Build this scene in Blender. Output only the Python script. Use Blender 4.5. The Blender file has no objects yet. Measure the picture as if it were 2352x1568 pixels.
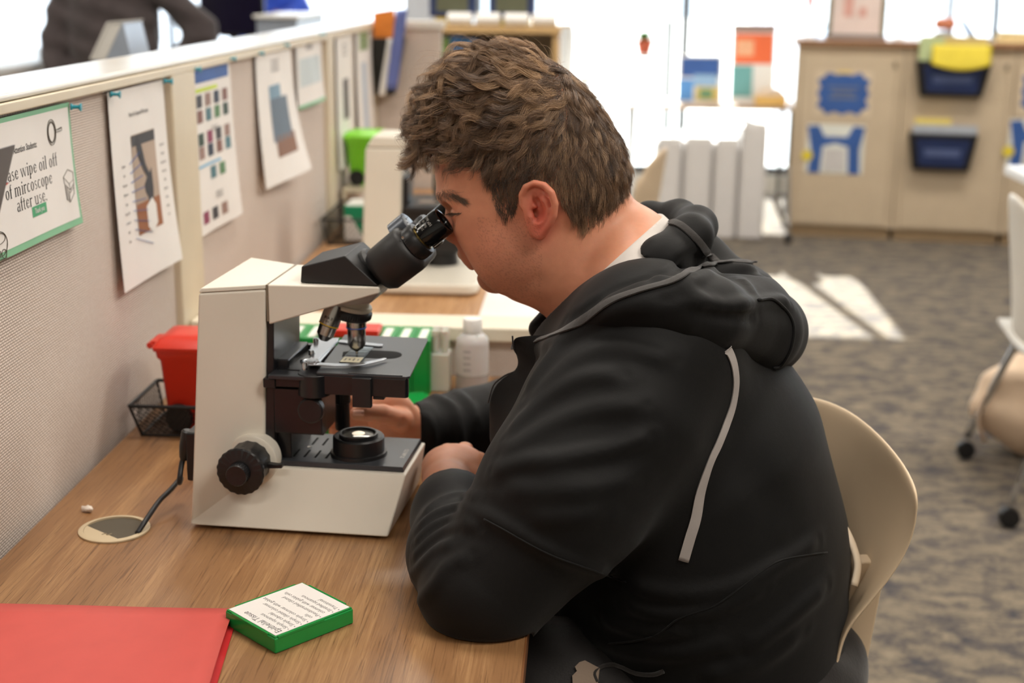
import bpy, bmesh, math, random
import numpy as np
from mathutils import Vector, Matrix
sc = bpy.context.scene
COL = sc.collection
rng = np.random.default_rng(7)
random.seed(7)
# ------------------------------------------------------------------ camera
FPX = 3172.0
_d = np.array([1051-1176, 12824-784, FPX]); _d /= np.linalg.norm(_d)
_v = np.array([1360-1176, -50-784, FPX]); _v -= _d*_v.dot(_d); _v /= np.linalg.norm(_v)
CAMR = np.array([np.cross(_v, -_d), _v, -_d])          # world = CAMR @ (right, down, forward)
CAMC = np.array([0, 0, 1.38])
cam = bpy.data.cameras.new('camera'); camo = bpy.data.objects.new('camera', cam); COL.objects.link(camo)
m = Matrix.Identity(4)
for i in range(3):
    m[i][0] = CAMR[i][0]; m[i][1] = -CAMR[i][1]; m[i][2] = -CAMR[i][2]; m[i][3] = CAMC[i]
camo.matrix_world = m
cam.sensor_width = 36; cam.lens = FPX/2352*36; cam.clip_start = .05; cam.clip_end = 200
cam.dof.use_dof = True; cam.dof.focus_distance = 1.44; cam.dof.aperture_fstop = 4.0; cam.dof.aperture_blades = 9
sc.camera = camo
# ------------------------------------------------------------------ colour, world, sun, ceiling lamps
sc.view_settings.view_transform = 'Standard'; sc.view_settings.look = 'None'
sc.view_settings.gamma = 1; sc.view_settings.use_curve_mapping = False
sc.view_settings.exposure = 0.0
wd = bpy.data.worlds.new('sky'); sc.world = wd; wd.use_nodes = True
bg = wd.node_tree.nodes['Background']; bg.inputs[0].default_value = (.80, .90, 1.0, 1); bg.inputs[1].default_value = 3.2
def lamp(kind, name, loc, energy, color, rot=(0, 0, 0), size=1, size_y=None, angle=None):
    l = bpy.data.lights.new(name, kind); l.energy = energy; l.color = color
    if kind == 'AREA':
        l.shape = 'RECTANGLE'; l.size = size; l.size_y = size_y or size
    if angle: l.angle = angle
    o = bpy.data.objects.new(name, l); COL.objects.link(o); o.location = loc; o.rotation_euler = rot
    return o
sund = Vector((.143, -.99, -.555)).normalized()
so = lamp('SUN', 'sun', (0, 12, 8), 30, (1, .96, .9), angle=.009)
so.rotation_euler = sund.to_track_quat('-Z', 'Y').to_euler()
WARM = (1, .93, .84)
for i, (x, y, e) in enumerate([(-.5, -1.0, 24), (1.3, .6, 42), (-.35, 1.9, 26), (1.6, 3.2, 46), (-2.6, 1.2, 26), (-.6, 4.6, 36), (1.9, 6.2, 46), (-3.2, 4.6, 30)]):
    lamp('AREA', 'ceiling_lamp', (x, y, 2.74), e, WARM, size=1.2, size_y=.6)
# ------------------------------------------------------------------ helpers: pixel -> point on a plane
def ray(px, py): return CAMR @ np.array([px-1176, py-784, FPX])
def atp(px, py, p0, n):
    r = ray(px, py); n = np.array(n, float); t = (np.array(p0, float)-CAMC).dot(n)/r.dot(n); return CAMC+r*t
def atx(px, py, x): return atp(px, py, (x, 0, 0), (1, 0, 0))
def aty(px, py, y): return atp(px, py, (0, y, 0), (0, 1, 0))
def atz(px, py, z): return atp(px, py, (0, 0, z), (0, 0, 1))
# ------------------------------------------------------------------ materials
def lin(c):
    return tuple(((v/255)/12.92 if v/255 <= .04045 else ((v/255+.055)/1.055)**2.4) for v in c[:3])+(1,)
MATS = {}
class NT:
    def __init__(s, m): s.t = m.node_tree; s.n = s.t.nodes; s.l = s.t.links; s.b = s.n.get('Principled BSDF')
    def add(s, k, **kw):
        n = s.n.new(k)
        for a, v in kw.items():
            if a.startswith('i_'): n.inputs[a[2:].replace('_', ' ')].default_value = v
            else: setattr(n, a, v)
        return n
    def link(s, a, b): s.l.new(a, b)
    def ramp(s, fac, stops, interp='LINEAR'):
        r = s.add('ShaderNodeValToRGB'); r.color_ramp.interpolation = interp
        e = r.color_ramp.elements
        while len(e) < len(stops): e.new(.5)
        for i, (p, c) in enumerate(stops): e[i].position = p; e[i].color = c
        s.link(fac, r.inputs[0]); return r.outputs[0]
    def coords(s, scale=(1, 1, 1), which='Object', rot=(0, 0, 0), loc=(0, 0, 0)):
        tc = s.add('ShaderNodeTexCoord'); mp = s.add('ShaderNodeMapping')
        mp.inputs['Scale'].default_value = scale; mp.inputs['Rotation'].default_value = rot; mp.inputs['Location'].default_value = loc
        s.link(tc.outputs[which], mp.inputs[0]); return mp.outputs[0]
    def noise(s, vec, scale, detail=3, rough=.5, dist=0):
        n = s.add('ShaderNodeTexNoise'); n.inputs['Scale'].default_value = scale; n.inputs['Detail'].default_value = detail
        n.inputs['Roughness'].default_value = rough; n.inputs['Distortion'].default_value = dist
        s.link(vec, n.inputs['Vector']); return n.outputs['Fac']
    def bump(s, h, strength=.3, dist=.001):
        b = s.add('ShaderNodeBump'); b.inputs['Strength'].default_value = strength; b.inputs['Distance'].default_value = dist
        s.link(h, b.inputs['Height']); s.link(b.outputs[0], s.b.inputs['Normal']); return b
def mat(name, c, rough=.5, metal=0, var=.06, vs=12, bump=0, bs=300, spec=.5, **kw):
    """procedural plain material: colour with a faint noise mottling, optional fine bump"""
    if name in MATS: return MATS[name]
    m = bpy.data.materials.new(name); m.use_nodes = True; t = NT(m); b = t.b
    b.inputs['Roughness'].default_value = rough; b.inputs['Metallic'].default_value = metal
    b.inputs['Specular IOR Level'].default_value = spec
    for k, v in kw.items(): b.inputs[k.replace('_', ' ')].default_value = v
    c = lin(c); vec = t.coords()
    f = t.noise(vec, vs)
    lo = tuple(x*(1-var) for x in c[:3])+(1,); hi = tuple(min(1, x*(1+var)) for x in c[:3])+(1,)
    t.link(t.ramp(f, [(.3, lo), (.7, hi)]), b.inputs['Base Color'])
    if bump: t.bump(t.noise(vec, bs, 2), bump, .0006)
    MATS[name] = m; return m
# ------------------------------------------------------------------ mesh building
class MB:
    """collects polygons of ONE mesh"""
    def __init__(s): s.v = []; s.f = []; s.mi = []; s.m = 0
    def add(s, vs, fs):
        o = len(s.v); s.v += [tuple(map(float, p)) for p in vs]; s.f += [tuple(i+o for i in f) for f in fs]; s.mi += [s.m]*len(fs); return s
    def box(s, a, b, T=None):
        x0, y0, z0 = a; x1, y1, z1 = b
        vs = [(x0,y0,z0),(x1,y0,z0),(x1,y1,z0),(x0,y1,z0),(x0,y0,z1),(x1,y0,z1),(x1,y1,z1),(x0,y1,z1)]
        if T is not None: vs = [T(p) for p in vs]
        return s.add(vs, [(0,3,2,1),(4,5,6,7),(0,1,5,4),(1,2,6,5),(2,3,7,6),(3,0,4,7)])
    def hexa(s, bot, top):
        """prism between two polygons of the same count (bottom ccw seen from above)"""
        n = len(bot)
        return s.add(list(bot)+list(top), [tuple(range(n-1,-1,-1)), tuple(range(n,2*n))]+[(i,(i+1)%n,(i+1)%n+n,i+n) for i in range(n)])
    def prism(s, poly, a, b, axis='y', T=None):
        """2D polygon extruded along an axis from a to b"""
        if axis == 'y': f = lambda p, t: (p[0], t, p[1])
        elif axis == 'z': f = lambda p, t: (p[0], p[1], t)
        else: f = lambda p, t: (t, p[0], p[1])
        A = [f(p, a) for p in poly]; B = [f(p, b) for p in poly]
        if T is not None: A = [T(p) for p in A]; B = [T(p) for p in B]
        return s.hexa(A, B)
    def lathe(s, prof, c=(0,0,0), axis=(0,0,1), n=32, closed=False, wob=None):
        """profile [(r, h)...] about an axis through c"""
        ax = Vector(axis).normalized(); u = ax.orthogonal().normalized(); w = ax.cross(u); c = Vector(c)
        vs = []
        for j, (r, h) in enumerate(prof):
            for i in range(n):
                a = 2*math.pi*i/n; rr = r*(wob(a, h) if wob else 1)
                vs.append(c+ax*h+(u*math.cos(a)+w*math.sin(a))*rr)
        fs = []
        m = len(prof)
        for j in range(m-1 if not closed else m):
            k = (j+1) % m
            for i in range(n): fs.append((j*n+i, j*n+(i+1)%n, k*n+(i+1)%n, k*n+i))
        if not closed: fs += [tuple(range(n-1,-1,-1)), tuple(range((m-1)*n, m*n))]
        return s.add(vs, fs)
    def tube(s, pts, r, n=8, cap=True, flat=1.0, up=None):
        pts = [Vector(p) for p in pts]; m = len(pts)
        rr = r if hasattr(r, '__len__') else [r]*m
        vs = []; prev = None
        for i, p in enumerate(pts):
            t = (pts[min(i+1, m-1)]-pts[max(i-1, 0)]).normalized()
            if up is not None: u = (Vector(up)-t*Vector(up).dot(t)).normalized()
            elif prev is None: u = t.orthogonal().normalized()
            else: u = (prev-t*prev.dot(t)).normalized()
            prev = u; w = t.cross(u)
            for k in range(n):
                a = 2*math.pi*k/n; vs.append(p+u*math.cos(a)*rr[i]*flat+w*math.sin(a)*rr[i])
        fs = [(i*n+k, i*n+(k+1)%n, (i+1)*n+(k+1)%n, (i+1)*n+k) for i in range(m-1) for k in range(n)]
        if cap: fs += [tuple(range(n-1,-1,-1)), tuple(range((m-1)*n, m*n))]
        return s.add(vs, fs)
    def grid(s, P):
        """P[i][j] points"""
        a, b = len(P), len(P[0])
        return s.add([q for r in P for q in r], [(i*b+j, i*b+j+1, (i+1)*b+j+1, (i+1)*b+j) for i in range(a-1) for j in range(b-1)])
def rrect(x0, y0, x1, y1, r, n=4):
    out = []
    for cx, cy, a0 in ((x1-r, y0+r, -90), (x1-r, y1-r, 0), (x0+r, y1-r, 90), (x0+r, y0+r, 180)):
        for k in range(n+1):
            a = math.radians(a0+90*k/n); out.append((cx+r*math.cos(a), cy+r*math.sin(a)))
    return out
def bez(pts, n=8):
    """Catmull-Rom through points"""
    P = [Vector(p) for p in pts]; P = [P[0]*2-P[1]]+P+[P[-1]*2-P[-2]]; out = []
    for i in range(1, len(P)-2):
        for k in range(n):
            t = k/n; a, b, c, d = P[i-1:i+3]
            out.append(.5*((2*b)+(c-a)*t+(2*a-5*b+4*c-d)*t*t+(3*b-a-3*c+d)*t**3))
    out.append(P[-2]); return out
def props(o, label=None, cat=None, group=None, kind=None):
    if label: o['label'] = label
    if cat: o['category'] = cat
    if group: o['group'] = group
    if kind: o['kind'] = kind
    return o
ORG = {}
def thing(name, label, cat, loc=(0,0,0), rotz=0, group=None, rot=None):
    o = bpy.data.objects.new(name, None); COL.objects.link(o); o.empty_display_size = .02
    o.location = loc; o.rotation_euler = rot or (0, 0, rotz)
    return props(o, label, cat, group)
def obj(name, mb, m, parent=None, bevel=0, smooth=None, world=False, solid=0, segs=2, kind=None, label=None):
    """one mesh object; world=True: vertices are in world space even under a parent"""
    me = bpy.data.meshes.new(name)
    if isinstance(mb, MB):
        me.from_pydata(mb.v, [], mb.f)
        ms = m if isinstance(m, (list, tuple)) else [m]
        for q in ms: me.materials.append(q)
        if len(ms) > 1: me.polygons.foreach_set('material_index', mb.mi)
    else:
        V, F = mb; me.vertices.add(len(V)); me.vertices.foreach_set('co', np.asarray(V, np.float32).ravel())
        k = F.shape[1]; me.loops.add(F.size); me.loops.foreach_set('vertex_index', F.ravel().astype(np.int32))
        me.polygons.add(len(F)); me.polygons.foreach_set('loop_start', np.arange(0, F.size, k, dtype=np.int32))
        me.update(calc_edges=True); me.materials.append(m)
    if world and parent is not None:
        p = parent; Mx = Matrix.Identity(4)
        while p is not None: Mx = p.matrix_basis @ Mx; p = p.parent
        me.transform(Mx.inverted())
    me.update()
    if isinstance(mb, MB):
        bm = bmesh.new(); bm.from_mesh(me); bmesh.ops.recalc_face_normals(bm, faces=bm.faces); bm.to_mesh(me); bm.free()
    o = bpy.data.objects.new(name, me); COL.objects.link(o); o.parent = parent
    if smooth is None: smooth = 40
    if smooth: 
        me.polygons.foreach_set('use_smooth', [True]*len(me.polygons))
        if smooth < 179 and isinstance(mb, MB) and hasattr(me, 'set_sharp_from_angle'): me.set_sharp_from_angle(angle=math.radians(smooth))
    if solid:
        md = o.modifiers.new('s', 'SOLIDIFY'); md.thickness = solid; md.offset = 0
    if bevel:
        md = o.modifiers.new('b', 'BEVEL'); md.width = bevel; md.segments = segs; md.limit_method = 'ANGLE'; md.angle_limit = math.radians(35); md.harden_normals = True
    if kind: o['kind'] = kind
    if label: o['label'] = label
    return o
def copy_tree(o, parent=None):
    c = o.copy(); COL.objects.link(c); c.parent = parent
    for ch in [x for x in bpy.data.objects if x.parent == o]: copy_tree(ch, c)
    return c
_tc = {}
def text_mb(s, size, ex=.0001, squeeze=1.0, align='CENTER', spacing=1.0, bold=0.0):
    """text as mesh data in its own plane (x right, y up)"""
    cu = bpy.data.curves.new('t', 'FONT'); cu.body = s; cu.size = size; cu.extrude = ex; cu.align_x = align; cu.align_y = 'CENTER'
    cu.resolution_u = 2; cu.space_line = spacing; cu.offset = bold
    o = bpy.data.objects.new('t', cu); COL.objects.link(o)
    dg = bpy.context.evaluated_depsgraph_get(); dg.update()
    me = bpy.data.meshes.new_from_object(o.evaluated_get(dg)); bpy.data.objects.remove(o); bpy.data.curves.remove(cu)
    mb = MB(); vs = [(v.co.x*squeeze, v.co.y, v.co.z) for v in me.vertices]; mb.add(vs, [tuple(p.vertices) for p in me.polygons])
    bpy.data.meshes.remove(me); return mb
def place(mb, o, x, y):
    """put a flat mesh into a plane: origin, unit x, unit y"""
    o, x, y = Vector(o), Vector(x).normalized(), Vector(y); y = (y-x*y.dot(x)).normalized(); z = x.cross(y)
    mb.v = [tuple(o+x*a+y*b+z*c) for a, b, c in mb.v]; return mb
# ================================================================== materials used widely
def wood(name, c0, c1, c2, rot=0, scale=1.0, rough=.38):
    m = bpy.data.materials.new(name); m.use_nodes = True; t = NT(m)
    v = t.coords((28*scale, 1.3*scale, 28*scale), rot=(0, 0, rot))
    a = t.noise(v, 2.2, 6, .62, .4); v2 = t.coords((95*scale, 3.2*scale, 95*scale), rot=(0, 0, rot)); b = t.noise(v2, 3, 5, .7, .6)
    v3 = t.coords((9*scale, .55*scale, 9*scale), rot=(0, 0, rot))
    w = t.add('ShaderNodeTexWave', wave_type='RINGS', rings_direction='SPHERICAL'); w.inputs['Scale'].default_value = 1.1; w.inputs['Distortion'].default_value = 7
    w.inputs['Detail'].default_value = 3; w.inputs['Detail Scale'].default_value = 1.2; t.link(v3, w.inputs[0])
    mx = t.add('ShaderNodeMix', data_type='FLOAT'); mx.inputs[0].default_value = .35; t.link(a, mx.inputs[2]); t.link(w.outputs['Fac'], mx.inputs[3])
    mx2 = t.add('ShaderNodeMix', data_type='FLOAT'); mx2.inputs[0].default_value = .55; t.link(mx.outputs[0], mx2.inputs[2]); t.link(b, mx2.inputs[3])
    v4 = t.coords((300*scale, 5.5*scale, 300*scale), rot=(0, 0, rot)); ln = t.noise(v4, 1.6, 3, .6, .8)
    ml = t.add('ShaderNodeMix', data_type='RGBA', blend_type='MULTIPLY'); ml.inputs[0].default_value = .75
    t.link(t.ramp(mx2.outputs[0], [(.30, lin(c0)), (.42, lin(c1)), (.50, lin(c1)), (.66, lin(c2))]), ml.inputs[6])
    t.link(t.ramp(ln, [(.34, (.42, .36, .32, 1)), (.43, (1, 1, 1, 1))]), ml.inputs[7]); t.link(ml.outputs[2], t.b.inputs['Base Color'])
    t.b.inputs['Roughness'].default_value = rough; t.bump(b, .08, .0004)
    MATS[name] = m; return m
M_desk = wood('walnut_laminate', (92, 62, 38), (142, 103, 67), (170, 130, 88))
M_cream = mat('cream_metal', (212, 199, 174), .42, var=.03)
M_cap = mat('satin_cap', (226, 223, 216), .22, var=.02)
M_black = mat('black_plastic', (22, 22, 24), .38, var=.1)
M_blackm = mat('black_metal', (24, 24, 27), .3, var=.1, bump=.08, bs=900)
M_chrome = mat('chrome', (205, 208, 212), .14, 1, var=.03)
M_white = mat('white_plastic', (232, 230, 226), .4, var=.02)
M_paper = mat('white_paper', (232, 228, 224), .75, var=.02)
M_ink = mat('black_ink', (32, 30, 30), .7)
M_cab = mat('tan_cabinet', (201, 182, 155), .55, var=.03)
M_blue = mat('blue_print', (52, 92, 160), .6, var=.1)
M_navy = mat('navy_print', (26, 44, 88), .6, var=.1)
M_yellow = mat('yellow_print', (228, 206, 60), .6, var=.06)
M_red = mat('red_plastic', (208, 48, 28), .3, var=.04, Subsurface_Weight=.1)
M_teal = mat('teal_pin', (40, 150, 170), .3, Subsurface_Weight=.1)
# ---- carpet
def carpet():
    m = bpy.data.materials.new('carpet'); m.use_nodes = True; t = NT(m)
    v = t.coords((3.2, 5.6, 1)); a = t.noise(v, 3.2, 8, .72, .5)
    v2 = t.coords((20, 50, 1)); b = t.noise(v2, 5, 3, .6)
    mx = t.add('ShaderNodeMix', data_type='FLOAT'); mx.inputs[0].default_value = .3; t.link(a, mx.inputs[2]); t.link(b, mx.inputs[3])
    t.link(t.ramp(mx.outputs[0], [(.36, lin((62, 65, 76))), (.46, lin((98, 92, 88))), (.54, lin((134, 123, 107))), (.67, lin((154, 142, 123)))]), t.b.inputs['Base Color'])
    t.b.inputs['Roughness'].default_value = .95; t.b.inputs['Specular IOR Level'].default_value = .1
    t.bump(t.noise(t.coords(), 420, 2), .6, .003); return m
def tackboard():
    """woven honeycomb fabric: rows of small pillow shapes with dark joints"""
    m = bpy.data.materials.new('tackboard_fabric'); m.use_nodes = True; t = NT(m)
    tc = t.add('ShaderNodeTexCoord'); sep = t.add('ShaderNodeSeparateXYZ'); t.link(tc.outputs['Object'], sep.inputs[0])
    cmb = t.add('ShaderNodeCombineXYZ')
    s = t.add('ShaderNodeMath', operation='ADD'); t.link(sep.outputs[1], s.inputs[0]); t.link(sep.outputs[0], s.inputs[1])
    t.link(s.outputs[0], cmb.inputs[0]); t.link(sep.outputs[2], cmb.inputs[1])
    br = t.add('ShaderNodeTexBrick'); br.offset = .5; br.squash = 1
    t.link(cmb.outputs[0], br.inputs['Vector'])
    for k, q in (('Scale', 1.0), ('Mortar Size', .0007), ('Mortar Smooth', 1.0), ('Bias', 0), ('Brick Width', .0074), ('Row Height', .0034)): br.inputs[k].default_value = q
    br.inputs['Color1'].default_value = lin((238, 225, 215)); br.inputs['Color2'].default_value = lin((233, 219, 208)); br.inputs['Mortar'].default_value = lin((150, 134, 120))
    t.link(br.outputs['Color'], t.b.inputs['Base Color']); t.b.inputs['Roughness'].default_value = .8
    inv = t.add('ShaderNodeMath', operation='SUBTRACT'); inv.inputs[0].default_value = 1; t.link(br.outputs['Fac'], inv.inputs[1])
    t.bump(inv.outputs[0], .9, .0012); return m
M_tack = tackboard()
M_wallp = mat('painted_wall', (226, 222, 214), .8, var=.02)
M_ceil = mat('ceiling_tile', (232, 230, 224), .9, var=.03)
M_ground = mat('pale_concrete', (214, 212, 206), .9, var=.05)
def shade_mat():
    m = bpy.data.materials.new('window_shade'); m.use_nodes = True; t = NT(m); out = t.n['Material Output']  # translucent cloth of the added sun shades
    d = t.add('ShaderNodeBsdfDiffuse'); tr = t.add('ShaderNodeBsdfTranslucent'); tp = t.add('ShaderNodeBsdfTransparent')
    n = t.noise(t.coords((1, 1, 60)), 6, 2); c = t.ramp(n, [(.3, (.80, .84, .9, 1)), (.7, (.9, .93, .97, 1))])
    for q in (d, tr): t.link(c, q.inputs[0])
    a = t.add('ShaderNodeMixShader'); a.inputs[0].default_value = .55; t.link(d.outputs[0], a.inputs[1]); t.link(tr.outputs[0], a.inputs[2])
    t.n.remove(t.b); t.link(a.outputs[0], out.inputs[0]); return m
M_shade = shade_mat()
def glass_mat(name='pane_glass', tint=(.96, .99, 1, 1), gl=.06):
    m = bpy.data.materials.new(name); m.use_nodes = True; t = NT(m); out = t.n['Material Output']; t.n.remove(t.b)
    tp = t.add('ShaderNodeBsdfTransparent'); g = t.add('ShaderNodeBsdfGlossy'); g.inputs['Roughness'].default_value = .02
    n = t.ramp(t.noise(t.coords(), 2), [(0, tint), (1, tint)]); t.link(n, tp.inputs[0])
    lw = t.add('ShaderNodeLayerWeight'); lw.inputs[0].default_value = .3
    a = t.add('ShaderNodeMixShader'); t.link(lw.outputs['Fresnel'], a.inputs[0]); t.link(tp.outputs[0], a.inputs[1]); t.link(g.outputs[0], a.inputs[2])
    t.link(a.outputs[0], out.inputs[0]); return m
M_glass = glass_mat()
# ================================================================== room shell
XL, XR, YB, YR, H = -7.0, 5.5, 9.3, -3.2, 2.8
def struct(name, mb, m, parent=None, **kw):
    o = obj(name, mb, m, parent, **kw); o['kind'] = 'structure'; return o
struct('floor', MB().box((XL, YR, -.1), (XR, YB, 0)), carpet())
struct('ceiling', MB().box((XL, YR, H), (XR, YB+.3, H+.1)), M_ceil)
struct('wall_left', MB().box((XL-.1, YR, 0), (XL, YB, H)), M_wallp)
struct('wall_right', MB().box((XR, YR, 0), (XR+.1, YB, H)), M_wallp)
struct('wall_rear', MB().box((XL, YR-.1, 0), (XR, YR, H)), M_wallp)
# back wall: sill, header and piers around six tall windows
W_H, W_S = 2.28, .12
mulls = [XL, -4.9, -2.8, -.75, .62, 2.3, 3.9, XR]
wb = MB().box((XL, YB, 0), (XR, YB+.18, W_S)); wb.box((XL, YB, W_H), (XR, YB+.18, H))
struct('wall_back', wb, M_wallp)
struct('trim_1', MB().box((XL, YB-.02, W_S-.03), (XR, YB+.2, W_S)), M_cap)
M_mull = mat('dark_mullion', (60, 62, 68), .4)
for i in range(len(mulls)-1):
    a, b = mulls[i], mulls[i+1]
    fr = MB()
    w = .025
    fr.box((a-.0, YB+.02, W_S), (a+w, YB+.1, W_H)); fr.box((b-w, YB+.02, W_S), (b, YB+.1, W_H))
    fr.box((a+w, YB+.02, W_S), (b-w, YB+.1, W_S+.05)); fr.box((a+w, YB+.02, W_H-.05), (b-w, YB+.1, W_H))
    f = struct('window_%d' % (i+1), fr, M_mull)
    obj('pane', MB().box((a+w, YB+.055, W_S+.05), (b-w, YB+.061, W_H-.05)), M_glass, f)
    if i not in (3, 4): obj('roller_shade', MB().box((a+.005, YB-.012, .2), (b-.005, YB-.008, W_H+.02)), M_shade, f)  # shades added to keep direct sun out of these bays
    if i == 4:   # added sheet, its slanted edge shaped to trim the floor sun patch
        obj('roller_shade', MB().prism([(.68, 2.3), (2.295, 2.3), (2.295, .2), (1.31, .2)], YB-.012, YB-.008), M_shade, f)
struct('ground_outside', MB().box((-30, YB+.2, -.3), (30, 60, -.2)), M_ground)
# ================================================================== workstation partition along the desks
WX = -.658
py = [.2, 2.158, 3.47, 4.28]
pr = thing('partition', 'long low cream framed partition with honeycomb tackboard behind the desks', 'partition', (WX-.04, 2.2, 0))
Wz = 1.245
for i in range(3):
    y0, y1 = py[i]+(0 if i == 0 else .13 if i == 1 else .09), py[i+1]
    obj('tackboard_panel', MB().box((WX-.062, y0, .08), (WX-.006, y1, Wz-.015)), M_tack, pr, world=True)
for y0, y1 in ((2.158, 2.29), (3.47, 3.56)):
    obj('post', MB().box((WX-.07, y0, 0), (WX+.006, y1, Wz-.012)), M_cream, pr, world=True, bevel=.004)
obj('end_post', MB().box((WX-.07, 4.28, 0), (WX+.004, 4.33, Wz)), M_cream, pr, world=True, bevel=.003)
obj('cap_rail', MB().box((WX-.115, .2, Wz-.006), (WX+.004, 4.335, Wz+.003)), M_cap, pr, world=True, bevel=.004)
obj('cap_lip', MB().box((WX-.004, .2, Wz-.019), (WX+.0065, 4.33, Wz-.0065)), M_cream, pr, world=True, bevel=.002)
obj('base_rail', MB().box((WX-.07, .2, 0), (WX, 4.33, .08)), M_cream, pr, world=True)
# end panel crossing at the far end
ep = thing('end_partition', 'tackboard partition standing across the far end of the long partition', 'partition', (WX+.1, 4.4, 0))
obj('tackboard_panel', MB().box((WX+.006, 4.29, .05), (WX+.2, 4.35, 1.225)), M_tack, ep, world=True)
obj('cap_rail', MB().box((WX+.006, 4.28, 1.2255), (WX+.21, 4.36, 1.25)), M_cap, ep, world=True, bevel=.003)
# low divider between the two desks
dv = thing('desk_divider', 'low cream capped tackboard divider between the near and far desk', 'divider', (-.3, 2.22, .5))
obj('tackboard_panel', MB().box((WX+.007, 2.2, .3), (.0, 2.25, .80)), M_tack, dv, world=True)
obj('cap_rail', MB().box((WX+.007, 2.185, .8005), (.01, 2.27, .826)), mat('cream_cap', (225, 216, 196), .35, var=.02), dv, world=True, bevel=.004)
# ================================================================== desks
DZ = .74
def desk(name, label, y0, y1, m, edge):
    d = thing(name, label, 'desk', (-.35, (y0+y1)/2, 0))
    top = obj('worktop', MB().box((WX+.0075, y0, DZ-.028), (edge-.0012, y1, DZ)), m, d, world=True, bevel=.001)
    obj('edge_band', MB().box((edge-.0012, y0, DZ-.028), (edge+.0008, y1, DZ-.0004)), mat('edge_band', (120, 78, 46), .4), d, world=True)
    for y in (y0+.03, y1-.03):
        obj('leg_panel', MB().box((WX+.03, y-.012, 0), (edge-.12, y+.012, DZ-.0285)), M_cream, d, world=True, bevel=.002)
    return d
# ================================================================== the near desk and what lies on it
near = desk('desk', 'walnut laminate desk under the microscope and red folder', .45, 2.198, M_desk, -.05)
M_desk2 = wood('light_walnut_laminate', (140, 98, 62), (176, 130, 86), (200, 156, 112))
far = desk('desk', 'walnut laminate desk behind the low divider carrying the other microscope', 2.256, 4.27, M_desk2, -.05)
# cable grommet
gc = Vector((-.5515, 1.503, DZ))
gr = thing('cable_grommet', 'round beige cable grommet in the desk with the cord passing through', 'grommet', gc)
gm = mat('beige_plastic', (200, 182, 150), .4, var=.04)
obj('rim_ring', MB().lathe([(.0355, .0004), (.0415, .0004), (.0415, .0022), (.0395, .003), (.0355, .003)], n=48, closed=True), gm, gr)
lid = [(.0353*math.cos(a), .0353*math.sin(a)) for a in np.linspace(math.radians(172), math.radians(296), 24)]
obj('half_lid', MB().prism(lid, .0004, .0026, 'z'), gm, gr, bevel=.0004)
obj('well', MB().lathe([(.0352, .0005), (.0352, .0009), (.001, .0009)], n=40), mat('grommet_well', (84, 76, 62), .8), gr, label='dark recessed well of the grommet')
obj('clip_mark', MB().tube(bez([(-.008, -.021, .0028), (-.004, -.018, .003), (-.001, -.022, .003), (.003, -.018, .0028)], 4), .0006, 5), mat('dark_beige', (140, 124, 98), .5), gr)
# foam crumb
fc = MB(); fc.lathe([(.0008, -.008), (.0035, -.006), (.0028, -.002), (.0042, .001), (.0034, .005), (.0012, .008)], n=12, wob=lambda a, h: 1+.25*math.sin(3*a+h*400), axis=(1, -.3, .05))
fo = obj('foam_scrap', fc, mat('foam', (226, 214, 202), .9, bump=.4, bs=500)); fo.location = (-.6035, 1.556, DZ+.0042)
props(fo, 'small torn white foam scrap lying beside the cable grommet', 'scrap')
# red folder, open side to the right
M_fold = mat('red_card', (206, 84, 76), .6, var=.03, vs=30)
fd = thing('folder', 'red card folder lying flat at the lower left desk corner', 'folder', (-.48, 1.2, DZ))
A, B, Cc, D = (-.62, 1.289), (-.3535, 1.2895), (-.325, 1.045), (-.62, .98)
def sheet(z0, h, sh=0):
    mb = MB(); n = 14; P = []
    for i in range(n+1):
        s = i/n; r = []
        for j in range(n+1):
            t = j/n; x = (A[0]*(1-s)+B[0]*s)*(1-t)+(D[0]*(1-s)+Cc[0]*s)*t; y = (A[1]*(1-s)+B[1]*s)*(1-t)+(D[1]*(1-s)+Cc[1]*s)*t
            r.append((x+sh, y, z0+h*s*s*(.35+.65*math.sin(math.pi*min(1, t*.9+.1))) + .0006*math.sin(5*s+3*t)))
        P.append(r)
    return mb.grid(P)
obj('cover', sheet(DZ+.0045, .0075), M_fold, fd, world=True, solid=.0006)
obj('back_cover', sheet(DZ+.0016, .0004, .004), mat('red_card_inside', (196, 32, 36), .6), fd, world=True, solid=.0006)
obj('spine_fold', MB().box((-.655, .98, DZ+.0008), (-.62, 1.289, DZ+.0056)), M_fold, fd, world=True, bevel=.0008)
# ---------------------------------------------------------------- slide boxes
M_green = mat('green_plastic', (20, 142, 62), .28, var=.04, Subsurface_Weight=.05)
def slide_box(loc, rot, label, w=.086, d=.088, h=.0165, group=None, lab=True):
    t = thing('slide_box', label, 'slide box', loc, rot, group)
    obj('tray', MB().box((-w/2, -d/2, 0), (w/2, d/2, h)), M_green, t, bevel=.0018, segs=3)
    lidm = MB(); lidm.box((-w/2+.001, -d/2+.001, h+.0002), (w/2-.001, d/2-.001, h+.0012))
    for a, b, c, e in ((-w/2+.004, -d/2-.0004, -w/2+.06, -d/2+.0022), (-w/2+.012, d/2-.0022, w/2-.01, d/2+.0004), (-w/2-.0004, -d/2+.012, -w/2+.0022, d/2-.012), (w/2-.0022, -d/2+.012, w/2+.0004, d/2-.012)):
        lidm.box((a, b, h-.0015), (c, e, h+.0016))
    obj('lid_ridge', lidm, M_green, t, bevel=.0005)
    if lab: obj('paper_label', MB().box((-w/2+.0028, -d/2+.0028, h+.0013), (w/2-.0028, d/2-.0028, h+.0017)), M_paper, t)
    return t
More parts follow.
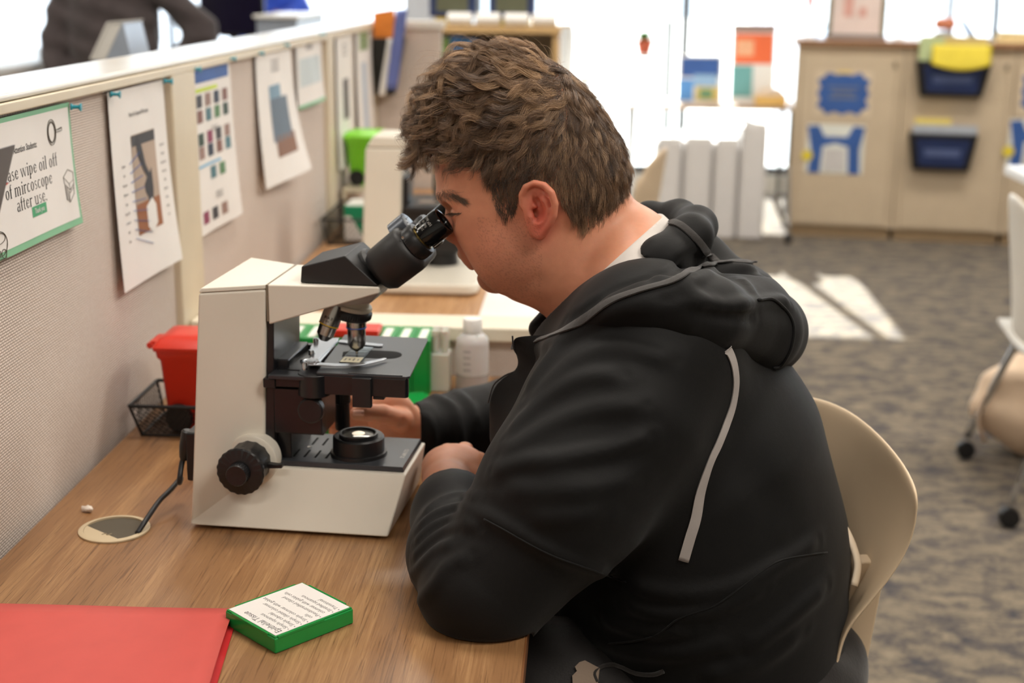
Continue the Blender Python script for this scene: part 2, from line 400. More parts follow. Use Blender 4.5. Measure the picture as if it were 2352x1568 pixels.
p1, p2, p3_, p4 = atz(530, 1398, DZ+.0165), atz(618, 1472, DZ+.0165), atz(799, 1402, DZ+.0165), atz(708, 1334, DZ+.0165)
ctr = (p1+p2+p3_+p4)/4; ex = ((p3_-p2)+(p4-p1))/2; ey = ((p1-p2)+(p4-p3_))/2
bw, bd = np.linalg.norm(ex[:2]), np.linalg.norm(ey[:2])
sb = slide_box((ctr[0], ctr[1], DZ+.0002), math.atan2(ex[1], ex[0]), 'green slide box with white Epithelial Tissue label lying beside the red folder', bw, bd)
# lettering: text x axis runs from near-left edge's bottom (p2) to p1, heading along the left edge
hh = .0182
tb = text_mb('Epithelial Tissue', .0102, .00005, .92, align='LEFT')
u_read = (0, 1, 0); u_up = (-1, 0, 0)
M_ink2 = mat('grey_ink', (70, 66, 64), .7)
tb = place(tb, (-bw/2+.0105, -bd/2+.006, hh), (0, 1, 0), (-1, 0, 0))
obj('title_lettering', tb, M_ink, sb, smooth=0)
lines = ['\u2022 Simple squamous', '\u2022 Simple cuboidal', '\u2022 Simple ciliated columnar', '\u2022 Simple columnar with goblet', '   cells', '\u2022 Pseudostratified ciliated', '   columnar with goblet cells', '\u2022 Stratified squamous', '\u2022 Transitional']
body = MB()
for i, s in enumerate(lines):
    q = place(text_mb(s, .0068, .00004, .92, align='LEFT'), (-bw/2+.0200+i*(bw-.0265)/9, -bd/2+.0045, hh), (0, 1, 0), (-1, 0, 0)); body.add(q.v, q.f)
obj('list_lettering', body, M_ink2, sb, smooth=0)
# ================================================================== the microscope (local axes: x towards the reader, y away from the camera, z up)
b1 = atz(437, 1213, DZ); b2 = atz(890, 1242, DZ); SA = math.atan2(b2[1]-b1[1], b2[0]-b1[0])
ms = thing('microscope', 'cream and black binocular microscope the person is looking through', 'microscope', (b1[0], b1[1], DZ), SA)
SU = np.array([math.cos(SA), math.sin(SA), 0]); SN = np.array([-math.sin(SA), math.cos(SA), 0])
def sv(px, py, v):                        # pixel -> local point on the plane y = v
    p = atp(px, py, b1+SN*v, SN); q = p-b1; return np.array([q.dot(SU), v, p[2]-DZ])
M_body = mat('microscope_cream', (224, 217, 203), .42, var=.02, bump=.15, bs=1400)
M_seam = mat('seam', (130, 118, 100), .6)
CV = .095
# base: battered sides
zb = .0705
def ring(x0, x1, y0, y1, z): return [(x0, y0, z), (x1, y0, z), (x1, y1, z), (x0, y1, z)]
fb = .0045
obj('base', MB().hexa(ring(0, .241, 0, .19, fb), ring(.004, .256, .036, .154, zb)), M_body, ms, bevel=.0025, segs=3)
rf = MB()
for x in (.014, .205):
    for y in (.012, .166): rf.box((x, y, 0), (x+.022, y+.014, fb+.001))
for i, (x, y) in enumerate([(.012, .012), (.205, .012), (.012, .162), (.205, .162)]):
    obj('rubber_foot', MB().lathe([(.009, 0), (.0095, .003), (.008, fb+.001)], (x+.01, y+.008, 0), n=20), M_black, ms)
# column: wedge in plan, wide at the back
zt = .294
def col(z, back, front): return [(back, .002, z), (front, .035, z), (front, .155, z), (back, .188, z)]
cb = MB(); cb.hexa(col(fb+.0005, .0005, .080), col(zt-.006, .0235, .0925)); 
obj('column', cb, M_body, ms, bevel=.003, segs=3)
obj('column_top', MB().hexa(col(zt-.0055, .0235, .0925), [(.026, .004, zt), (.0925, .0355, zt), (.0925, .1545, zt), (.026, .186, zt)]), M_body, ms, bevel=.0015)
# black front of the column
obj('column_front', MB().hexa([(.0805, .039, .06), (.094, .041, .06), (.094, .149, .06), (.0805, .151, .06)], [(.093, .039, .253), (.099, .041, .253), (.099, .149, .253), (.093, .151, .253)]), M_blackm, ms, bevel=.001)
obj('focus_rail', MB().box((.094, .052, .075), (.112, .138, .20)), M_blackm, ms, bevel=.002)
# arm
ar = MB(); x0, x1 = .0945, .2235
A0 = [(x0, .0355, .246), (x0, .1545, .246), (x0, .1545, zt), (x0, .0355, zt)]
A1 = [(x1, .049, .2855), (x1, .141, .2855), (x1, .141, zt-.001), (x1, .049, zt-.001)]
ar.add(A0+A1, [(0, 1, 2, 3), (7, 6, 5, 4), (0, 4, 5, 1), (1, 5, 6, 2), (2, 6, 7, 3), (3, 7, 4, 0)])
obj('arm', ar, M_body, ms, bevel=.0022, segs=3)
obj('arm_underside', MB().hexa([(.150, .062, .262), (.208, .066, .2685), (.212, .138, .2685), (.150, .142, .262)], [(.150, .052, .2700), (.2225, .052, .2850), (.2225, .139, .2850), (.150, .139, .2700)]), mat('grey_casting', (168, 164, 156), .4), ms, bevel=.003)
# nosepiece, tilted
nc = np.array([.1735, .105, .2545]); nax = Vector((.26, 0, 1)).normalized()
npz = obj('nosepiece', MB().lathe([(.0235, -.0005), (.0265, .0005), (.0275, .003), (.0265, .0055), (.0235, .0065), (.0225, .010), (.021, .020)], nc, nax, 48), mat('pale_ring', (206, 202, 184), .35), ms)
obj('knurled_ring', MB().lathe([(.017, -.014), (.0245, -.0120), (.0285, -.008), (.0285, -.002), (.0265, .0002)], nc, nax, 120, wob=lambda a, h: 1+.012*math.cos(60*a)), M_black, npz)
M_steel = mat('brushed_steel', (186, 182, 176), .25, 1, var=.04)
def objective(base, ax, prof, ringcol, texts, nm, knurl=None):
    ax = Vector(ax).normalized()
    o = obj('objective', MB().lathe(prof, base, ax, 40), M_steel, ms, smooth=30, label=nm)
    rr, rh = ringcol[1], ringcol[2]
    obj('colour_ring', MB().lathe([(rr+.0002, rh), (rr+.0003, rh+.0012)], base, ax, 40), mat(ringcol[0]+'_ring', {'yellow': (222, 184, 40), 'blue': (60, 96, 180), 'red': (190, 40, 40)}[ringcol[0]], .4), o)
    # lettering curved round the barrel
    for s, size, h, ang in texts:
        q = text_mb(s, size, .00003, .95); v2 = []
        side = Vector((0, -1, 0)); side = (side-ax*side.dot(ax)).normalized(); w = (-ax).cross(side)
        for a, b_, c in q.v:
            th = a/rr+ang; v2.append(tuple(Vector(base)+ax*(h-b_)+(side*math.cos(th)-w*math.sin(th))*(rr+.00025)))
        q.v = v2; obj('engraving', q, M_ink, o, smooth=0)
    return o
# blue 40x pointing straight down over the slide; yellow 10x swung away; two more behind
po = np.array([.1815, .105, .2425])
objective(po, (0, 0, -1), [(.0105, -.008), (.0122, 0), (.0122, .0135), (.0112, .0145), (.0112, .0175), (.0110, .033), (.0080, .0385), (.0035, .0420), (.0014, .0430), (.0014, .0470), (.0004, .0472)], ('blue', .0122, .0118),
          [('E A40', .0042, .0035, .55), ('0.65', .0026, .0078, .62), ('Japan', .0024, .0068, -.8)], 'steel objective with a blue ring above the slide')
pa = np.array([.1585, .083, .2505]); axa = (-.36, -.14, -1)
objective(pa, axa, [(.0100, -.012), (.0120, 0), (.0120, .0145), (.0108, .0155), (.0104, .0265), (.0055, .0335), (.0035, .0345), (.0005, .0345)], ('yellow', .0120, .0130),
          [('E A10', .0046, .0045, .1), ('0.25', .0028, .0088, .1)], 'short steel objective with a yellow ring')
objective(np.array([.170, .128, .250]), (-.2, .42, -1), [(.0095, -.008), (.0115, 0), (.0115, .010), (.0100, .011), (.0095, .014), (.004, .0175), (.0005, .0175)], ('red', .0115, .006), [], 'short steel objective behind the others')
# viewing head
M_head = mat('head_black', (30, 29, 29), .5, var=.06, bump=.12, bs=1500)
P = lambda x, y, v: sv(x, y, v)
vN = .050; vF = .140
pts = [P(690, 652, vN), P(868, 662, vN), P(792, 587, vN), P(692, 612, vN)]
pr_poly = [(p[0], p[2]) for p in pts]; zlow = zt+.0004; 
pr_poly[0] = (pr_poly[0][0], zlow); pr_poly[1] = (pr_poly[1][0], zlow)
pz = obj('prism_housing', MB().prism(pr_poly, vN, vF), M_head, ms, bevel=.0015, segs=3)
# slanted axis of the binocular head, in local coordinates
nearE = P(1014, 511, .0625)                      # centre of near eyepiece mouth
dirE = Vector((math.cos(math.radians(39.5)), 0, math.sin(math.radians(39.5))))
perp = Vector((-dirE.z, 0, dirE.x))
mouth = Vector(nearE)+dirE*.004
# binocular body: two lobes joined, extruded along dirE
def lobes(off, s, grow=0):
    out = []
    c = mouth-dirE*off; c.y = CV
    for k in range(40):
        a = 2*math.pi*k/40; y = math.cos(a); z = math.sin(a)
        yy = (.031*s*(1 if y > 0 else -1) if abs(y) > .02 else 0)+y*(.0255+grow); out.append(c+Vector((0, yy, 0))+perp*(z*(.0290+grow)-.0005))
    return out
def loft(rs):
    mb = MB(); n = len(rs[0])
    for r in rs: mb.add(r, [])
    mb.f = [(j*n+i, j*n+(i+1)%n, (j+1)*n+(i+1)%n, (j+1)*n+i) for j in range(len(rs)-1) for i in range(n)]+[tuple(range(n-1, -1, -1)), tuple(range((len(rs)-1)*n, len(rs)*n))]; mb.mi = [0]*len(mb.f); return mb
bh = obj('binocular_body', loft([lobes(.108, .5, -.010), lobes(.105, .62, -.006), lobes(.095, .8, -.001), lobes(.056, 1, 0), lobes(.051, 1, -.002), lobes(.047, .95, -.008)]), M_head, ms, smooth=50)
# disc faced interpupillary dial behind the near tube
dc = mouth-dirE*.047; dc.y = .095; dc = dc+perp*.019
obj('dial', MB().lathe([(.0175, -.022), (.0180, -.0005), (.0170, 0), (.001, .0004)], dc+dirE*.004, dirE, 40), mat('dial_face', (84, 90, 100), .3, .2), bh, label='round scale dial between the eyepiece tubes')
dm = MB()
for k, (a, b_) in enumerate([(-.011, -.003), (-.007, .005), (-.001, .0095), (.006, .010)]):
    q = dc+dirE*.0046+Vector((0, a, 0))+perp*b_; dm.lathe([(.0001, 0), (.0009, 0), (.0009, .0002)], q, dirE, 6)
obj('scale_mark', dm, M_ink, bh)
M_gold = mat('lens_coating', (70, 36, 26), .08, .4)
for k, (v, nm) in enumerate([(.0625, 'near'), (.1285, 'far')]):
    c = mouth.copy(); c.y = v
    ep = obj('eyepiece', MB().lathe([(.0145, -.033), (.0145, -.0285), (.0170, -.028), (.0170, -.002), (.0162, 0), (.0138, .0003), (.0118, -.003), (.0118, -.0045)], c, dirE, 56), mat('gloss_black', (14, 14, 15), .12, var=.1), bh, smooth=35)
    obj('eye_lens', MB().lathe([(.0116, -.005), (.010, -.0042), (.005, -.0036), (.0003, -.0034)], c, dirE, 40), M_gold, ep)
    obj('diopter_ring', MB().lathe([(.0180, -.050), (.0206, -.048), (.0213, -.043), (.0213, -.0355), (.0200, -.033), (.0138, -.0325)], c, dirE, 100, wob=lambda a, h: 1+(.01*math.cos(50*a) if h < -.04 else 0)), M_black, bh, smooth=35)
    obj('tube_collar', MB().lathe([(.0215, -.062), (.0222, -.058), (.0222, -.054), (.019, -.052)], c, dirE, 56), M_head, bh, smooth=35)
    gl = obj('gold_band', MB().lathe([(.0148, -.0336), (.0158, -.033), (.0158, -.0315), (.0148, -.0312)], c, dirE, 48), mat('gold_band', (150, 128, 70), .25, .9), ep)
    if k == 0:
        for s, size, h, ang in (('10x W.F.', .0050, -.0120, .1), ('(FN 18)', .0040, -.0175, .1), ('2121118', .0040, -.0225, .1)):
            q = text_mb(s, size, .00003, .9); v2 = []
            side = (Vector((0, -1, 0))+perp*.75).normalized(); w = dirE.cross(side)
            for a, b_, cc in q.v:
                th = a/.0170+ang; v2.append(tuple(c+dirE*(h+b_)+(side*math.cos(th)-w*math.sin(th))*.01725))
            q.v = v2; obj('engraving', q, mat('white_ink', (225, 222, 215), .5), ep, smooth=0)
# neck joining head and prism
nk = mouth-dirE*.114; nk.y = CV
obj('swivel_neck', MB().lathe([(.020, -.020), (.024, -.004), (.025, .006), (.022, .010)], nk+perp*.008, dirE, 48), M_head, bh, smooth=35)
# small screws on the head
for x, y, v in ((925, 546, .0425), ):
    q = sv(x, y, v); obj('screw', MB().lathe([(.0017, 0), (.0017, .0006), (.0006, .0004)], q, (0, -1, 0), 16), M_steel, bh)
# ---------------------------------------------------------------- deck, lamp, grille
dk = obj('deck_plate', MB().hexa(ring(.0935, .252, .041, .149, zb+.0006), ring(.0935, .2505, .042, .148, zb+.0066)), mat('deck_black', (52, 54, 58), .28, var=.06), ms, bevel=.0006)
sl = MB()
for r_, v0 in ((0, .058), (1, .104)):
    for k in range(4): sl.box((.111+k*.0135-r_*.003, v0, zb+.0065), (.1135+k*.0135-r_*.003, v0+.026, zb+.0069))
obj('vent_slot', sl, mat('slot_dark', (8, 8, 8), .9), dk)
for x, y in ((.122, .094), (.160, .090)): obj('screw', MB().lathe([(.0028, 0), (.0028, .0005), (.001, .0003)], (x, y, zb+.0066), n=18), M_steel, dk)
q = place(text_mb('OLYMPUS', .0072, .00004, 1.0, bold=.0001), (.2425, .089, zb+.0068), (0, -1, 0), (1, 0, 0)); obj('lettering', q, mat('silver_ink', (205, 203, 198), .4), dk, smooth=0)
lc = (.1875, .082, zb+.0066)
lh = obj('lamp_housing', MB().lathe([(.0345, 0), (.0340, .004), (.0315, .0045), (.0312, .0215), (.0295, .0235), (.0235, .0228), (.0235, .0268), (.0222, .0272), (.0208, .0268), (.0208, .0215)], lc, n=64), M_black, ms, smooth=35)
obj('field_lens', MB().lathe([(.0207, .0215), (.0207, .0232), (.015, .0248), (.007, .0256), (.0003, .0258)], lc, n=48), mat('frosted_lens', (130, 126, 118), .12, .35), lh)
em = bpy.data.materials.new('lamp_glow'); em.use_nodes = True; t_ = NT(em); t_.b.inputs['Emission Color'].default_value = (1, .84, .62, 1); t_.b.inputs['Emission Strength'].default_value = .7; t_.b.inputs['Base Color'].default_value = (1, .9, .75, 1)
obj('lamp_filament', MB().lathe([(.0078, .0257), (.006, .0266), (.0003, .0270)], lc, n=32), em, lh, label='glowing lamp spot behind the lens')
# ---------------------------------------------------------------- stage
zs = .193                                  # top of the stage
M_stage = mat('stage_black', (46, 48, 52), .3, var=.06, bump=.05, bs=900)
def arcp(cx, cy, r, a0, a1, n=10): return [(cx+r*math.cos(math.radians(a0+(a1-a0)*i/n)), cy+r*math.sin(math.radians(a0+(a1-a0)*i/n))) for i in range(n+1)]
stg = obj('stage', MB().prism([(.152, .028), (.259, .028), (.2625, .0315), (.2500, .203), (.2465, .2065), (.140, .2065)], zs-.0028, zs, 'z'), M_stage, ms, bevel=.0006)
obj('stage_opening', MB().prism([(.164, .1005)]+arcp(.2165, .118, .0175, -90, 90, 18)+[(.176, .1355), (.160, .122)], zs+.00005, zs+.0003, 'z'), mat('opening_black', (5, 5, 6), .9), stg, label='dark oval light opening')
obj('stage_skirt', MB().prism([(.150, .028), (.258, .028), (.2605, .031), (.2590, .042), (.150, .042)], zs-.026, zs-.0029, 'z'), M_blackm, stg, bevel=.001)
obj('stage_under_plate', MB().prism(rrect(.098, .045, .243, .160, .006), zs-.013, zs-.0029, 'z'), M_blackm, stg, bevel=.001)
obj('rear_plate', MB().prism([(.0955, .022), (.150, .022), (.142, .135), (.092, .135), (.0905, .12), (.0965, .115)], zs-.009, zs-.004, 'z'), M_stage, stg, bevel=.001)
obj('guide_rail', MB().box((.0975, .028, zs-.0195), (.150, .040, zs-.0095)), M_blackm, stg, bevel=.001)
obj('rail_end', MB().box((.088, .0255, zs-.021), (.103, .0435, zs-.0095)), M_black, stg, bevel=.0015)
obj('front_block', MB().prism(rrect(.1960, .0215, .2185, .029, .001), zs-.038, zs-.0025, 'z'), M_black, stg, bevel=.001)
obj('block_foot', MB().box((.2186, .030, zs-.030), (.232, .040, zs-.0265)), M_black, stg, bevel=.001)
obj('scale_strip', MB().box((.190, .0295, zs+.0002), (.254, .0330, zs+.0009)), M_stage, stg)
tk = MB()
for k in range(30): tk.box((.192+k*.0021, .0299, zs+.0009), (.1923+k*.0021, .0315+(.0008 if k % 5 == 0 else 0), zs+.001))
obj('scale_tick', tk, mat('pale_ink', (190, 190, 190), .6), stg)
rd = MB(); rd.prism(arcp(.1465, .040, .0195, 180, 360, 24)+[(.166, .062), (.127, .062)], zs-.030, zs-.003, 'z')
obj('rounded_bracket', rd, M_blackm, stg, bevel=.0012)
obj('stage_carrier', MB().box((.10, .060, .105), (.150, .118, zs-.0135)), M_blackm, ms, bevel=.001)
obj('focus_block', MB().box((.0955, .040, .112), (.154, .058, zs-.0245)), mat('block_dark', (30, 24, 26), .35), ms, bevel=.002)
kb = sv(716, 940, .037)
obj('aperture_knob', MB().lathe([(.0155, .0), (.0155, -.009), (.0135, -.0105), (.0005, -.0107)], (kb[0], .0398, kb[2]), (0, 1, 0), 60, wob=lambda a, h: 1+(.012*math.cos(30*a) if h > -.01 else 0)), M_black, ms, smooth=35)
obj('condenser', MB().lathe([(.022, -.0135), (.022, -.024), (.018, -.026)], (.183, .105, zs), n=40), M_black, ms, smooth=35)
# coaxial stage knob on the far side, held by the right hand
SKX, SKV = .1475, .158
obj('stage_knob', MB().lathe([(.0070, -.0035), (.0070, -.048), (.0108, -.049), (.0108, -.076), (.0092, -.077), (.0092, -.108), (.0085, -.112)], (SKX, SKV, zs), n=48, wob=lambda a, h: 1+(.02*math.cos(24*a) if h < -.048 else 0)), M_black, ms, smooth=35)
# specimen clip (bright metal) and slide
M_clip = mat('clip_metal', (200, 204, 210), .22, .85, var=.03)
cp = MB(); cp.prism([(.128, .068), (.1465, .063), (.1425, .163), (.1395, .180), (.112, .168), (.1165, .13), (.122, .104), (.131, .100)], zs+.0006, zs+.0026, 'z')
cl = obj('specimen_holder', cp, M_clip, ms, bevel=.0005)
obj('holder_ridge', MB().box((.1400, .066, zs+.0027), (.1425, .160, zs+.0038)), M_clip, cl, bevel=.0004)
obj('holder_bar', MB().prism([(.1435, .1610), (.199, .1500), (.2015, .1525), (.2020, .1575), (.2000, .1600), (.1430, .1720)], zs+.0006, zs+.0022, 'z'), M_clip, cl, bevel=.0004)
top = bez([(.133, .0445, 0), (.148, .0465, 0), (.168, .0460, 0), (.188, .0500, 0), (.205, .0600, 0), (.2165, .0760, 0), (.2225, .0890, 0)], 4)
low = bez([(.2185, .0905, 0), (.2110, .0800, 0), (.199, .0680, 0), (.185, .0600, 0), (.168, .0560, 0), (.150, .0570, 0), (.135, .0590, 0)], 4)
obj('spring_finger', MB().prism([(p[0], p[1]) for p in list(top)+list(low)], zs+.0027, zs+.0042, 'z'), M_clip, cl, bevel=.0004)
obj('pivot_ring', MB().lathe([(.0110, .0027), (.0115, .0045), (.0095, .0058), (.0065, .0052), (.0062, .0062), (.0003, .0066)], (.1375, .0580, zs), n=40), M_clip, cl, smooth=35)
obj('pivot_pin', MB().lathe([(.0034, .0006), (.0034, .007), (.0025, .0092), (.0003, .0096)], (.1360, .0370, zs), n=20), M_chrome, cl)
for x, y in ((.128, .094), (.118, .150)): obj('thumb_screw', MB().lathe([(.0036, .0027), (.0036, .0078), (.003, .0086), (.0004, .0086)], (x, y, zs), n=20), M_chrome, cl)
obj('slide_bracket', MB().box((.118, .078, zs-.0035), (.140, .087, zs+.0004)), M_black, stg, bevel=.0005)
obj('rack_bar', MB().box((.084, .140, zs-.006), (.116, .150, zs+.0022)), M_black, stg, bevel=.0006)
obj('grille_hinge', MB().hexa([(.0945, .045, zb+.0068), (.101, .045, zb+.0068), (.101, .145, zb+.0068), (.0945, .145, zb+.0068)], [(.0945, .045, zb+.016), (.0975, .045, zb+.016), (.0975, .145, zb+.016), (.0945, .145, zb+.016)]), M_blackm, dk, bevel=.0006)
sg = thing('specimen_slide', 'glass specimen slide with a cream paper label clipped under the objective', 'slide', (ms.matrix_basis @ Vector((.180, .108, zs+.0004))), SA+math.radians(1))
mg = glass_mat('slide_glass', (.9, .94, .94, 1))
obj('glass_plate', MB().box((-.0128, -.036, 0), (.0128, .040, .0011)), mg, sg, bevel=.0002)
obj('slide_label', MB().box((-.012, -.0355, .0012), (.012, -.0125, .0014)), mat('aged_label', (222, 214, 186), .7), sg)
q = MB()
for k, c in enumerate(('Human', 'skin', 'section', 'w.m.')):
    z_ = place(text_mb(c, .0042, .00003, .9), (-.008+k*.0052, -.024, .0015), (0, 1, 0), (-1, 0, 0)); q.add(z_.v, z_.f)
obj('label_lettering', q, M_ink2, sg, smooth=0)
obj('cover_slip', MB().box((-.011, -.006, .0012), (.011, .016, .0014)), mg, sg)
# ---------------------------------------------------------------- focus knob, near side
kc = sv(570, 1064, .012); kd = Vector((0, -1, 0))
obj('knob_flange', MB().lathe([(.0315, -.03), (.0315, -.010), (.029, -.0085)], kc, kd, 64), M_body, ms, smooth=35)
ck = obj('coarse_focus_knob', MB().lathe([(.0215, -.010), (.0250, -.009), (.0250, .022), (.0255, .0222), (.0278, .023), (.0284, .0285), (.0266, .030), (.0135, .0315), (.0135, .031)], kc, kd, 160, wob=lambda a, h: 1+(.022*max(-.6, math.cos(14*a))**1 if h < .0215 else .014*math.cos(20*a) if h > .0224 and h < .0292 else 0)), M_black, ms, smooth=30)
obj('fine_focus_knob', MB().lathe([(.0128, .030), (.0128, .0425), (.0118, .044), (.0118, .0442), (.0003, .0435)], kc, kd, 120, wob=lambda a, h: 1+(.014*math.cos(48*a) if h < .043 else 0)), M_black, ck, smooth=35)
tl = MB().prism([(kc[0]+.020, kc[2]-.004), (kc[0]+.042, kc[2]-.0025), (kc[0]+.0425, kc[2]+.0025), (kc[0]+.036, kc[2]+.0015), (kc[0]+.022, kc[2]+.003)], kc[1]-.004, kc[1]+.004)
obj('tension_lever', tl, M_black, ms, bevel=.0008)
# far side knob mirror
obj('coarse_focus_knob', MB().lathe([(.0215, -.010), (.0255, 0), (.0265, .016), (.0135, .019), (.0125, .028), (.0003, .0285)], (kc[0], .187, kc[2]), (0, 1, 0), 64), M_black, ms, smooth=35)
# power inlet at the back, cord to the grommet
obj('power_inlet', MB().box((-.006, .012, .055), (.013, .05, .116)), M_black, ms, bevel=.003)
# arm seam
obj('seam_line', MB().box((.0925, .036, .25), (.0945, .154, zt-.0006)), M_seam, ms)
pcd = [ms.matrix_basis @ Vector((-.004, .022, .10)), ms.matrix_basis @ Vector((-.0125, .018, .078)), ms.matrix_basis @ Vector((-.0145, .010, .054))]
cdp = [tuple(p) for p in pcd]+[tuple(atz(415, 1098, DZ+.033)), tuple(atz(392, 1124, DZ+.026)), tuple(atz(366, 1150, DZ+.020)), tuple(atz(338, 1190, DZ+.014)), tuple(atz(315, 1225, DZ+.002))]
cdo = thing('power_cord', 'black power cord running from the microscope into the desk grommet', 'cord', cdp[-1])
obj('cable', MB().tube(bez(cdp, 8), .0032, 10), mat('rubber_black', (30, 31, 34), .45), cdo, world=True, smooth=180)
obj('plug', MB().lathe([(.006, 0), (.0085, -.002), (.008, -.02), (.0055, -.034), (.0035, -.038)], pcd[0]+Vector((0, 0, .016)), Vector(pcd[0])-Vector(pcd[1])+Vector((0, 0, .02)), 16), M_black, cdo, world=True, smooth=35)
# ================================================================== implicit-surface modelling kit
def _a(p): return np.asarray(p, np.float32)
def s_ell(P, c, r):
    q = (P-_a(c))/_a(r); k0 = np.sqrt((q*q).sum(1)); k1 = np.sqrt(((q/_a(r))**2).sum(1))+1e-9; return k0*(k0-1)/k1
def s_sph(P, c, r): return np.sqrt(((P-_a(c))**2).sum(1))-r
def s_cap(P, a, b, ra, rb=None):
    a, b = _a(a), _a(b); rb = ra if rb is None else rb; d = b-a; t = np.clip((P-a)@d/max(d@d, 1e-12), 0, 1)
    return np.sqrt((((P-a)-t[:, None]*d)**2).sum(1))-(ra+(rb-ra)*t)
def smin(a, b, k):
    h = np.maximum(k-np.abs(a-b), 0)/k; return np.minimum(a, b)-h*h*k*.25
def smax(a, b, k): return -smin(-a, -b, k)
def s_chain(P, pts, k=None):
    """pts: [(point, radius)...]"""
    o = None
    for (a, ra), (b, rb) in zip(pts[:-1], pts[1:]):
        d = s_cap(P, a, b, ra, rb); o = d if o is None else (np.minimum(o, d) if not k else smin(o, d, k))
    return o
def polydist(P, pts):
    o = None
    for a, b in zip(pts[:-1], pts[1:]):
        a_, b_ = _a(a), _a(b); d = b_-a_; t = np.clip((P-a_)@d/max(d@d, 1e-12), 0, 1)
        q = (((P-a_)-t[:, None]*d)**2).sum(1); o = q if o is None else np.minimum(o, q)
    return np.sqrt(o)
def mesh_sdf(F, lo, hi, h, coarse=6):
    """narrow-band evaluation of F, then surface nets"""
    lo = np.array(lo, float); n = np.ceil((np.array(hi)-lo)/(h*coarse)).astype(int)+1
    gc = [lo[i]+np.arange(n[i]+1)*h*coarse for i in range(3)]
    G = np.stack(np.meshgrid(*gc, indexing='ij'), -1).reshape(-1, 3).astype(np.float32)
    D = F(G).reshape([len(g) for g in gc])
    H = h*coarse*1.0
    # cells whose value is near zero
    mn = np.abs(D) < H*2.2
    m = n*coarse+1
    full = np.repeat(np.repeat(np.repeat(D[:n[0]+1, :n[1]+1, :n[2]+1], coarse, 0), coarse, 1), coarse, 2)
    mk = np.repeat(np.repeat(np.repeat(mn, coarse, 0), coarse, 1), coarse, 2)
    r = coarse//2
    full = full[r:r+m[0], r:r+m[1], r:r+m[2]]; mk = mk[r:r+m[0], r:r+m[1], r:r+m[2]]
    idx = np.argwhere(mk)
    pts = (lo+idx*h).astype(np.float32)
    vals = np.empty(len(pts), np.float32)
    for s in range(0, len(pts), 400000): vals[s:s+400000] = F(pts[s:s+400000])
    V = full.astype(np.float32).copy(); V[mk] = vals
    return nets(V, lo, h)
def nets(V, lo, h):
    sgn = V < 0
    c = np.zeros([s-1 for s in V.shape], np.uint8)
    for i in (0, 1):
        for j in (0, 1):
            for k in (0, 1): c += sgn[i:i+c.shape[0], j:j+c.shape[1], k:k+c.shape[2]]
    act = (c > 0) & (c < 8); ids = np.argwhere(act); N = len(ids)
    num = -np.ones(act.shape, np.int32); num[act] = np.arange(N)
    acc = np.zeros((N, 3)); cnt = np.zeros(N)
    E_ = [((0,0,0),(1,0,0)),((0,1,0),(1,1,0)),((0,0,1),(1,0,1)),((0,1,1),(1,1,1)),((0,0,0),(0,1,0)),((1,0,0),(1,1,0)),((0,0,1),(0,1,1)),((1,0,1),(1,1,1)),((0,0,0),(0,0,1)),((1,0,0),(1,0,1)),((0,1,0),(0,1,1)),((1,1,0),(1,1,1))]
    for a, b in E_:
        a, b = np.array(a), np.array(b); va = V[tuple((ids+a).T)]; vb = V[tuple((ids+b).T)]
        q = (va < 0) != (vb < 0); t = np.where(q, va/np.where(q, va-vb, 1), 0)
        acc[q] += (a+(b-a)*t[:, None])[q]; cnt[q] += 1
    P = lo+(ids+acc/cnt[:, None])*h
    faces = []
    for ax in range(3):
        o = [1, 1, 1]; o[ax] = 0
        sl0 = tuple(slice(o[i], V.shape[i]-1) for i in range(3)); s1 = list(sl0); s1[ax] = slice(1, V.shape[ax])
        A = sgn[sl0]; B = sgn[tuple(s1)]
        e = np.argwhere(A != B)+np.array(o); fl = A[A != B]
        u, w = [(1, 2), (2, 0), (0, 1)][ax]
        du = np.zeros(3, int); du[u] = 1; dw = np.zeros(3, int); dw[w] = 1
        q = np.stack([num[tuple((e-du-dw).T)], num[tuple((e-dw).T)], num[tuple(e.T)], num[tuple((e-du).T)]], 1)
        q[~fl] = q[~fl][:, ::-1]; faces.append(q)
    return P, np.concatenate(faces)
def march(F, pix, t0, t1, n=700):
    """first hit of the view rays through the pixels with F; returns points"""
    out = []
    ts = np.linspace(t0, t1, n)
    for px, py in pix:
        r = ray(px, py); r = r/np.linalg.norm(r); P = (CAMC+ts[:, None]*r).astype(np.float32); v = F(P); k = np.argmax(v < 0)
        if v[k] >= 0: k = int(np.argmin(v)); out.append(CAMC+ts[k]*r); continue
        a, b = ts[max(k-1, 0)], ts[k]; va, vb = v[max(k-1, 0)], v[k]
        out.append(CAMC+(a+(b-a)*va/(va-vb+1e-9))*r)
    return out
def grad(F, p, e=.002):
    p = np.array(p, np.float32); Q = np.array([p+[e,0,0], p-[e,0,0], p+[0,e,0], p-[0,e,0], p+[0,0,e], p-[0,0,e]], np.float32); v = F(Q)
    g = np.array([v[0]-v[1], v[2]-v[3], v[4]-v[5]]); return g/(np.linalg.norm(g)+1e-9)
def fold_terms(F0, lst, t0=1.0, t1=2.4):
    out = []
    for pix, A, w in lst:
        A, w = A*1.55, w*.8
        q = bez([(x, y, 0) for x, y in pix], 4); out.append((march(F0, [(v.x, v.y) for v in q], t0, t1), A, w))
    return out
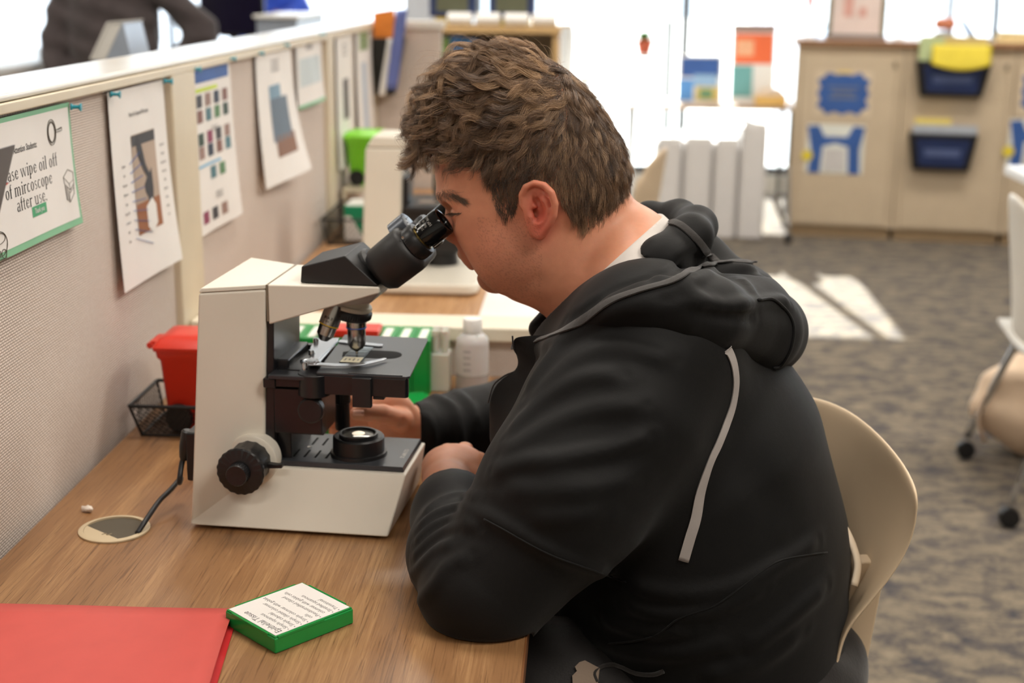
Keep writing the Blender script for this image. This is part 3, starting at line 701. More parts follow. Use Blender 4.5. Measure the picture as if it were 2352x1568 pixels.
def with_folds(F0, folds):
    bb = [(np.min(p, 0)-3*w, np.max(p, 0)+3*w) for p, A, w in folds]
    def F(P):
        d = F0(P)
        for (pts, A, w), (l, h) in zip(folds, bb):
            m = np.all((P > l) & (P < h), 1)
            if m.any():
                q = P[m]; dd = polydist(q, pts); n = len(pts); e0 = np.sqrt(((q-_a(pts[0]))**2).sum(1)); e1 = np.sqrt(((q-_a(pts[-1]))**2).sum(1))
                fade = np.clip(np.minimum(e0, e1)/(2.2*w), .15, 1)
                d[m] -= A*np.exp(-(dd/w)**2)*fade
        return d
    return F
def ribbon(F, pix, w, lift=.0012, th=.0012, t0=1.0, t1=2.4, n=6, wcol=None):
    """strip lying on the surface F along a pixel path, w wide"""
    q = bez([(x, y, 0) for x, y in pix], n); P = march(F, [(v.x, v.y) for v in q], t0, t1)
    m = len(P); L = []
    for i, p in enumerate(P):
        t = P[min(i+1, m-1)]-P[max(i-1, 0)]; t = t/(np.linalg.norm(t)+1e-9); g = grad(F, p); s = np.cross(t, g); s /= np.linalg.norm(s)+1e-9
        ww = w*(1 if not wcol else wcol(i/(m-1)))
        L.append([p+s*ww*.5+g*lift*.3, p+s*ww*.5+g*lift, p+g*(lift+th*.3), p-s*ww*.5+g*lift, p-s*ww*.5+g*lift*.3])
    mb = MB(); mb.grid([[tuple(v) for v in r] for r in L]); return mb
# ================================================================== head, in coordinates (u forward-back, c towards the camera, z up)
HV = .0955
def Sp(px, py, c=0.0):
    p = sv(px, py, HV-c); return np.array([p[0], c, p[2]])
def head_world(P):      # (u, c, z) -> world
    P = np.asarray(P, float); return b1[None]+np.outer(P[:, 0], SU)+np.outer(HV-P[:, 1], SN)+np.outer(P[:, 2], (0, 0, 1))-np.array([0, 0, 0])
def head_local(W):
    Q = np.asarray(W, float)-b1[None]; return np.stack([Q@SU, HV-Q@SN, Q[:, 2]], 1).astype(np.float32)
def mir(P): Q = P.copy(); Q[:, 1] = np.abs(Q[:, 1]); return Q
def F_skull(P):
    Q = mir(P)
    d = s_ell(Q, Sp(1196, 320), (.090, .0765, .094))
    d = smin(d, s_ell(Q, Sp(1312, 402), (.064, .064, .068)), .03)
    d = smin(d, s_ell(Q, Sp(1080, 400), (.038, .052, .050)), .03)
    return smin(d, s_ell(Q, Sp(1245, 462, .028), (.078, .042, .072)), .03)
def F_neck(P):
    d = s_cap(P, Sp(1292, 590), Sp(1425, 712), .062, .069)
    d = smin(d, s_cap(P, Sp(1385, 528), Sp(1500, 640), .040, .050), .03)
    Q = mir(P); return smin(d, s_cap(Q, Sp(1440, 590, .01), Sp(1490, 700, .10), .05, .045), .04)
def F_face(P):
    Q = mir(P)
    d = F_skull(P)
    d = smin(d, s_ell(Q, Sp(1130, 500, .028), (.046, .036, .052)), .022)
    d = smin(d, s_ell(Q, Sp(1152, 568, .032), (.037, .034, .042)), .014)
    d = smin(d, s_ell(Q, Sp(1222, 585, .033), (.056, .036, .052)), .024)
    d = smin(d, s_ell(Q, Sp(1225, 628, 0), (.050, .048, .028)), .022)
    d = smin(d, s_ell(Q, Sp(1139, 636), (.0225, .020, .0195)), .006)
    d = smin(d, s_ell(Q, Sp(1093, 568), (.0205, .024, .026)), .010)
    # nose
    nz = s_cap(Q, Sp(1040, 474), Sp(1037, 530), .0072, .0112)
    nz = smin(nz, s_sph(Q, Sp(1053, 537, .0105), .0082), .006)
    nz = smin(nz, s_cap(Q, Sp(1062, 490), Sp(1064, 535), .010, .015), .012)
    d = smin(d, nz, .008)
    d = smax(d, -s_ell(Q, Sp(1046, 552, .0065), (.0042, .003, .005)), .003)      # nostril
    # brow, socket, lid
    d = smin(d, s_cap(Q, Sp(1020, 449, .010), Sp(1046, 452, .044), .0080, .0085), .012)
    d = smax(d, -s_sph(Q, Sp(1034, 492, .036), .0115), .012)
    d = smin(d, s_sph(Q, Sp(1060, 492, .031), .0122), .005)
    lid = s_cap(Q, Sp(1040, 484, .030), Sp(1068, 489, .043), .0016); d = smin(d, lid, .003)
    g = polydist(Q, [Sp(1040, 474, .030), Sp(1055, 471, .036), Sp(1074, 476, .045)]); d = d+.0012*np.exp(-(g/.0018)**2)
    g = polydist(Q, [Sp(1048, 497, .030), Sp(1060, 503, .036), Sp(1072, 512, .043)]); d = d+.0012*np.exp(-(g/.0025)**2)
    # lips
    d = smin(d, s_cap(Q, Sp(1063, 583), Sp(1080, 588, .019), .0062, .003), .003)
    d = smin(d, s_cap(Q, Sp(1086, 607), Sp(1092, 603, .018), .0068, .003), .003)
    g = polydist(Q, [Sp(1068, 596), Sp(1082, 598, .014), Sp(1096, 596, .024)]); d = d+.0030*np.exp(-(g/.0026)**2)
    g = polydist(Q, [Sp(1072, 545, .020), Sp(1082, 570, .028), Sp(1098, 596, .033), Sp(1108, 622, .032)]); d = d+.0016*np.exp(-(g/.004)**2)
    g = polydist(Q, [Sp(1100, 622), Sp(1106, 622, .014)]); d = d+.0035*np.exp(-(g/.005)**2)
    g = polydist(Q, [Sp(1140, 675, .02), Sp(1185, 668, .045), Sp(1235, 640, .066)]); d = d+.002*np.exp(-(g/.009)**2)
    return d
EAR_H = [(1201, 470, .078), (1199, 448, .080), (1208, 430, .083), (1228, 421, .086), (1250, 426, .089), (1267, 443, .091), (1275, 468, .091), (1272, 495, .089), (1262, 515, .086), (1250, 530, .083), (1240, 541, .080), (1230, 534, .077), (1226, 520, .074)]
def F_ear(Q):
    B = s_ell(Q, Sp(1240, 478, .0805), (.0185, .0052, .0285))
    B = smin(B, s_ell(Q, Sp(1238, 523, .078), (.0105, .0052, .0125)), .006)
    B = smin(B, s_ell(Q, Sp(1235, 480, .070), (.013, .012, .022)), .006)
    hx = s_chain(Q, [(Sp(*p), .0040 if i not in (10, 11) else .0052) for i, p in enumerate(EAR_H)])
    B = smin(B, hx, .0035)
    ah = s_chain(Q, [(Sp(*p), .0030) for p in [(1238, 448, .086), (1254, 462, .0875), (1258, 482, .087), (1252, 500, .085), (1238, 512, .083)]])
    B = smin(B, ah, .004)
    B = smax(B, -s_ell(Q, Sp(1233, 487, .0885), (.0095, .0105, .0125)), .003)
    B = smax(B, -s_ell(Q, Sp(1230, 447, .0895), (.0085, .0070, .0085)), .003)
    B = smax(B, -s_cap(Q, Sp(1227, 489, .090), Sp(1221, 489, .062), .0068, .0050), .002)
    B = smax(B, -s_cap(Q, Sp(1222, 448, .090), Sp(1236, 466, .080), .0042, .0036), .002)
    B = smin(B, s_cap(Q, Sp(1213, 478, .079), Sp(1219, 496, .0805), .0042, .0040), .004)
    B = smin(B, s_cap(Q, Sp(1206, 470, .077), Sp(1228, 474, .0815), .0036, .0025), .003)
    return B
def F_head(P):
    Q = mir(P); d = smin(F_face(P), F_neck(P), .022)
    m = (Q[:, 1] > .045); e = np.full(len(P), .05, np.float32)
    if m.any(): e[m] = F_ear(Q[m])
    return smin(d, e, .005)
def proj(W):
    c = (np.asarray(W, float)-CAMC)@CAMR; return c[:, 0]/c[:, 2]*FPX+1176, c[:, 1]/c[:, 2]*FPX+784
lo = [Sp(990, 400)[0]-.02, -.115, Sp(1200, 780)[2]]; hi = [Sp(1580, 400)[0], .115, Sp(1200, 110)[2]+.02]
HVt, HFc = mesh_sdf(F_head, lo, hi, .0013)
HW = head_world(HVt)
# the plane (u,c,z)->(SU,-SN,z) is a mirror pair of signs; fix the winding
def fixwind(V, F):
    a, b, c = V[F[:, 0]], V[F[:, 1]], V[F[:, 2]]; vol = (np.cross(a, b)*c).sum(); return F[:, ::-1].copy() if vol < 0 else F
HFc = fixwind(HW-HW.mean(0), HFc)
# ================================================================== hands and forearms (world coordinates)
def W3(p): return np.array(p, float)
def chainW(P, pts, rs, k=.006):
    return s_chain(P, list(zip(pts, rs)), k)
# far (right) hand holding the stage knob: wrist -> palm -> thumb in front, fingers behind the knob
rw = aty(962, 985, 1.775)
kn = ms.matrix_basis @ Vector((SKX, SKV, zs-.062)); kn = np.array(kn)     # knob grip centre
def F_rhand(P):
    d = chainW(P, [aty(1020, 992, 1.815), rw+[.02, .005, 0], rw+[-.010, -.004, .004]], [.030, .028, .029], .02)
    pal = aty(900, 958, 1.750)
    d = smin(d, s_ell(P, pal, (.033, .021, .037)), .018)
    d = smin(d, s_ell(P, aty(905, 985, 1.75), (.026, .019, .022)), .012)
    # thumb
    d = smin(d, chainW(P, [aty(922, 965, 1.730), aty(880, 950, 1.708), aty(838, 946, 1.700), aty(820, 949, 1.700)], [.0160, .0118, .0110, .0092], .004), .005)
    # fingers: knuckles at top of the palm, wrapping behind the knob and down
    fs = [([(892, 925, 1.762), (848, 912, 1.775), (802, 916, 1.778), (762, 928, 1.762)], [.0108, .0095, .0088, .0078]),
          ([(888, 948, 1.772), (840, 936, 1.790), (792, 945, 1.792), (760, 968, 1.774)], [.0108, .0095, .0088, .0078]),
          ([(890, 972, 1.772), (842, 964, 1.790), (798, 972, 1.790), (768, 990, 1.776)], [.0105, .0092, .0084, .0075]),
          ([(892, 992, 1.768), (850, 990, 1.782), (816, 996, 1.782), (792, 1006, 1.772)], [.0095, .0080, .0074, .0068])]
    for pts, rs in fs: d = smin(d, chainW(P, [aty(*p) for p in pts], rs, .004), .005)
    g = polydist(P, [aty(806, 958, 1.692), aty(812, 942, 1.692), aty(830, 938, 1.690), aty(838, 944, 1.690), aty(836, 952, 1.690)]); d = d+.0008*np.exp(-(g/.0013)**2)
    g = polydist(P, [aty(858, 943, 1.71), aty(862, 960, 1.71)]); d = d+.0005*np.exp(-(g/.0015)**2)
    g = polydist(P, [aty(835, 966, 1.704), aty(870, 975, 1.712), aty(900, 978, 1.716), aty(922, 968, 1.716)]); d = d+.0045*np.exp(-(g/.0045)**2)
    a = rw+[.004, .002, 0]; n_ = _a([-1, -.30, 0])/1.044; ins = ((P-_a(a))@n_) < 0
    if ins.any(): d[ins] = smax(d[ins], F_arms(P[ins])+.006, .004)
    return d
# near (left) hand resting as a loose fist
lw = np.array([-.158, 1.562, .789])
def F_lhand(P):
    d = chainW(P, [lw+[.02, -.12, .005], lw+[.002, -.02, .0], lw+[-.004, .010, .002]], [.034, .027, .029], .02)
    pal = lw+[.002, .045, .006]
    d = smin(d, s_ell(P, pal, (.040, .042, .026)), .018)
    kns = [lw+[-.030, .066, -.002], lw+[-.010, .082, .010], lw+[.012, .084, .012], lw+[.032, .072, .004]]
    for i, q in enumerate(kns):
        rs = [.0098, .0108, .0108, .0095][i]
        d = smin(d, s_sph(P, q, rs), .010)
        d = smin(d, chainW(P, [q, q+[.002, .020, -.020], q+[.004, .002, -.034], q+[.005, -.018, -.032]], [rs, rs*.92, rs*.86, rs*.78], .004), .004)
    d = smin(d, chainW(P, [lw+[.030, .012, 0], lw+[.046, .040, -.008], lw+[.044, .066, -.018], lw+[.034, .084, -.022]], [.014, .0115, .0100, .0085], .006), .010)
    for a, b_ in ((0, 1), (1, 2), (2, 3)):
        m_ = (kns[a]+kns[b_])/2; g = polydist(P, [m_+[0, .006, .006], m_+[0, -.012, .012]]); d = d+.0014*np.exp(-(g/.004)**2)
    n_ = _a([-.12, 1, .35])/1.066; ins = ((P-_a(lw+[0, -.056, 0]))@n_) < 0
    if ins.any(): d[ins] = smax(d[ins], F_arms(P[ins])+.006, .004)
    return d
# ================================================================== torso body (hidden core) + jacket
YB_ = 1.565
def Ty(px, py, y): return aty(px, py, y)
def ysc(P, s, c): Q = P.copy(); Q[:, 1] = (Q[:, 1]-c)*s+c; return Q
T_CH = [(Ty(1475, 862, YB_), .142), (Ty(1560, 1050, YB_), .162), (Ty(1605, 1250, YB_), .168), (Ty(1612, 1450, YB_), .162), (Ty(1600, 1640, YB_), .16)]
def F_torso(P, g=0.0):
    Q = ysc(P, .80, YB_); d = s_chain(Q, [(p, r+g) for p, r in T_CH], .04)
    return d
NA = [(Ty(1500, 845, 1.455), .098), (Ty(1412, 965, 1.395), .096), (Ty(1300, 1125, 1.345), .085), (Ty(1125, 1350, 1.305), .066)]
FA = [(Ty(1098, 1362, 1.305), .058), (Ty(1062, 1270, 1.37), .056), (Ty(1046, 1190, 1.46), .047), (lw+[.003, -.018, .003], .0385)]
FR = [(Ty(1420, 860, 1.74), .095), (Ty(1300, 930, 1.86), .075), (Ty(1180, 962, 1.90), .058), (Ty(1090, 980, 1.86), .053), (Ty(1020, 988, 1.815), .046), (rw+[.004, .002, 0], .0375)]
def F_arms(P, g=0.0):
    d = s_chain(P, [(p, r+g) for p, r in NA], .03)
    d = smin(d, s_chain(P, [(p, r+g) for p, r in FA], .02), .018)
    return smin(d, s_chain(P, [(p, r+g) for p, r in FR], .02), .02)
def c2y(c): return YB_-c+.012
def Hc(px, py, c): return aty(px, py, 1.575-c)
COLR = [(Hc(1288, 790, .035), .016), (Hc(1352, 752, .078), .021), (Hc(1440, 668, .100), .026), (Hc(1520, 600, .092), .026), (Hc(1585, 545, .055), .024), (Hc(1600, 520, .0), .022), (Hc(1560, 500, -.06), .020), (Hc(1490, 500, -.095), .018), (Hc(1400, 600, -.10), .022), (Hc(1240, 755, -.04), .014)]
def F_hood(P):
    d = s_chain(P, COLR, .012)
    d = smin(d, s_chain(P, HDC+[ (Hc(1738, 758, .055), .0465), (Hc(1755, 762, .0), .046), (Hc(1700, 700, -.07), .045), (Hc(1600, 600, -.11), .035), (Hc(1500, 560, -.12), .03)], .02), .014)
    d = smin(d, s_ell(P, Hc(1655, 672, .03), (.062, .088, .036)), .025)
    # the pocket of the hood, open at the top
    d = smax(d, -s_ell(P, Hc(1664, 622, .012), (.050, .062, .022)), .008)
    return d
def F_neckW(P): return F_neck(head_local(P))
def F_jbase(P):
    d = smin(F_torso(P), F_arms(P), .035)
    d = smin(d, s_cap(P, Hc(1470, 800, .04), Hc(1490, 780, .14), .085, .085), .04)
    d = smin(d, s_cap(P, Hc(1440, 790, -.03), Hc(1440, 820, -.15), .085, .085), .04)
    return d
def hdp(px, py, r, out):
    p = march(F_jbase, [(px, py)], 1.0, 2.4)[0]; return (p+grad(F_jbase, p)*(out-r), r)
HDC = [hdp(1345, 735, .010, .004), hdp(1415, 712, .016, .009), hdp(1485, 696, .023, .013), hdp(1575, 696, .030, .017), hdp(1655, 706, .040, .020)]
def F_j0(P):
    return np.minimum(F_jb0(P), F_hd0(P))
def F_hd0(P): return smax(F_hood(P), -(F_neckW(P)-.005), .004)
def F_jb0(P):
    d = smax(F_jbase(P), -(F_neckW(P)-.005), .004)
    d = smax(d, -s_cap(P, Hc(1330, 655, 0), Hc(1268, 765, 0), .074, .046), .006)
    # open front: a wedge cut out of the chest below the chin
    d = smax(d, -s_cap(P, Hc(1235, 740, 0.0), Hc(1200, 900, -.02), .040, .028), .008)
    return d
FOLDS = [([(1640, 700), (1500, 700), (1400, 712), (1320, 760), (1250, 840), (1205, 915)], .0055, .011),
         ([(1560, 830), (1430, 800), (1340, 815), (1260, 880), (1210, 945)], .0035, .013),
         ([(1440, 862), (1340, 868), (1270, 905), (1200, 965), (1160, 1010)], .0045, .011),
         ([(1490, 930), (1380, 938), (1280, 968), (1190, 1020), (1145, 1050)], .004, .012),
         ([(1500, 1000), (1400, 1030), (1290, 1052), (1200, 1062), (1130, 1085)], .0065, .010),
         ([(1480, 1100), (1360, 1120), (1240, 1130), (1150, 1120)], .003, .014),
         ([(1065, 1165), (1120, 1185), (1190, 1225), (1290, 1280), (1400, 1318)], .0050, .008),
         ([(1070, 1178), (1078, 1200), (1110, 1215)], .005, .008),
         ([(1400, 1180), (1300, 1190), (1200, 1190)], .003, .013),
         ([(968, 1185), (1010, 1150), (1060, 1135), (1105, 1145)], .005, .0065),
         ([(958, 1215), (1000, 1180), (1050, 1163), (1085, 1165)], .005, .006),
         ([(952, 1250), (990, 1212), (1040, 1190), (1075, 1188)], .005, .006),
         ([(948, 1285), (985, 1245), (1030, 1215), (1070, 1208)], .005, .0065),
         ([(946, 1325), (975, 1290), (1005, 1262), (1050, 1245)], .0055, .008),
         ([(960, 1390), (1000, 1340), (1030, 1300), (1090, 1270)], .004, .010),
         ([(1440, 1345), (1560, 1365), (1680, 1350), (1800, 1290), (1880, 1240)], .004, .012),
         ([(1430, 1385), (1520, 1410), (1640, 1400), (1760, 1345)], .0045, .010),
         ([(1380, 1420), (1480, 1450), (1590, 1445)], .004, .010),
         ([(1330, 1450), (1440, 1490), (1560, 1500), (1700, 1470)], .004, .012),
         ([(1660, 1000), (1750, 1120), (1800, 1230)], -.003, .03),
         ([(1700, 1500), (1800, 1430), (1900, 1340)], .005, .014),
         ([(1600, 1560), (1740, 1520), (1850, 1440)], .004, .014),
         ([(990, 905), (1040, 935), (1055, 985), (1060, 1040)], .004, .009), ([(1040, 895), (1080, 930), (1100, 985)], .004, .010),
         ([(965, 940), (990, 975), (995, 1030)], .003, .008),
         ([(1560, 645), (1610, 690), (1660, 705), (1720, 700)], .005, .009), ([(1680, 700), (1740, 695), (1790, 690), (1815, 700)], .005, .008),
         ([(1350, 700), (1430, 660), (1500, 640), (1550, 650)], .0035, .010), ([(1480, 690), (1560, 700), (1640, 720), (1740, 730)], -.0035, .010),
         ([(1700, 640), (1720, 660), (1735, 690)], .004, .007),
         ([(1190, 808), (1280, 786), (1345, 752), (1410, 708), (1475, 684), (1545, 664), (1595, 640), (1645, 622), (1700, 618), (1730, 620)], .006, .010),
         ([(1300, 735), (1340, 715), (1400, 672), (1465, 648), (1530, 628), (1580, 600), (1620, 588)], -.005, .008),
         ([(1435, 1338), (1370, 1312), (1260, 1272), (1150, 1212), (1100, 1180)], -.0016, .0028)]
FT = fold_terms(F_j0, FOLDS)
F_jb1 = with_folds(F_jb0, FT); F_hd1 = with_folds(F_hd0, FT)
def F_j1(P): return np.minimum(F_jb1(P), F_hd1(P))
_cut = Ty(1600, 1480, 1.5)
def F_jack(P):
    d = F_jb1(P)
    # sleeve ends and hem
    a = rw+[-.0025, -.001, 0]; n_ = np.array([-1, -.30, .0]); n_ /= np.linalg.norm(n_)
    near = s_sph(P, rw, .09); d = np.where(near < 0, np.maximum(d, (P-_a(a))@_a(n_)), d)
    a = lw+[0, -.050, 0]; n2 = np.array([-.12, 1, 0.35]); n2 /= np.linalg.norm(n2)
    near = s_sph(P, lw+[0, .02, 0], .105); d = np.where(near < 0, np.maximum(d, (P-_a(a))@_a(n2)), d)
    d = np.maximum(d, (DZ+.0012-P[:, 2])*1.0) if False else d
    # everything left of the desk edge stays above the worktop
    on = P[:, 0] < -.045
    return np.where(on, smax(d, DZ+.0012-P[:, 2], .004), np.maximum(d, .50-P[:, 2]))
jv, jf = mesh_sdf(F_jack, (-.30, 1.12, .48), (.42, 2.02, 1.24), .0032, 5)
jf = fixwind(jv-jv.mean(0), jf)
hdv, hdf = mesh_sdf(F_hd1, (-.14, 1.20, .86), (.30, 1.80, 1.22), .0026, 5); hdf = fixwind(hdv-hdv.mean(0), hdf)
rv, rfc = mesh_sdf(F_rhand, rw+[-.135, -.115, -.065], rw+[.12, .10, .06], .0013)
lv, lfc = mesh_sdf(F_lhand, lw+[-.07, -.16, -.06], lw+[.07, .13, .06], .0013)
rfc, lfc = fixwind(rv-rv.mean(0), rfc), fixwind(lv-lv.mean(0), lfc)
def F_core(P):   # body under the clothes, keeps the figure one body
    d = smin(F_torso(P, -.02), s_chain(P, [(p, r-.022) for p, r in NA], .03), .02)
    d = smin(d, s_chain(P, [(p, max(r-.014, .02)) for p, r in FA], .02), .02)
    d = smin(d, s_chain(P, [(p, max(r-.016, .018)) for p, r in FR], .02), .02)
    d = smin(d, F_neckW(P), .02)
    for s in (.11, -.11):
        h = Ty(1600, 1600, YB_); a = np.array([h[0]-.02, YB_-s, .56]); k = np.array([-.42+.03, YB_-s*1.3, .60]); f = np.array([-.36, YB_-s*1.3, .08])
        d = smin(d, s_chain(P, [(a, .08), (k, .055), (f, .042)], .02), .03)
    d = np.where(P[:, 0] < -.045, np.where((P[:, 2] > DZ-.05) & (P[:, 2] < DZ+.02), np.maximum(d, DZ+.012-P[:, 2]), d), d)
    d = np.maximum(d, P[:, 2]-1.00)
    return np.where(P[:, 0] > -.12, np.maximum(d, .475-P[:, 2]), d)
cv, cf = mesh_sdf(F_core, (-.50, 1.12, .0), (.40, 2.02, 1.02), .008, 4)
cf = fixwind(cv-cv.mean(0), cf)
# ---- join the body meshes
allV = np.concatenate([HW, rv, lv, cv]); o1, o2, o3 = len(HW), len(HW)+len(rv), len(HW)+len(rv)+len(lv)
allF = np.concatenate([HFc, rfc+o1, lfc+o2, cf+o3])
def skin_mat():
    m = bpy.data.materials.new('skin'); m.use_nodes = True; t = NT(m); b = t.b
    at = t.add('ShaderNodeAttribute'); at.attribute_name = 'tone'
    v = t.coords(); n = t.noise(v, 60, 4, .6); mx = t.add('ShaderNodeMix', data_type='RGBA', blend_type='MULTIPLY'); mx.inputs[0].default_value = .5
    t.link(at.outputs['Color'], mx.inputs[6]); t.link(t.ramp(n, [(.3, (.86, .80, .78, 1)), (.7, (1.08, 1.06, 1.04, 1))]), mx.inputs[7])
    t.link(mx.outputs[2], b.inputs['Base Color']); b.inputs['Roughness'].default_value = .48; b.inputs['Specular IOR Level'].default_value = .42
    b.inputs['Subsurface Weight'].default_value = .35; b.inputs['Subsurface Radius'].default_value = (1, .32, .16); b.inputs['Subsurface Scale'].default_value = .004
    t.bump(t.noise(v, 900, 3, .7), .22, .0006); return m
body = obj('person', (allV, allF), skin_mat(), None, smooth=180)
props(body, 'person in a black hooded jacket bending over the microscope with one hand on its knob', 'person')
# skin tone by place: redness of ear, cheek, nose, lips, stubble of the jaw
tone = np.tile(np.array(lin((212, 149, 118))[:3]), (len(allV), 1))
Ph = HVt.astype(np.float32); Qh = mir(Ph)
def spot(c, r, col, amt):
    global tone
    w = np.exp(-(np.sqrt((((Qh-_a(c))/_a(r))**2).sum(1)))**2)*amt
    tone[:len(HVt)] = tone[:len(HVt)]*(1-w[:, None])+np.array(lin(col)[:3])*w[:, None]
spot(Sp(1240, 480, .085), (.022, .02, .038), (214, 112, 92), .85)
spot(Sp(1245, 520, .08), (.012, .015, .02), (204, 86, 72), .7)
spot(Sp(1060, 530, .01), (.02, .022, .025), (206, 118, 96), .6)
spot(Sp(1140, 560, .06), (.04, .05, .035), (206, 128, 102), .5)
spot(Sp(1190, 610, .06), (.05, .06, .035), (172, 118, 94), .6)
spot(Sp(1130, 650, .02), (.03, .05, .02), (176, 122, 98), .5)
lipm = np.minimum(polydist(Qh, [Sp(1066, 589), Sp(1086, 591, .019)]), polydist(Qh, [Sp(1082, 604), Sp(1092, 602, .018)]))
w = np.exp(-(lipm/.0055)**4)[:, None]*.85; tone[:len(HVt)] = tone[:len(HVt)]*(1-w)+np.array(lin((176, 88, 78))[:3])*w
stub = rng.random(len(HVt)); ux, uy = proj(head_world(Qh)); 
inj = ((ux > 1095) & (ux < 1245) & (uy > 500) & (uy < 690) & (stub > .80)); tone[:len(HVt)][inj] *= .80
ca = body.data.color_attributes.new('tone', 'FLOAT_COLOR', 'POINT'); ca.data.foreach_set('color', np.concatenate([tone, np.ones((len(tone), 1))], 1).astype(np.float32).ravel())
# ---- jacket material: matte black knit
def cloth(name, c, rough=.62, sheen=.25, ws=900, bs=.12):
    m = bpy.data.materials.new(name); m.use_nodes = True; t = NT(m); b = t.b; v = t.coords()
    n = t.noise(v, 16, 4); c = lin(c); t.link(t.ramp(n, [(.3, tuple(x*.82 for x in c[:3])+(1,)), (.7, tuple(x*1.15 for x in c[:3])+(1,))]), b.inputs['Base Color'])
    b.inputs['Roughness'].default_value = rough; b.inputs['Sheen Weight'].default_value = sheen; b.inputs['Sheen Roughness'].default_value = .5; b.inputs['Specular IOR Level'].default_value = .22
    a = t.noise(v, ws, 2, .5); l = t.noise(v, 45, 3, .5); mx = t.add('ShaderNodeMath', operation='MULTIPLY_ADD'); t.link(l, mx.inputs[0]); mx.inputs[1].default_value = 2.5; t.link(a, mx.inputs[2])
    t.bump(mx.outputs[0], bs, .0012); return m
M_jack = cloth('black_softshell', (8.5, 8, 8), .66, .05)
jk = obj('hooded_jacket', (jv, jf), M_jack, body, smooth=180)
hdo = obj('hood', (hdv, hdf), M_jack, body, smooth=180); sm = hdo.modifiers.new('sm', 'SMOOTH'); sm.factor = .5; sm.iterations = 1
sm = jk.modifiers.new('sm', 'SMOOTH'); sm.factor = .5; sm.iterations = 1
# reflective stripe, bindings, seams
STR = [(1669, 800), (1680, 822), (1687, 850), (1689, 885), (1682, 930), (1668, 972), (1650, 1018), (1634, 1052), (1620, 1090), (1607, 1135), (1598, 1190), (1585, 1235), (1570, 1288)]
obj('reflective_stripe', ribbon(F_j1, STR, .0105, .0016, .0006), mat('reflective_grey', (176, 168, 164), .45, .15, vs=40), body, smooth=60, label='light grey reflective stripe', solid=.0006)
M_bind = cloth('binding', (46, 42, 40), .7, .3, 1600, .5)
HB = [(1180, 795), (1235, 782), (1275, 768), (1335, 738), (1400, 694), (1470, 668), (1540, 648), (1590, 622), (1640, 606), (1690, 602), (1738, 604)]
def F_hoodonly(P): return smin(F_hood(P), F_jbase(P), .008)
obj('hood_binding', ribbon(F_j1, HB, .0085, .0020, .0022), M_bind, body, smooth=60, solid=.001)
obj('hood_binding', ribbon(F_j1, [(1528, 508), (1560, 516), (1595, 545), (1625, 580), (1648, 604)], .0075, .0020, .0022), M_bind, body, smooth=60, solid=.001)
obj('hood_seam', MB().tube([tuple(p+grad(F_j1, p)*.001) for p in march(F_j1, [(v.x, v.y) for v in bez([(1740, 690), (1775, 688), (1806, 715), (1822, 752), (1815, 800), (1793, 838), (1775, 843)], 5)], 1.0, 2.4)], .0018, 6), M_jack, body, smooth=180)
obj('sleeve_seam', MB().tube([tuple(p+grad(F_j1, p)*.0003) for p in march(F_j1, [(v.x, v.y) for v in bez([(1112, 1192), (1150, 1212), (1260, 1272), (1370, 1312), (1438, 1336)], 6)], 1.0, 2.4)], .0011, 6), M_jack, body, smooth=180)
# white t-shirt seen at the neck
_n0, _n1 = Sp(1292, 590), Sp(1425, 712)
def F_tee(P):
    d = smin(F_neck(P)-.0032, s_cap(P, Sp(1352, 815), Sp(1480, 820), .058), .02)
    a = Sp(1262, 735); b_ = Sp(1512, 508); mid = (a+b_)/2; dirv = (b_-a)/np.linalg.norm(b_-a); nn = np.array([-dirv[2], 0, dirv[0]])
    if nn[2] < 0: nn = -nn
    # nn points away from the torso (up-left)
    return np.maximum(d, (P-_a(mid))@_a(nn)-.11*np.abs(P[:, 1]))
tv, tf = mesh_sdf(F_tee, [Sp(1200, 700)[0], -.14, Sp(1300, 860)[2]], [Sp(1600, 700)[0], .14, Sp(1300, 470)[2]], .002)
tw = head_world(tv); tf = fixwind(tw-tw.mean(0), tf)
obj('t_shirt', (tw, tf), cloth('white_cotton', (205, 198, 192), .8, .2), body, smooth=180)
# front flaps of the open jacket
def sheetpix(rows, th=.002):
    mb = MB(); mb.grid([[tuple(aty(*p)) for p in bz] for bz in rows]); return mb
fl = [[(1176, 774, 1.50), (1205, 770, 1.495), (1240, 768, 1.49), (1268, 764, 1.485)], [(1178, 800, 1.51), (1205, 808, 1.495), (1232, 806, 1.485), (1258, 800, 1.475)], [(1192, 826, 1.515), (1212, 838, 1.50), (1232, 840, 1.485), (1250, 832, 1.475)], [(1186, 850, 1.53), (1205, 862, 1.51), (1226, 868, 1.49), (1240, 862, 1.475)],
      [(1160, 862, 1.54), (1180, 885, 1.52), (1205, 900, 1.50), (1225, 900, 1.475)], [(1134, 884, 1.55), (1160, 910, 1.53), (1190, 925, 1.50), (1212, 930, 1.47)], [(1122, 925, 1.55), (1140, 945, 1.53), (1172, 955, 1.50), (1200, 960, 1.46)], [(1126, 970, 1.55), (1136, 990, 1.53), (1152, 1000, 1.50), (1180, 1005, 1.45)], [(1124, 1010, 1.55), (1130, 1030, 1.53), (1142, 1040, 1.50), (1160, 1050, 1.45)]]
fo_ = obj('jacket_front', sheetpix(fl), M_jack, body, smooth=180, solid=.003); sb_ = fo_.modifiers.new('ss', 'SUBSURF'); sb_.levels = sb_.render_levels = 2
obj('zip', MB().tube(bez([tuple(aty(*p)) for p in [(1177, 772, 1.496), (1180, 800, 1.506), (1194, 826, 1.512), (1186, 850, 1.526), (1160, 862, 1.537), (1134, 884, 1.547), (1121, 925, 1.547)]], 4), .0011, 5), M_bind, body, smooth=180)
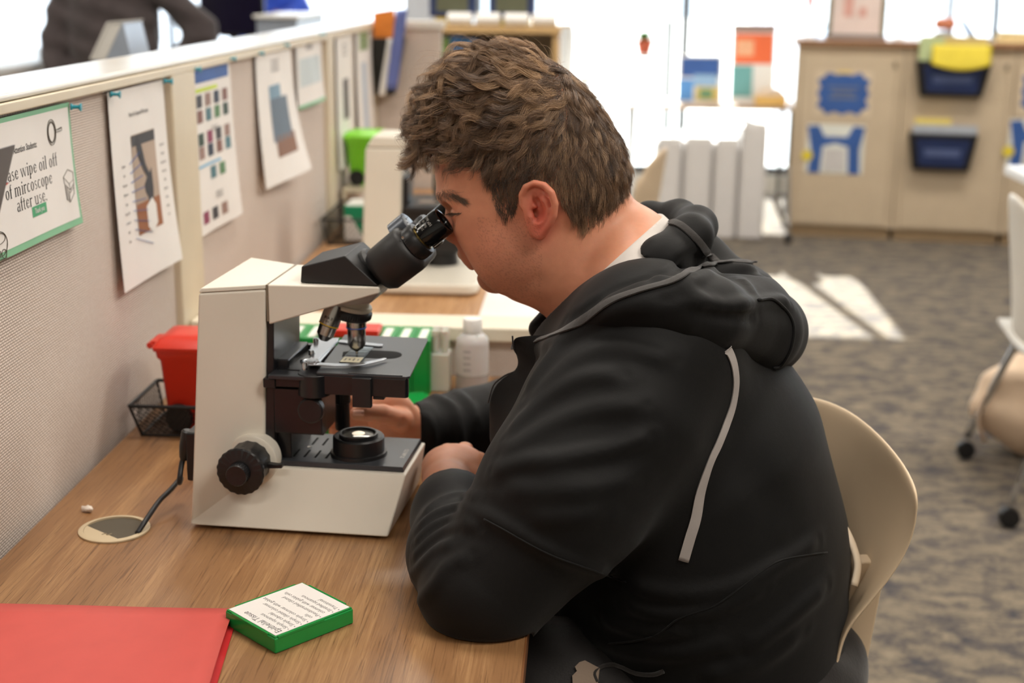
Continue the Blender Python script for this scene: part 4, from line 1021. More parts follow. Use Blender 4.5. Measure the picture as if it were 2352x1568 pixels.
# hem panel and shorts
def F_hem(P):
    d = F_j1(P)-.0012; 
    return d
M_shell = cloth('woven_black', (32, 29, 28), .6, .2, 500, .3)
hemline = march(F_j1, [(1262, 1485), (1400, 1478), (1500, 1462), (1560, 1420), (1640, 1392), (1700, 1350), (1780, 1292), (1850, 1275), (1900, 1268)], 1.0, 2.4)
obj('hem_seam', MB().tube([tuple(p) for p in bez(hemline, 4)], .0011, 6), M_jack, body, smooth=180)
def F_short(P):
    h = Ty(1600, 1600, YB_); o = None
    d = s_ell(P, (h[0]+.02, YB_, .56), (.185, .225, .14))
    for s in (.11, -.11):
        d = smin(d, s_cap(P, (h[0]-.0, YB_-s, .565), (-.36, YB_-s*1.3, .60), .098, .075), .03)
    d = d-.003*np.sin(P[:, 0]*60+P[:, 1]*35)*np.sin(P[:, 2]*50+P[:, 1]*20)
    return np.maximum(np.maximum(d, .455-P[:, 2]), np.where(P[:, 0] < -.03, P[:, 2]-.705, -1))
shv, shf = mesh_sdf(F_short, (-.45, 1.28, .44), (.36, 1.86, .74), .005, 4); shf = fixwind(shv-shv.mean(0), shf)
obj('trousers', (shv, shf), M_shell, body, smooth=180)
pt = MB(); pt.prism([(a, b_) for a, b_ in [(0, 0), (.006, .008), (.002, .014), (.008, .022), (.016, .026), (.04, .018), (.04, -.02), (.004, -.02)]], 0, .0012, 'z')
def F_all(P): return np.minimum(F_j1(P), F_short(P))
pt.v = [(a*.72, b_*.72, c) for a, b_, c in pt.v]
pp = march(F_all, [(1314, 1552), (1350, 1558), (1322, 1530)], 1.0, 2.4)
place(pt, pp[0]+grad(F_all, pp[0])*.002, pp[1]-pp[0], pp[2]-pp[0]); obj('cloth_patch', pt, mat('tan_patch', (134, 116, 100), .8, bump=.4, bs=300), body)
zp = march(F_all, [(v.x, v.y) for v in bez([(1372, 1566), (1366, 1545), (1385, 1530), (1420, 1528), (1460, 1545), (1500, 1548), (1525, 1540)], 4)], 1.0, 2.4)
obj('pocket_zip', MB().tube([tuple(p+grad(F_all, p)*.001) for p in zp], .0026, 6), M_bind, body, smooth=180)
# shoes
for s in (.11, -.11):
    f = np.array([-.36, YB_-s*1.3, .0])
    sh, sf_ = mesh_sdf(lambda P: np.maximum(smin(s_ell(P, f+[-.09, 0, .035], (.13, .048, .05)), s_ell(P, f+[.0, 0, .07], (.055, .045, .06)), .03), .002-P[:, 2]), f+[-.25, -.07, -.01], f+[.09, .07, .16], .005, 4)
    obj('shoe', (sh, fixwind(sh-sh.mean(0), sf_)), M_black, body, smooth=180)
# ================================================================== eyebrow, lashes, hair
def strands(name, curves, r, m, parent, taper=.25, sides=3):
    """curves: (N, K, 3) array -> one mesh of thin three-sided hairs"""
    N, K, _ = curves.shape; T = np.gradient(curves, axis=1); T /= np.linalg.norm(T, axis=2, keepdims=True)+1e-9
    up = np.array([.3, .2, .93]); A = np.cross(T, up); A /= np.linalg.norm(A, axis=2, keepdims=True)+1e-9; B = np.cross(T, A)
    rad = (r if hasattr(r, '__len__') else np.full(N, r))[:, None]*np.linspace(1, taper, K)[None]
    ring = []
    for s in range(sides):
        a = 2*math.pi*s/sides; ring.append(curves+(A*math.cos(a)+B*math.sin(a))*rad[..., None])
    V = np.stack(ring, 2).reshape(-1, 3)
    i = np.arange(N)[:, None, None]*K*sides; k = np.arange(K-1)[None, :, None]*sides; s = np.arange(sides)[None, None]
    a = i+k+s; b = i+k+(s+1) % sides
    F = np.stack([a, b, b+sides, a+sides], -1).reshape(-1, 4)
    return obj(name, (V, F), m, parent, smooth=180)
def hair_mat(name, c0, c1, c2, rough=.42):
    m = bpy.data.materials.new(name); m.use_nodes = True; t = NT(m); b = t.b
    at = t.add('ShaderNodeAttribute'); at.attribute_name = 'tint'
    t.link(t.ramp(at.outputs['Fac'], [(0, lin(c0)), (.5, lin(c1)), (1, lin(c2))]), b.inputs['Base Color'])
    b.inputs['Roughness'].default_value = rough; b.inputs['Specular IOR Level'].default_value = .5; return m
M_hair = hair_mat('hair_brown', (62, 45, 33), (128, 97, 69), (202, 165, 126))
M_hair.node_tree.nodes['Principled BSDF'].inputs['Sheen Weight'].default_value = .15
def set_tint(o, t, per):
    a = o.data.attributes.new('tint', 'FLOAT', 'POINT'); a.data.foreach_set('value', np.repeat(t, per).astype(np.float32))
def gradL(F, P, e=.0015):
    g = np.zeros_like(P)
    for i in range(3):
        d = np.zeros(3, np.float32); d[i] = e; g[:, i] = F(P+d)-F(P-d)
    return g/(np.linalg.norm(g, axis=1, keepdims=True)+1e-9)
def projL(P):
    Q = P.copy(); Q[:, 1] = np.abs(Q[:, 1]); return proj(head_world(Q))
def inpoly(x, y, poly):
    ins = np.zeros(len(x), bool); n = len(poly)
    for i in range(n):
        x0, y0 = poly[i]; x1, y1 = poly[(i+1) % n]; c = ((y0 > y) != (y1 > y)) & (x < (x1-x0)*(y-y0)/((y1-y0)+1e-9)+x0); ins ^= c
    return ins
HAIRP = [(985, 338), (1040, 345), (1085, 362), (1112, 398), (1130, 440), (1136, 480), (1158, 506), (1180, 498), (1192, 462), (1200, 430), (1240, 408), (1276, 430), (1290, 470), (1330, 520), (1385, 545), (1435, 520), (1470, 470), (1480, 380), (1450, 60), (900, 60), (900, 338)]
# direction field: (px, py, dx, dy, length, lift)
FLD = np.array([(1290, 120, -.8, .3, .045, .15), (1296, 165, -.3, .95, .04, .12), (1330, 145, .2, .95, .04, .1), (1240, 125, -1, .0, .085, .7), (1160, 150, -1, .1, .10, .8), (1090, 180, -1, .2, .105, .8), (1030, 230, -.95, .3, .10, .9), (1010, 300, -.8, .6, .085, .9), (1060, 330, -.85, .5, .055, .4),
                (1100, 250, -1, .25, .070, .35), (1180, 220, -1, .15, .070, .3), (1260, 190, -.9, .1, .06, .3), (1260, 260, -.85, .45, .055, .25), (1190, 300, -.9, .45, .055, .25), (1110, 330, -.9, .45, .045, .3), (1130, 390, -.4, .9, .016, .1), (1150, 450, .1, 1, .012, .08), (1165, 490, .2, 1, .010, .15),
                (1210, 380, -.3, .95, .022, .12), (1280, 330, -.3, .95, .035, .15), (1300, 400, .1, 1, .026, .12), (1290, 440, .1, 1, .014, .12), (1330, 270, .15, 1, .045, .12), (1330, 180, .45, .9, .045, .15), (1360, 150, .7, .7, .05, .15), (1380, 250, .35, .95, .045, .08), (1410, 340, .3, 1, .038, .08),
                (1370, 400, .15, 1, .032, .10), (1440, 430, .15, 1, .030, .08), (1400, 480, -.1, 1, .024, .15), (1340, 490, .15, 1, .018, .15), (1420, 520, -.2, 1, .015, .2)])
def field(P):
    x, y = projL(P); d2 = (x[:, None]-FLD[None, :, 0])**2+(y[:, None]-FLD[None, :, 1])**2; w = 1/(d2+900)**2; w /= w.sum(1, keepdims=True)
    v = w@FLD[:, 2:]; return v
eS = (Sp(1300, 300)-Sp(1200, 300)); eS /= np.linalg.norm(eS); ZZ = np.array([0, 0, 1.0])
def scalp_samples(n):
    N = HVt.shape[0]; x, y = projL(HVt.astype(np.float32)); c = np.abs(HVt[:, 1]); ok = inpoly(x, y, HAIRP) & (c < .083)
    ok &= (F_ear(mir(HVt.astype(np.float32))) > .003) & (np.abs(F_skull(HVt.astype(np.float32))) < .0035)
    idx = np.argwhere(ok)[:, 0]; return HVt[rng.choice(idx, n)].astype(np.float32)
def grow(roots, K, lenmul, wave, liftmul=1.0):
    """integrate strands from the roots along the combed field, keeping them over the scalp"""
    P = roots.copy(); v = field(P); L = v[:, 2]*lenmul; lift = v[:, 3]*liftmul
    out = [P.copy()]; step = L/(K-1); n = len(P)
    ph = wave[:, 0]; amp = wave[:, 1]; fr = wave[:, 2]
    for k in range(1, K):
        v = field(P); g = gradL(F_skull, P); d = v[:, 0:1]*eS[None]-v[:, 1:2]*ZZ[None]
        side = np.cross(d, g); side /= np.linalg.norm(side, axis=1, keepdims=True)+1e-9
        t = k/(K-1); a = np.sin(ph+fr*t*2*np.pi)*amp*(t**.6); b = np.cos(ph*1.7+fr*t*2*np.pi)*amp*.6*t
        d = d/(np.linalg.norm(d, axis=1, keepdims=True)+1e-9)
        d = d-g*(d*g).sum(1, keepdims=True)*.8
        d = d+side*a[:, None]+g*((lift*(1.5-2.1*t)+b)[:, None])
        d /= np.linalg.norm(d, axis=1, keepdims=True)+1e-9
        P = P+d*step[:, None]
        f = F_skull(P); low = (f < .0015); P = np.where(low[:, None], P+g*(.0015-f)[:, None], P)
        out.append(P.astype(np.float32).copy())
    return np.stack(out, 1)
def resample_children(G, roots, own, K):
    N = len(roots); g = G[own]; off = roots-g[:, 0]; t = np.linspace(0, 1, K)
    sh = (1-.66*t**.8)[None, :, None]
    jit = rng.normal(0, 1, (N, 1, 3))*.0019*t[None, :, None]+rng.normal(0, .00025, (N, K, 3))*t[None, :, None]
    ln = rng.uniform(.72, 1.06, N)
    C = g+off[:, None]*sh+jit
    # cut lengths: reparametrise along the guide
    tt = t[None]*ln[:, None]*(K-1); i0 = np.clip(tt.astype(int), 0, K-2); fr = np.clip(tt-i0, 0, 1.1)[..., None]; ar = np.arange(N)[:, None]
    return C[ar, i0]*(1-fr)+C[ar, i0+1]*fr
NG, KK = 850, 16
gr0 = scalp_samples(NG); fg_ = field(gr0)
long_ = np.clip((fg_[:, 2]-.02)/.05, 0, 1)
wave = np.stack([rng.uniform(0, 6.28, NG), (.2+1.5*long_)*rng.uniform(.6, 1.3, NG), .6+1.1*long_*rng.uniform(.5, 1.4, NG)], 1)
G = grow(gr0, KK, rng.uniform(.75, 1.15, NG), wave)
NC = 42000
ch = scalp_samples(NC); own = np.empty(NC, int)
for s in range(0, NC, 3000): own[s:s+3000] = (((ch[s:s+3000, None]-gr0[None])**2).sum(2)).argmin(1)
C = resample_children(G, ch, own, KK)
CW = head_world(C.reshape(-1, 3)).reshape(NC, KK, 3)
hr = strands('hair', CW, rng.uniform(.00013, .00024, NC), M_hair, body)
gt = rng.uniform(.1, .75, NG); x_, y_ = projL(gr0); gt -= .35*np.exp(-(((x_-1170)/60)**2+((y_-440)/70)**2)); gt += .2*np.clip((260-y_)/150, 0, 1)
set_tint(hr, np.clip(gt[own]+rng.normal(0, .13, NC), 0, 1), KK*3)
# short dense undercoat colours the scalp
def F_under(P):
    Q = mir(P); d = F_skull(P)-.0032
    return d
usel = scalp_samples(46000); fu = field(usel); U = grow(usel, 4, np.full(len(usel), .28)*np.clip(.035/fu[:, 2], .4, 1.2), np.stack([rng.uniform(0, 6.28, len(usel)), rng.uniform(.1, .6, len(usel)), np.ones(len(usel))], 1), .5)
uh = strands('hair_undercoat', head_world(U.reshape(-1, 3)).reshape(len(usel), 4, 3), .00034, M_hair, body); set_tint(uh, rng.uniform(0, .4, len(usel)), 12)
# fly-aways
fr_ = scalp_samples(420); x_, y_ = projL(fr_); fr_ = fr_[(y_ < 330) & ((x_ < 1130) | (y_ < 170))]
FW = grow(fr_, 12, rng.uniform(.6, 1.2, len(fr_)), np.stack([rng.uniform(0, 6.28, len(fr_)), rng.uniform(.8, 1.8, len(fr_)), rng.uniform(.8, 1.6, len(fr_))], 1), 2.6)
fh = strands('stray_hair', head_world(FW.reshape(-1, 3)).reshape(len(fr_), 12, 3), .00013, M_hair, body); set_tint(fh, rng.uniform(.5, 1, len(fr_)), 36)
# eyebrow and lashes, both sides
def F_headW(W): return F_head(head_local(W))
def rooted(pix, n, wid, seed=0):
    """random points on the near side of the face along a pixel path"""
    r = np.random.default_rng(seed); pts = np.array(pix, float); t = r.random(n)*(len(pts)-1); i = np.clip(t.astype(int), 0, len(pts)-2); f = (t-i)[:, None]
    q = pts[i]*(1-f)+pts[i+1]*f; w = np.interp(t, range(len(pts)), wid); q[:, 1] += r.normal(0, 1, n)*w*.5; q[:, 0] += r.normal(0, 2, n)
    return head_local(np.array(march(F_headW, [tuple(a) for a in q], 1.3, 1.75, 260)))
_br = rooted([(1004, 449), (1020, 446), (1038, 449), (1054, 456), (1066, 463)], 360, [9, 11, 9, 6, 3], 5)
_la = rooted([(1034, 489), (1045, 490), (1058, 489)], 40, [.6, .6, .6], 6)
def browhair(sgn):
    base = _br+rng.normal(0, .0005, _br.shape); n = len(base); L = rng.uniform(.006, .010, n)[:, None]; g = gradL(F_face, base.astype(np.float32)); d = eS[None]*.95-ZZ[None]*.25+rng.normal(0, .22, (n, 3)); d = d-g*(d*g).sum(1, keepdims=True)
    K = 5; C = np.stack([base+d*L*k/(K-1)+g*(.0003+.0016*math.sin(k/(K-1)*2.4)) for k in range(K)], 1); C[..., 1] *= sgn; return C
def lash(sgn):
    base = np.repeat(_la, 2, 0)+rng.normal(0, .0003, (80, 3)); n = len(base); d = np.array([-.70, .30, -.45])+rng.normal(0, .12, (n, 3)); K = 5
    C = np.stack([base+d*.0085*k/(K-1)+np.array([-.2, 0, .5])*.003*(k/(K-1))**2 for k in range(K)], 1); C[..., 1] *= sgn; return C
for s in (1, -1):
    bh_ = browhair(s); o = strands('eyebrow', head_world(bh_.reshape(-1, 3)).reshape(-1, 5, 3), .00020, M_hair, body); set_tint(o, rng.uniform(.1, .55, len(bh_)), 15)
    bh_ = lash(s); o = strands('eyelash', head_world(bh_.reshape(-1, 3)).reshape(-1, 5, 3), .0002, M_hair, body); set_tint(o, rng.uniform(0, .15, len(bh_)), 15)
# thumb nail
nl = [[(811+5*j, 941+.8*abs(j-2.5)**1.3*.3+4.2*i) for j in range(6)] for i in range(4)]
nh = [march(F_rhand, r, 1.4, 2.0, 500) for r in nl]
obj('thumb_nail', MB().grid([[tuple(p+grad(F_rhand, p)*(.0007 if 0 < i < 3 and 0 < j < 5 else .0001)) for j, p in enumerate(r)] for i, r in enumerate(nh)]), mat('nail', (232, 176, 156), .3), body, smooth=180, solid=.0004)
# chair the person sits on
M_shellc = mat('beige_shell', (214, 190, 158), .45, var=.02, bump=.1, bs=700)
chr_ = thing('chair', 'beige plastic shell chair under the person in the black jacket', 'chair', (.16, 1.56, 0))
T_ = [aty(1790, 906, 1.80), aty(1850, 904, 1.76), aty(1925, 925, 1.69), aty(1985, 962, 1.62), aty(2045, 1022, 1.55), aty(2088, 1082, 1.49), aty(2107, 1135, 1.44)]
B_ = [aty(1700, 1330, 1.80), aty(1760, 1340, 1.76), aty(1830, 1380, 1.69), aty(1880, 1420, 1.62), aty(1915, 1440, 1.55), aty(1932, 1450, 1.49), aty(1938, 1452, 1.44)]
E_ = [aty(1640, 1640, 1.80), aty(1700, 1640, 1.76), aty(1790, 1640, 1.69), aty(1840, 1640, 1.62), aty(1870, 1640, 1.55), aty(1888, 1640, 1.49), aty(1895, 1640, 1.44)]
rows = []
for k in range(15):
    t = k/14
    row = []
    for i in range(7):
        if t < .6:
            s = t/.6; p = T_[i]*(1-s)+B_[i]*s; bul = np.array([.012*math.sin(math.pi*s)*(1 if i > 2 else .3), 0, 0])
            if i >= 4: bul += np.array([.016*math.sin(math.pi*min(1, s*1.0))*(1-.9*s), 0, 0])
            row.append(tuple(p+bul))
        else:
            s = (t-.6)/.4; row.append(tuple(B_[i]*(1-s)+E_[i]*s))
    rows.append(row)
shl = obj('backrest', MB().grid(rows), M_shellc, chr_, world=True, smooth=180, solid=.007)
q = shl.modifiers.new('ss', 'SUBSURF'); q.levels = q.render_levels = 2
rim = [aty(1925, 1190, 1.52), aty(1945, 1222, 1.51), aty(1962, 1262, 1.50), aty(1970, 1300, 1.49), aty(1962, 1345, 1.48)]
obj('shell_rim', MB().tube(bez(rim, 5), .0035, 8, flat=1.6), mat('beige_edge', (226, 208, 184), .4), chr_, world=True, smooth=180)
st = MB(); rows = []
for i in range(9):
    s = i/8; r = []
    for j in range(9):
        t = j/8; r.append((-.14+.40*s, 1.33+.46*t, .452-.022*math.sin(math.pi*s)*math.sin(math.pi*t)-(.05*(1-s*6)**2 if s < 1/6 else 0)))
    rows.append(r)
so_ = obj('seat', MB().grid(rows), M_shellc, chr_, world=True, smooth=180, solid=.008)
obj('back_support', MB().prism(rrect(-.021, 0, .021, .42, .014), -.012, .012, 'y', T=lambda p: tuple(aty(1938, 1568, 1.54)+np.array([p[0]*.9-p[2]*0-.004+ (p[2]-.2)*.10, p[1], p[2]-.255]))), M_shellc, chr_, world=True, bevel=.003)
for x, y in ((-.10, 1.36), (-.10, 1.76), (.22, 1.36), (.22, 1.76)):
    obj('leg', MB().tube([(x, y, .432), (x+(.03 if x > 0 else -.03), y+(.02 if y > 1.5 else -.02), .06)], .011, 12), M_chrome, chr_, world=True)
    obj('caster', MB().lathe([(.005, -.012), (.024, -.011), (.026, 0), (.024, .011), (.005, .012)], (x+(.03 if x > 0 else -.03), y+(.02 if y > 1.5 else -.02), .0265), (0, 1, 0), 20), M_black, chr_, world=True)
# ================================================================== papers pinned to the partition
M_gborder = mat('pale_green', (132, 190, 150), .6, var=.05)
M_grey = mat('mid_grey', (120, 118, 118), .6)
def pinned(name, label, y0, y1, z0, z1, curl=.012, group='sheets pinned to the partition', m=None, seed=0):
    """sheet hanging on the fabric, bottom edge curling off a little; returns (thing, place function)"""
    t = thing(name, label, 'paper', (WX, (y0+y1)/2, z1), group=group)
    X = lambda a, b: WX+.0008+curl*(1-b)**2*(.35+.65*a)+.0015*math.sin(5*a+seed)*(1-b)
    mb = MB(); n = 12
    mb.grid([[(X(i/n, j/n), y0+(y1-y0)*i/n, z0+(z1-z0)*j/n) for j in range(n+1)] for i in range(n+1)])
    obj('sheet', mb, m or M_paper, t, world=True, smooth=180)
    def put(mb2, a, b, off=.0007):     # flat mesh in (x right, y up) metres placed with its origin at sheet fraction a, b
        mb2.v = [(X((a*(y1-y0)+p[0])/(y1-y0), (b*(z1-z0)+p[1])/(z1-z0))+off+p[2], y0+a*(y1-y0)+p[0], z0+b*(z1-z0)+p[1]) for p in mb2.v]; return mb2
    def block(nm, a0, b0, a1, b1_, mm, off=.0006, lab=None):
        q = MB(); k = 6; q.grid([[(X(a0+(a1-a0)*i/k, b0+(b1_-b0)*j/k)+off, y0+(y1-y0)*(a0+(a1-a0)*i/k), z0+(z1-z0)*(b0+(b1_-b0)*j/k)) for j in range(k+1)] for i in range(k+1)])
        return obj(nm, q, mm, t, world=True, smooth=180, label=lab)
    return t, put, block, X
def pin(px, py, label):
    p = atx(px, py, WX)
    mb = MB().lathe([(.0005, 0), (.0042, .0005), (.0042, .002), (.0026, .0035), (.0022, .0095), (.0036, .0115), (.0050, .0125), (.0050, .0138), (.0006, .0142)], (0, 0, 0), (1, .12, -.05), 20)
    o = obj('push_pin', mb, M_teal, None, smooth=40); o.location = (WX+.002, p[1], p[2]); props(o, label, 'pin', 'teal push pins')
    return o
# ---- laminated sign
t, put, block, X = pinned('sign', 'laminated green bordered sign about wiping oil off the microscope', 1.455, 1.733, 1.068, 1.222, .008, None, M_gborder, 1)
block('white_field', .012, .055, .975, .965, M_paper, .0005)
def serif_text(s, size):
    """roman lettering drawn from stems, bowls and slab ends (x height .5, centred)"""
    R = lambda x0, y0, x1, y1: ('r', x0, y0, x1, y1)
    B = lambda cx, cy, rx, ry, a0=0, a1=360, t=.105, u=.035: ('b', cx, cy, rx, ry, a0, a1, t, u)
    st = lambda x, y0, y1, top=1, bot=1: [R(x-.008, y0, x+.098, y1)]+([R(x-.055, y1-.03, x+.085, y1)] if top else [])+([R(x-.05, y0, x+.135, y0+.028)] if bot else [])
    G = {'P': (.58, st(.07, 0, .70)+[B(.17, .53, .27, .17, -90, 90), R(.10, .672, .2, .70)]), 'l': (.27, st(.09, 0, .74)), 'i': (.27, st(.09, 0, .48)+[B(.13, .64, .055, .055, 0, 360, .05, .05)]),
         'e': (.46, [B(.23, .24, .19, .25, 25, 330), R(.07, .245, .40, .275)]), 'o': (.50, [B(.25, .24, .20, .25)]), 'c': (.44, [B(.23, .24, .19, .25, 45, 320)]),
         'a': (.46, [B(.17, .14, .13, .15, 40, 330), R(.29, .03, .375, .36), R(.29, 0, .43, .03), B(.22, .35, .155, .135, 5, 160, .07, .035)]),
         's': (.38, [B(.18, .36, .125, .125, 40, 270, .06, .05), B(.18, .135, .135, .135, -130, 90, .06, .05)]), 'w': (.74, [('l', .04, .47, .20, .0, .075), ('l', .20, .0, .34, .47, .035), ('l', .34, .47, .50, .0, .075), ('l', .50, .0, .66, .47, .035), R(-.02, .45, .16, .475), R(.27, .45, .42, .475), R(.57, .45, .74, .475)]),
         'p': (.53, st(.07, -.22, .48)+[B(.24, .24, .21, .25, -120, 130)]), 'f': (.31, st(.09, 0, .60, 0)+[B(.21, .60, .12, .14, 60, 180, .08, .05), R(.0, .44, .27, .472)]), 't': (.32, [R(.09, .05, .175, .62), B(.20, .09, .11, .10, 180, 310, .08, .04), R(.0, .44, .28, .472)]),
         'm': (.82, st(.07, 0, .48)+st(.335, 0, .36, 0)+st(.60, 0, .36, 0)+[B(.27, .34, .15, .15, 0, 140, .08, .05), B(.535, .34, .15, .15, 0, 140, .08, .05)]), 'r': (.38, st(.07, 0, .48)+[B(.27, .34, .13, .15, 40, 150, .07, .06)]),
         'u': (.55, [R(.07, .14, .155, .48), R(.01, .45, .155, .48), B(.23, .14, .16, .15, 180, 330, .085, .05), R(.36, 0, .445, .48), R(.29, .45, .445, .48), R(.36, 0, .50, .028)]), '.': (.22, [B(.09, .045, .055, .055, 0, 360, .05, .05)]), ' ': (.24, [])}
    mb = MB(); x = 0; k = size*1.30; ky = k*.66; W = sum(G[c][0] for c in s)
    def q(pts): mb.add([((px-W/2)*k*.76, (py-.24)*ky, 0) for px, py in pts], [tuple(range(len(pts)))])
    for c in s:
        w, parts = G[c]
        for p in parts:
            if p[0] == 'r': q([(x+p[1], p[2]), (x+p[3], p[2]), (x+p[3], p[4]), (x+p[1], p[4])])
            elif p[0] == 'l':
                _, x0, y0, x1, y1, t = p; q([(x+x0-t/2, y0), (x+x0+t/2, y0), (x+x1+t/2, y1), (x+x1-t/2, y1)][::1])
            else:
                _, cx, cy, rx, ry, a0, a1, t, u = p; n = max(6, int(abs(a1-a0)/18)); prev = None
                for i in range(n+1):
                    a = math.radians(a0+(a1-a0)*i/n); o_ = (x+cx+rx*math.cos(a), cy+ry*math.sin(a)); i_ = (x+cx+(rx-t)*math.cos(a), cy+(ry-u)*math.sin(a))
                    if prev: q([prev[0], o_, i_, prev[1]])
                    prev = (o_, i_)
        x += w
    return mb
for s, a, b, sz in (('Please wipe oil off', .465, .565, .0250), ('of mircoscope', .465, .440, .0250), ('after use.', .475, .325, .0250)):
    obj('lettering', put(serif_text(s, sz), a, b), M_ink, t, world=True, smooth=0)
obj('small_lettering', put(text_mb('Attention Students:', .0112, .00004, .8, bold=.0001), .46, .742), M_ink, t, world=True, smooth=0)
block('green_tag', .46, .205, .62, .285, mat('tag_green', (70, 160, 110), .5), .0008)
obj('tag_lettering', put(text_mb('Thank you', .0090, .00004, .78), .54, .246, .0011), M_paper, t, world=True, smooth=0)
def doodle(name, pts, a, b, r=.0003):
    mb = MB()
    for pl in pts: mb.tube([(x, y, 0) for x, y in pl], r, 4)
    obj(name, put(mb, a, b, .0010), mat('doodle_ink', (74, 64, 50), .7), t, world=True, smooth=180)
circ = lambda cx, cy, rx, ry, n=24, a0=0, a1=6.2832: [(cx+rx*math.cos(a0+(a1-a0)*i/n), cy+ry*math.sin(a0+(a1-a0)*i/n)) for i in range(n+1)]
doodle('magnifier_drawing', [circ(0, 0, .0135, .0155), circ(0, 0, .0112, .0130), circ(0, 0, .0100, .0118), [(.0135, .001), (.018, .0015), (.033, .003), (.033, -.001), (.018, -.0015), (.0135, -.001)], [(.02, .001), (.031, .002)]], .76, .80, .0004)
doodle('books_drawing', [[(-.016, .006), (0, .014), (.016, .009), (.015, -.001), (.0, -.004), (-.016, .006)], [(-.016, .006), (-.015, -.002), (.001, -.012), (0, -.004)], [(.001, -.012), (.015, -.006), (.015, -.001)], [(-.014, -.004), (-.013, -.022), (-.004, -.027), (-.002, -.012)], [(-.011, -.006), (-.010, -.023)], [(-.007, -.008), (-.006, -.025)], [(-.004, -.027), (.012, -.018), (.014, -.006)], [(-.002, -.016), (.013, -.010)]], .90, .38)
doodle('jar_drawing', [circ(0, 0, .02, .014), circ(0, .006, .016, .006), [(-.02, 0), (-.018, -.016), (.012, -.018), (.02, 0)], circ(.008, -.012, .006, .005), circ(-.006, -.01, .006, .004)], .10, .12, .0004)
# ---- microscope diagram
t, put, block, X = pinned('diagram_sheet', 'white sheet with a photo diagram of a microscope pinned beside the cream post', 1.876, 2.128, .942, 1.222, .016, seed=2)
block('photo', .33, .24, .76, .76, mat('photo_backdrop', (176, 156, 138), .6))
block('photo_table', .335, .24, .755, .40, mat('photo_table', (150, 92, 52), .6), .0008)
block('photo_band', .335, .70, .755, .755, mat('photo_dark', (60, 58, 60), .6), .0008)
for nm, a, b, w, h, mm in (('head_shape', .40, .50, .07, .06, M_black), ('tube_shape', .44, .54, .05, .05, M_black), ('base_shape', .52, .30, .07, .035, M_white)): pass
sil = MB().prism([(-.04, .055), (-.028, .065), (-.015, .05), (-.002, .02), (.012, .005), (.022, .012), (.024, -.02), (.016, -.05), (.002, -.055), (-.002, -.03), (-.012, -.02), (-.014, -.01), (.0, .0), (-.012, .01), (-.034, .035)], 0, .0001, 'z')
obj('scope_silhouette', put(sil, .56, .52, .0010), mat('sil_dark', (52, 50, 54), .6), t, world=True, smooth=0)
sil = MB().prism([(-.012, 0), (.016, .01), (.03, -.002), (.03, -.03), (.006, -.042), (-.012, -.03)], 0, .0001, 'z')
obj('scope_base', put(sil, .55, .37, .0011), M_white, t, world=True, smooth=0)
obj('title_lettering', put(text_mb('Parts of a Compound Microscope', .0090, .00004, .72), .5, .865), M_ink, t, world=True, smooth=0)
q = MB(); q2 = MB()
for k, s in enumerate(['Eyepiece', 'Arm', 'Nosepiece', 'Objectives', 'Stage', 'Stage Clips', 'Condenser', 'Light', 'Base']):
    obj('caption', put(text_mb(s, .0058, .00004, .8), .17, .62-k*.048), M_grey, t, world=True, smooth=0)
    z = put(text_mb(s[::-1].capitalize() if False else ['Body Tube', 'Diopter', 'Coarse Focus', 'Fine Focus', 'Slide', 'Aperture', 'Power', 'Switch', 'Foot'][k], .0058, .00004, .8), .88, .66-k*.048); obj('caption', z, M_grey, t, world=True, smooth=0)
    z = MB().tube([(0, 0, 0), (.048+.003*k, .012-.004*k, 0)], .0005, 4); put(z, .27, .62-k*.048, .0012); q2.add(z.v, z.f)
obj('pointer_lines', q2, M_blue, t, world=True)
# ---- picture chart
t, put, block, X = pinned('chart_sheet', 'white chart with a blue heading and rows of small pictures next to the cream post', 2.285, 2.535, .947, 1.231, .012, seed=3)
block('heading', .04, .90, .93, .975, M_blue); block('lime_bar', .05, .845, .62, .868, mat('lime', (196, 216, 70), .6))
cols = [(60, 58, 62), (130, 90, 80), (50, 70, 60), (150, 120, 110), (80, 120, 130), (140, 60, 90), (40, 50, 70), (90, 130, 90)]
for r, (b0, n) in enumerate(((.755, 4), (.665, 4), (.53, 4), (.45, 4), (.31, 2), (.06, 3))):
    for k in range(n): block('picture', .08+k*.22+(.25 if r == 4 else 0), b0, .22+k*.22+(.25 if r == 4 else 0), b0+.075, mat('picture_%s' % 'abcdefgh'[(k*3+r) % 8], cols[(k*3+r) % 8], .6))
block('sub_heading', .05, .40, .6, .415, mat('sky_blue', (120, 180, 215), .6))
q = MB()
for k in range(5): obj('caption', put(text_mb('cells and tissue notes', .006, .00004, .8), .5, .62-k*.018 if k < 2 else .25-k*.016), M_grey, t, world=True, smooth=0)
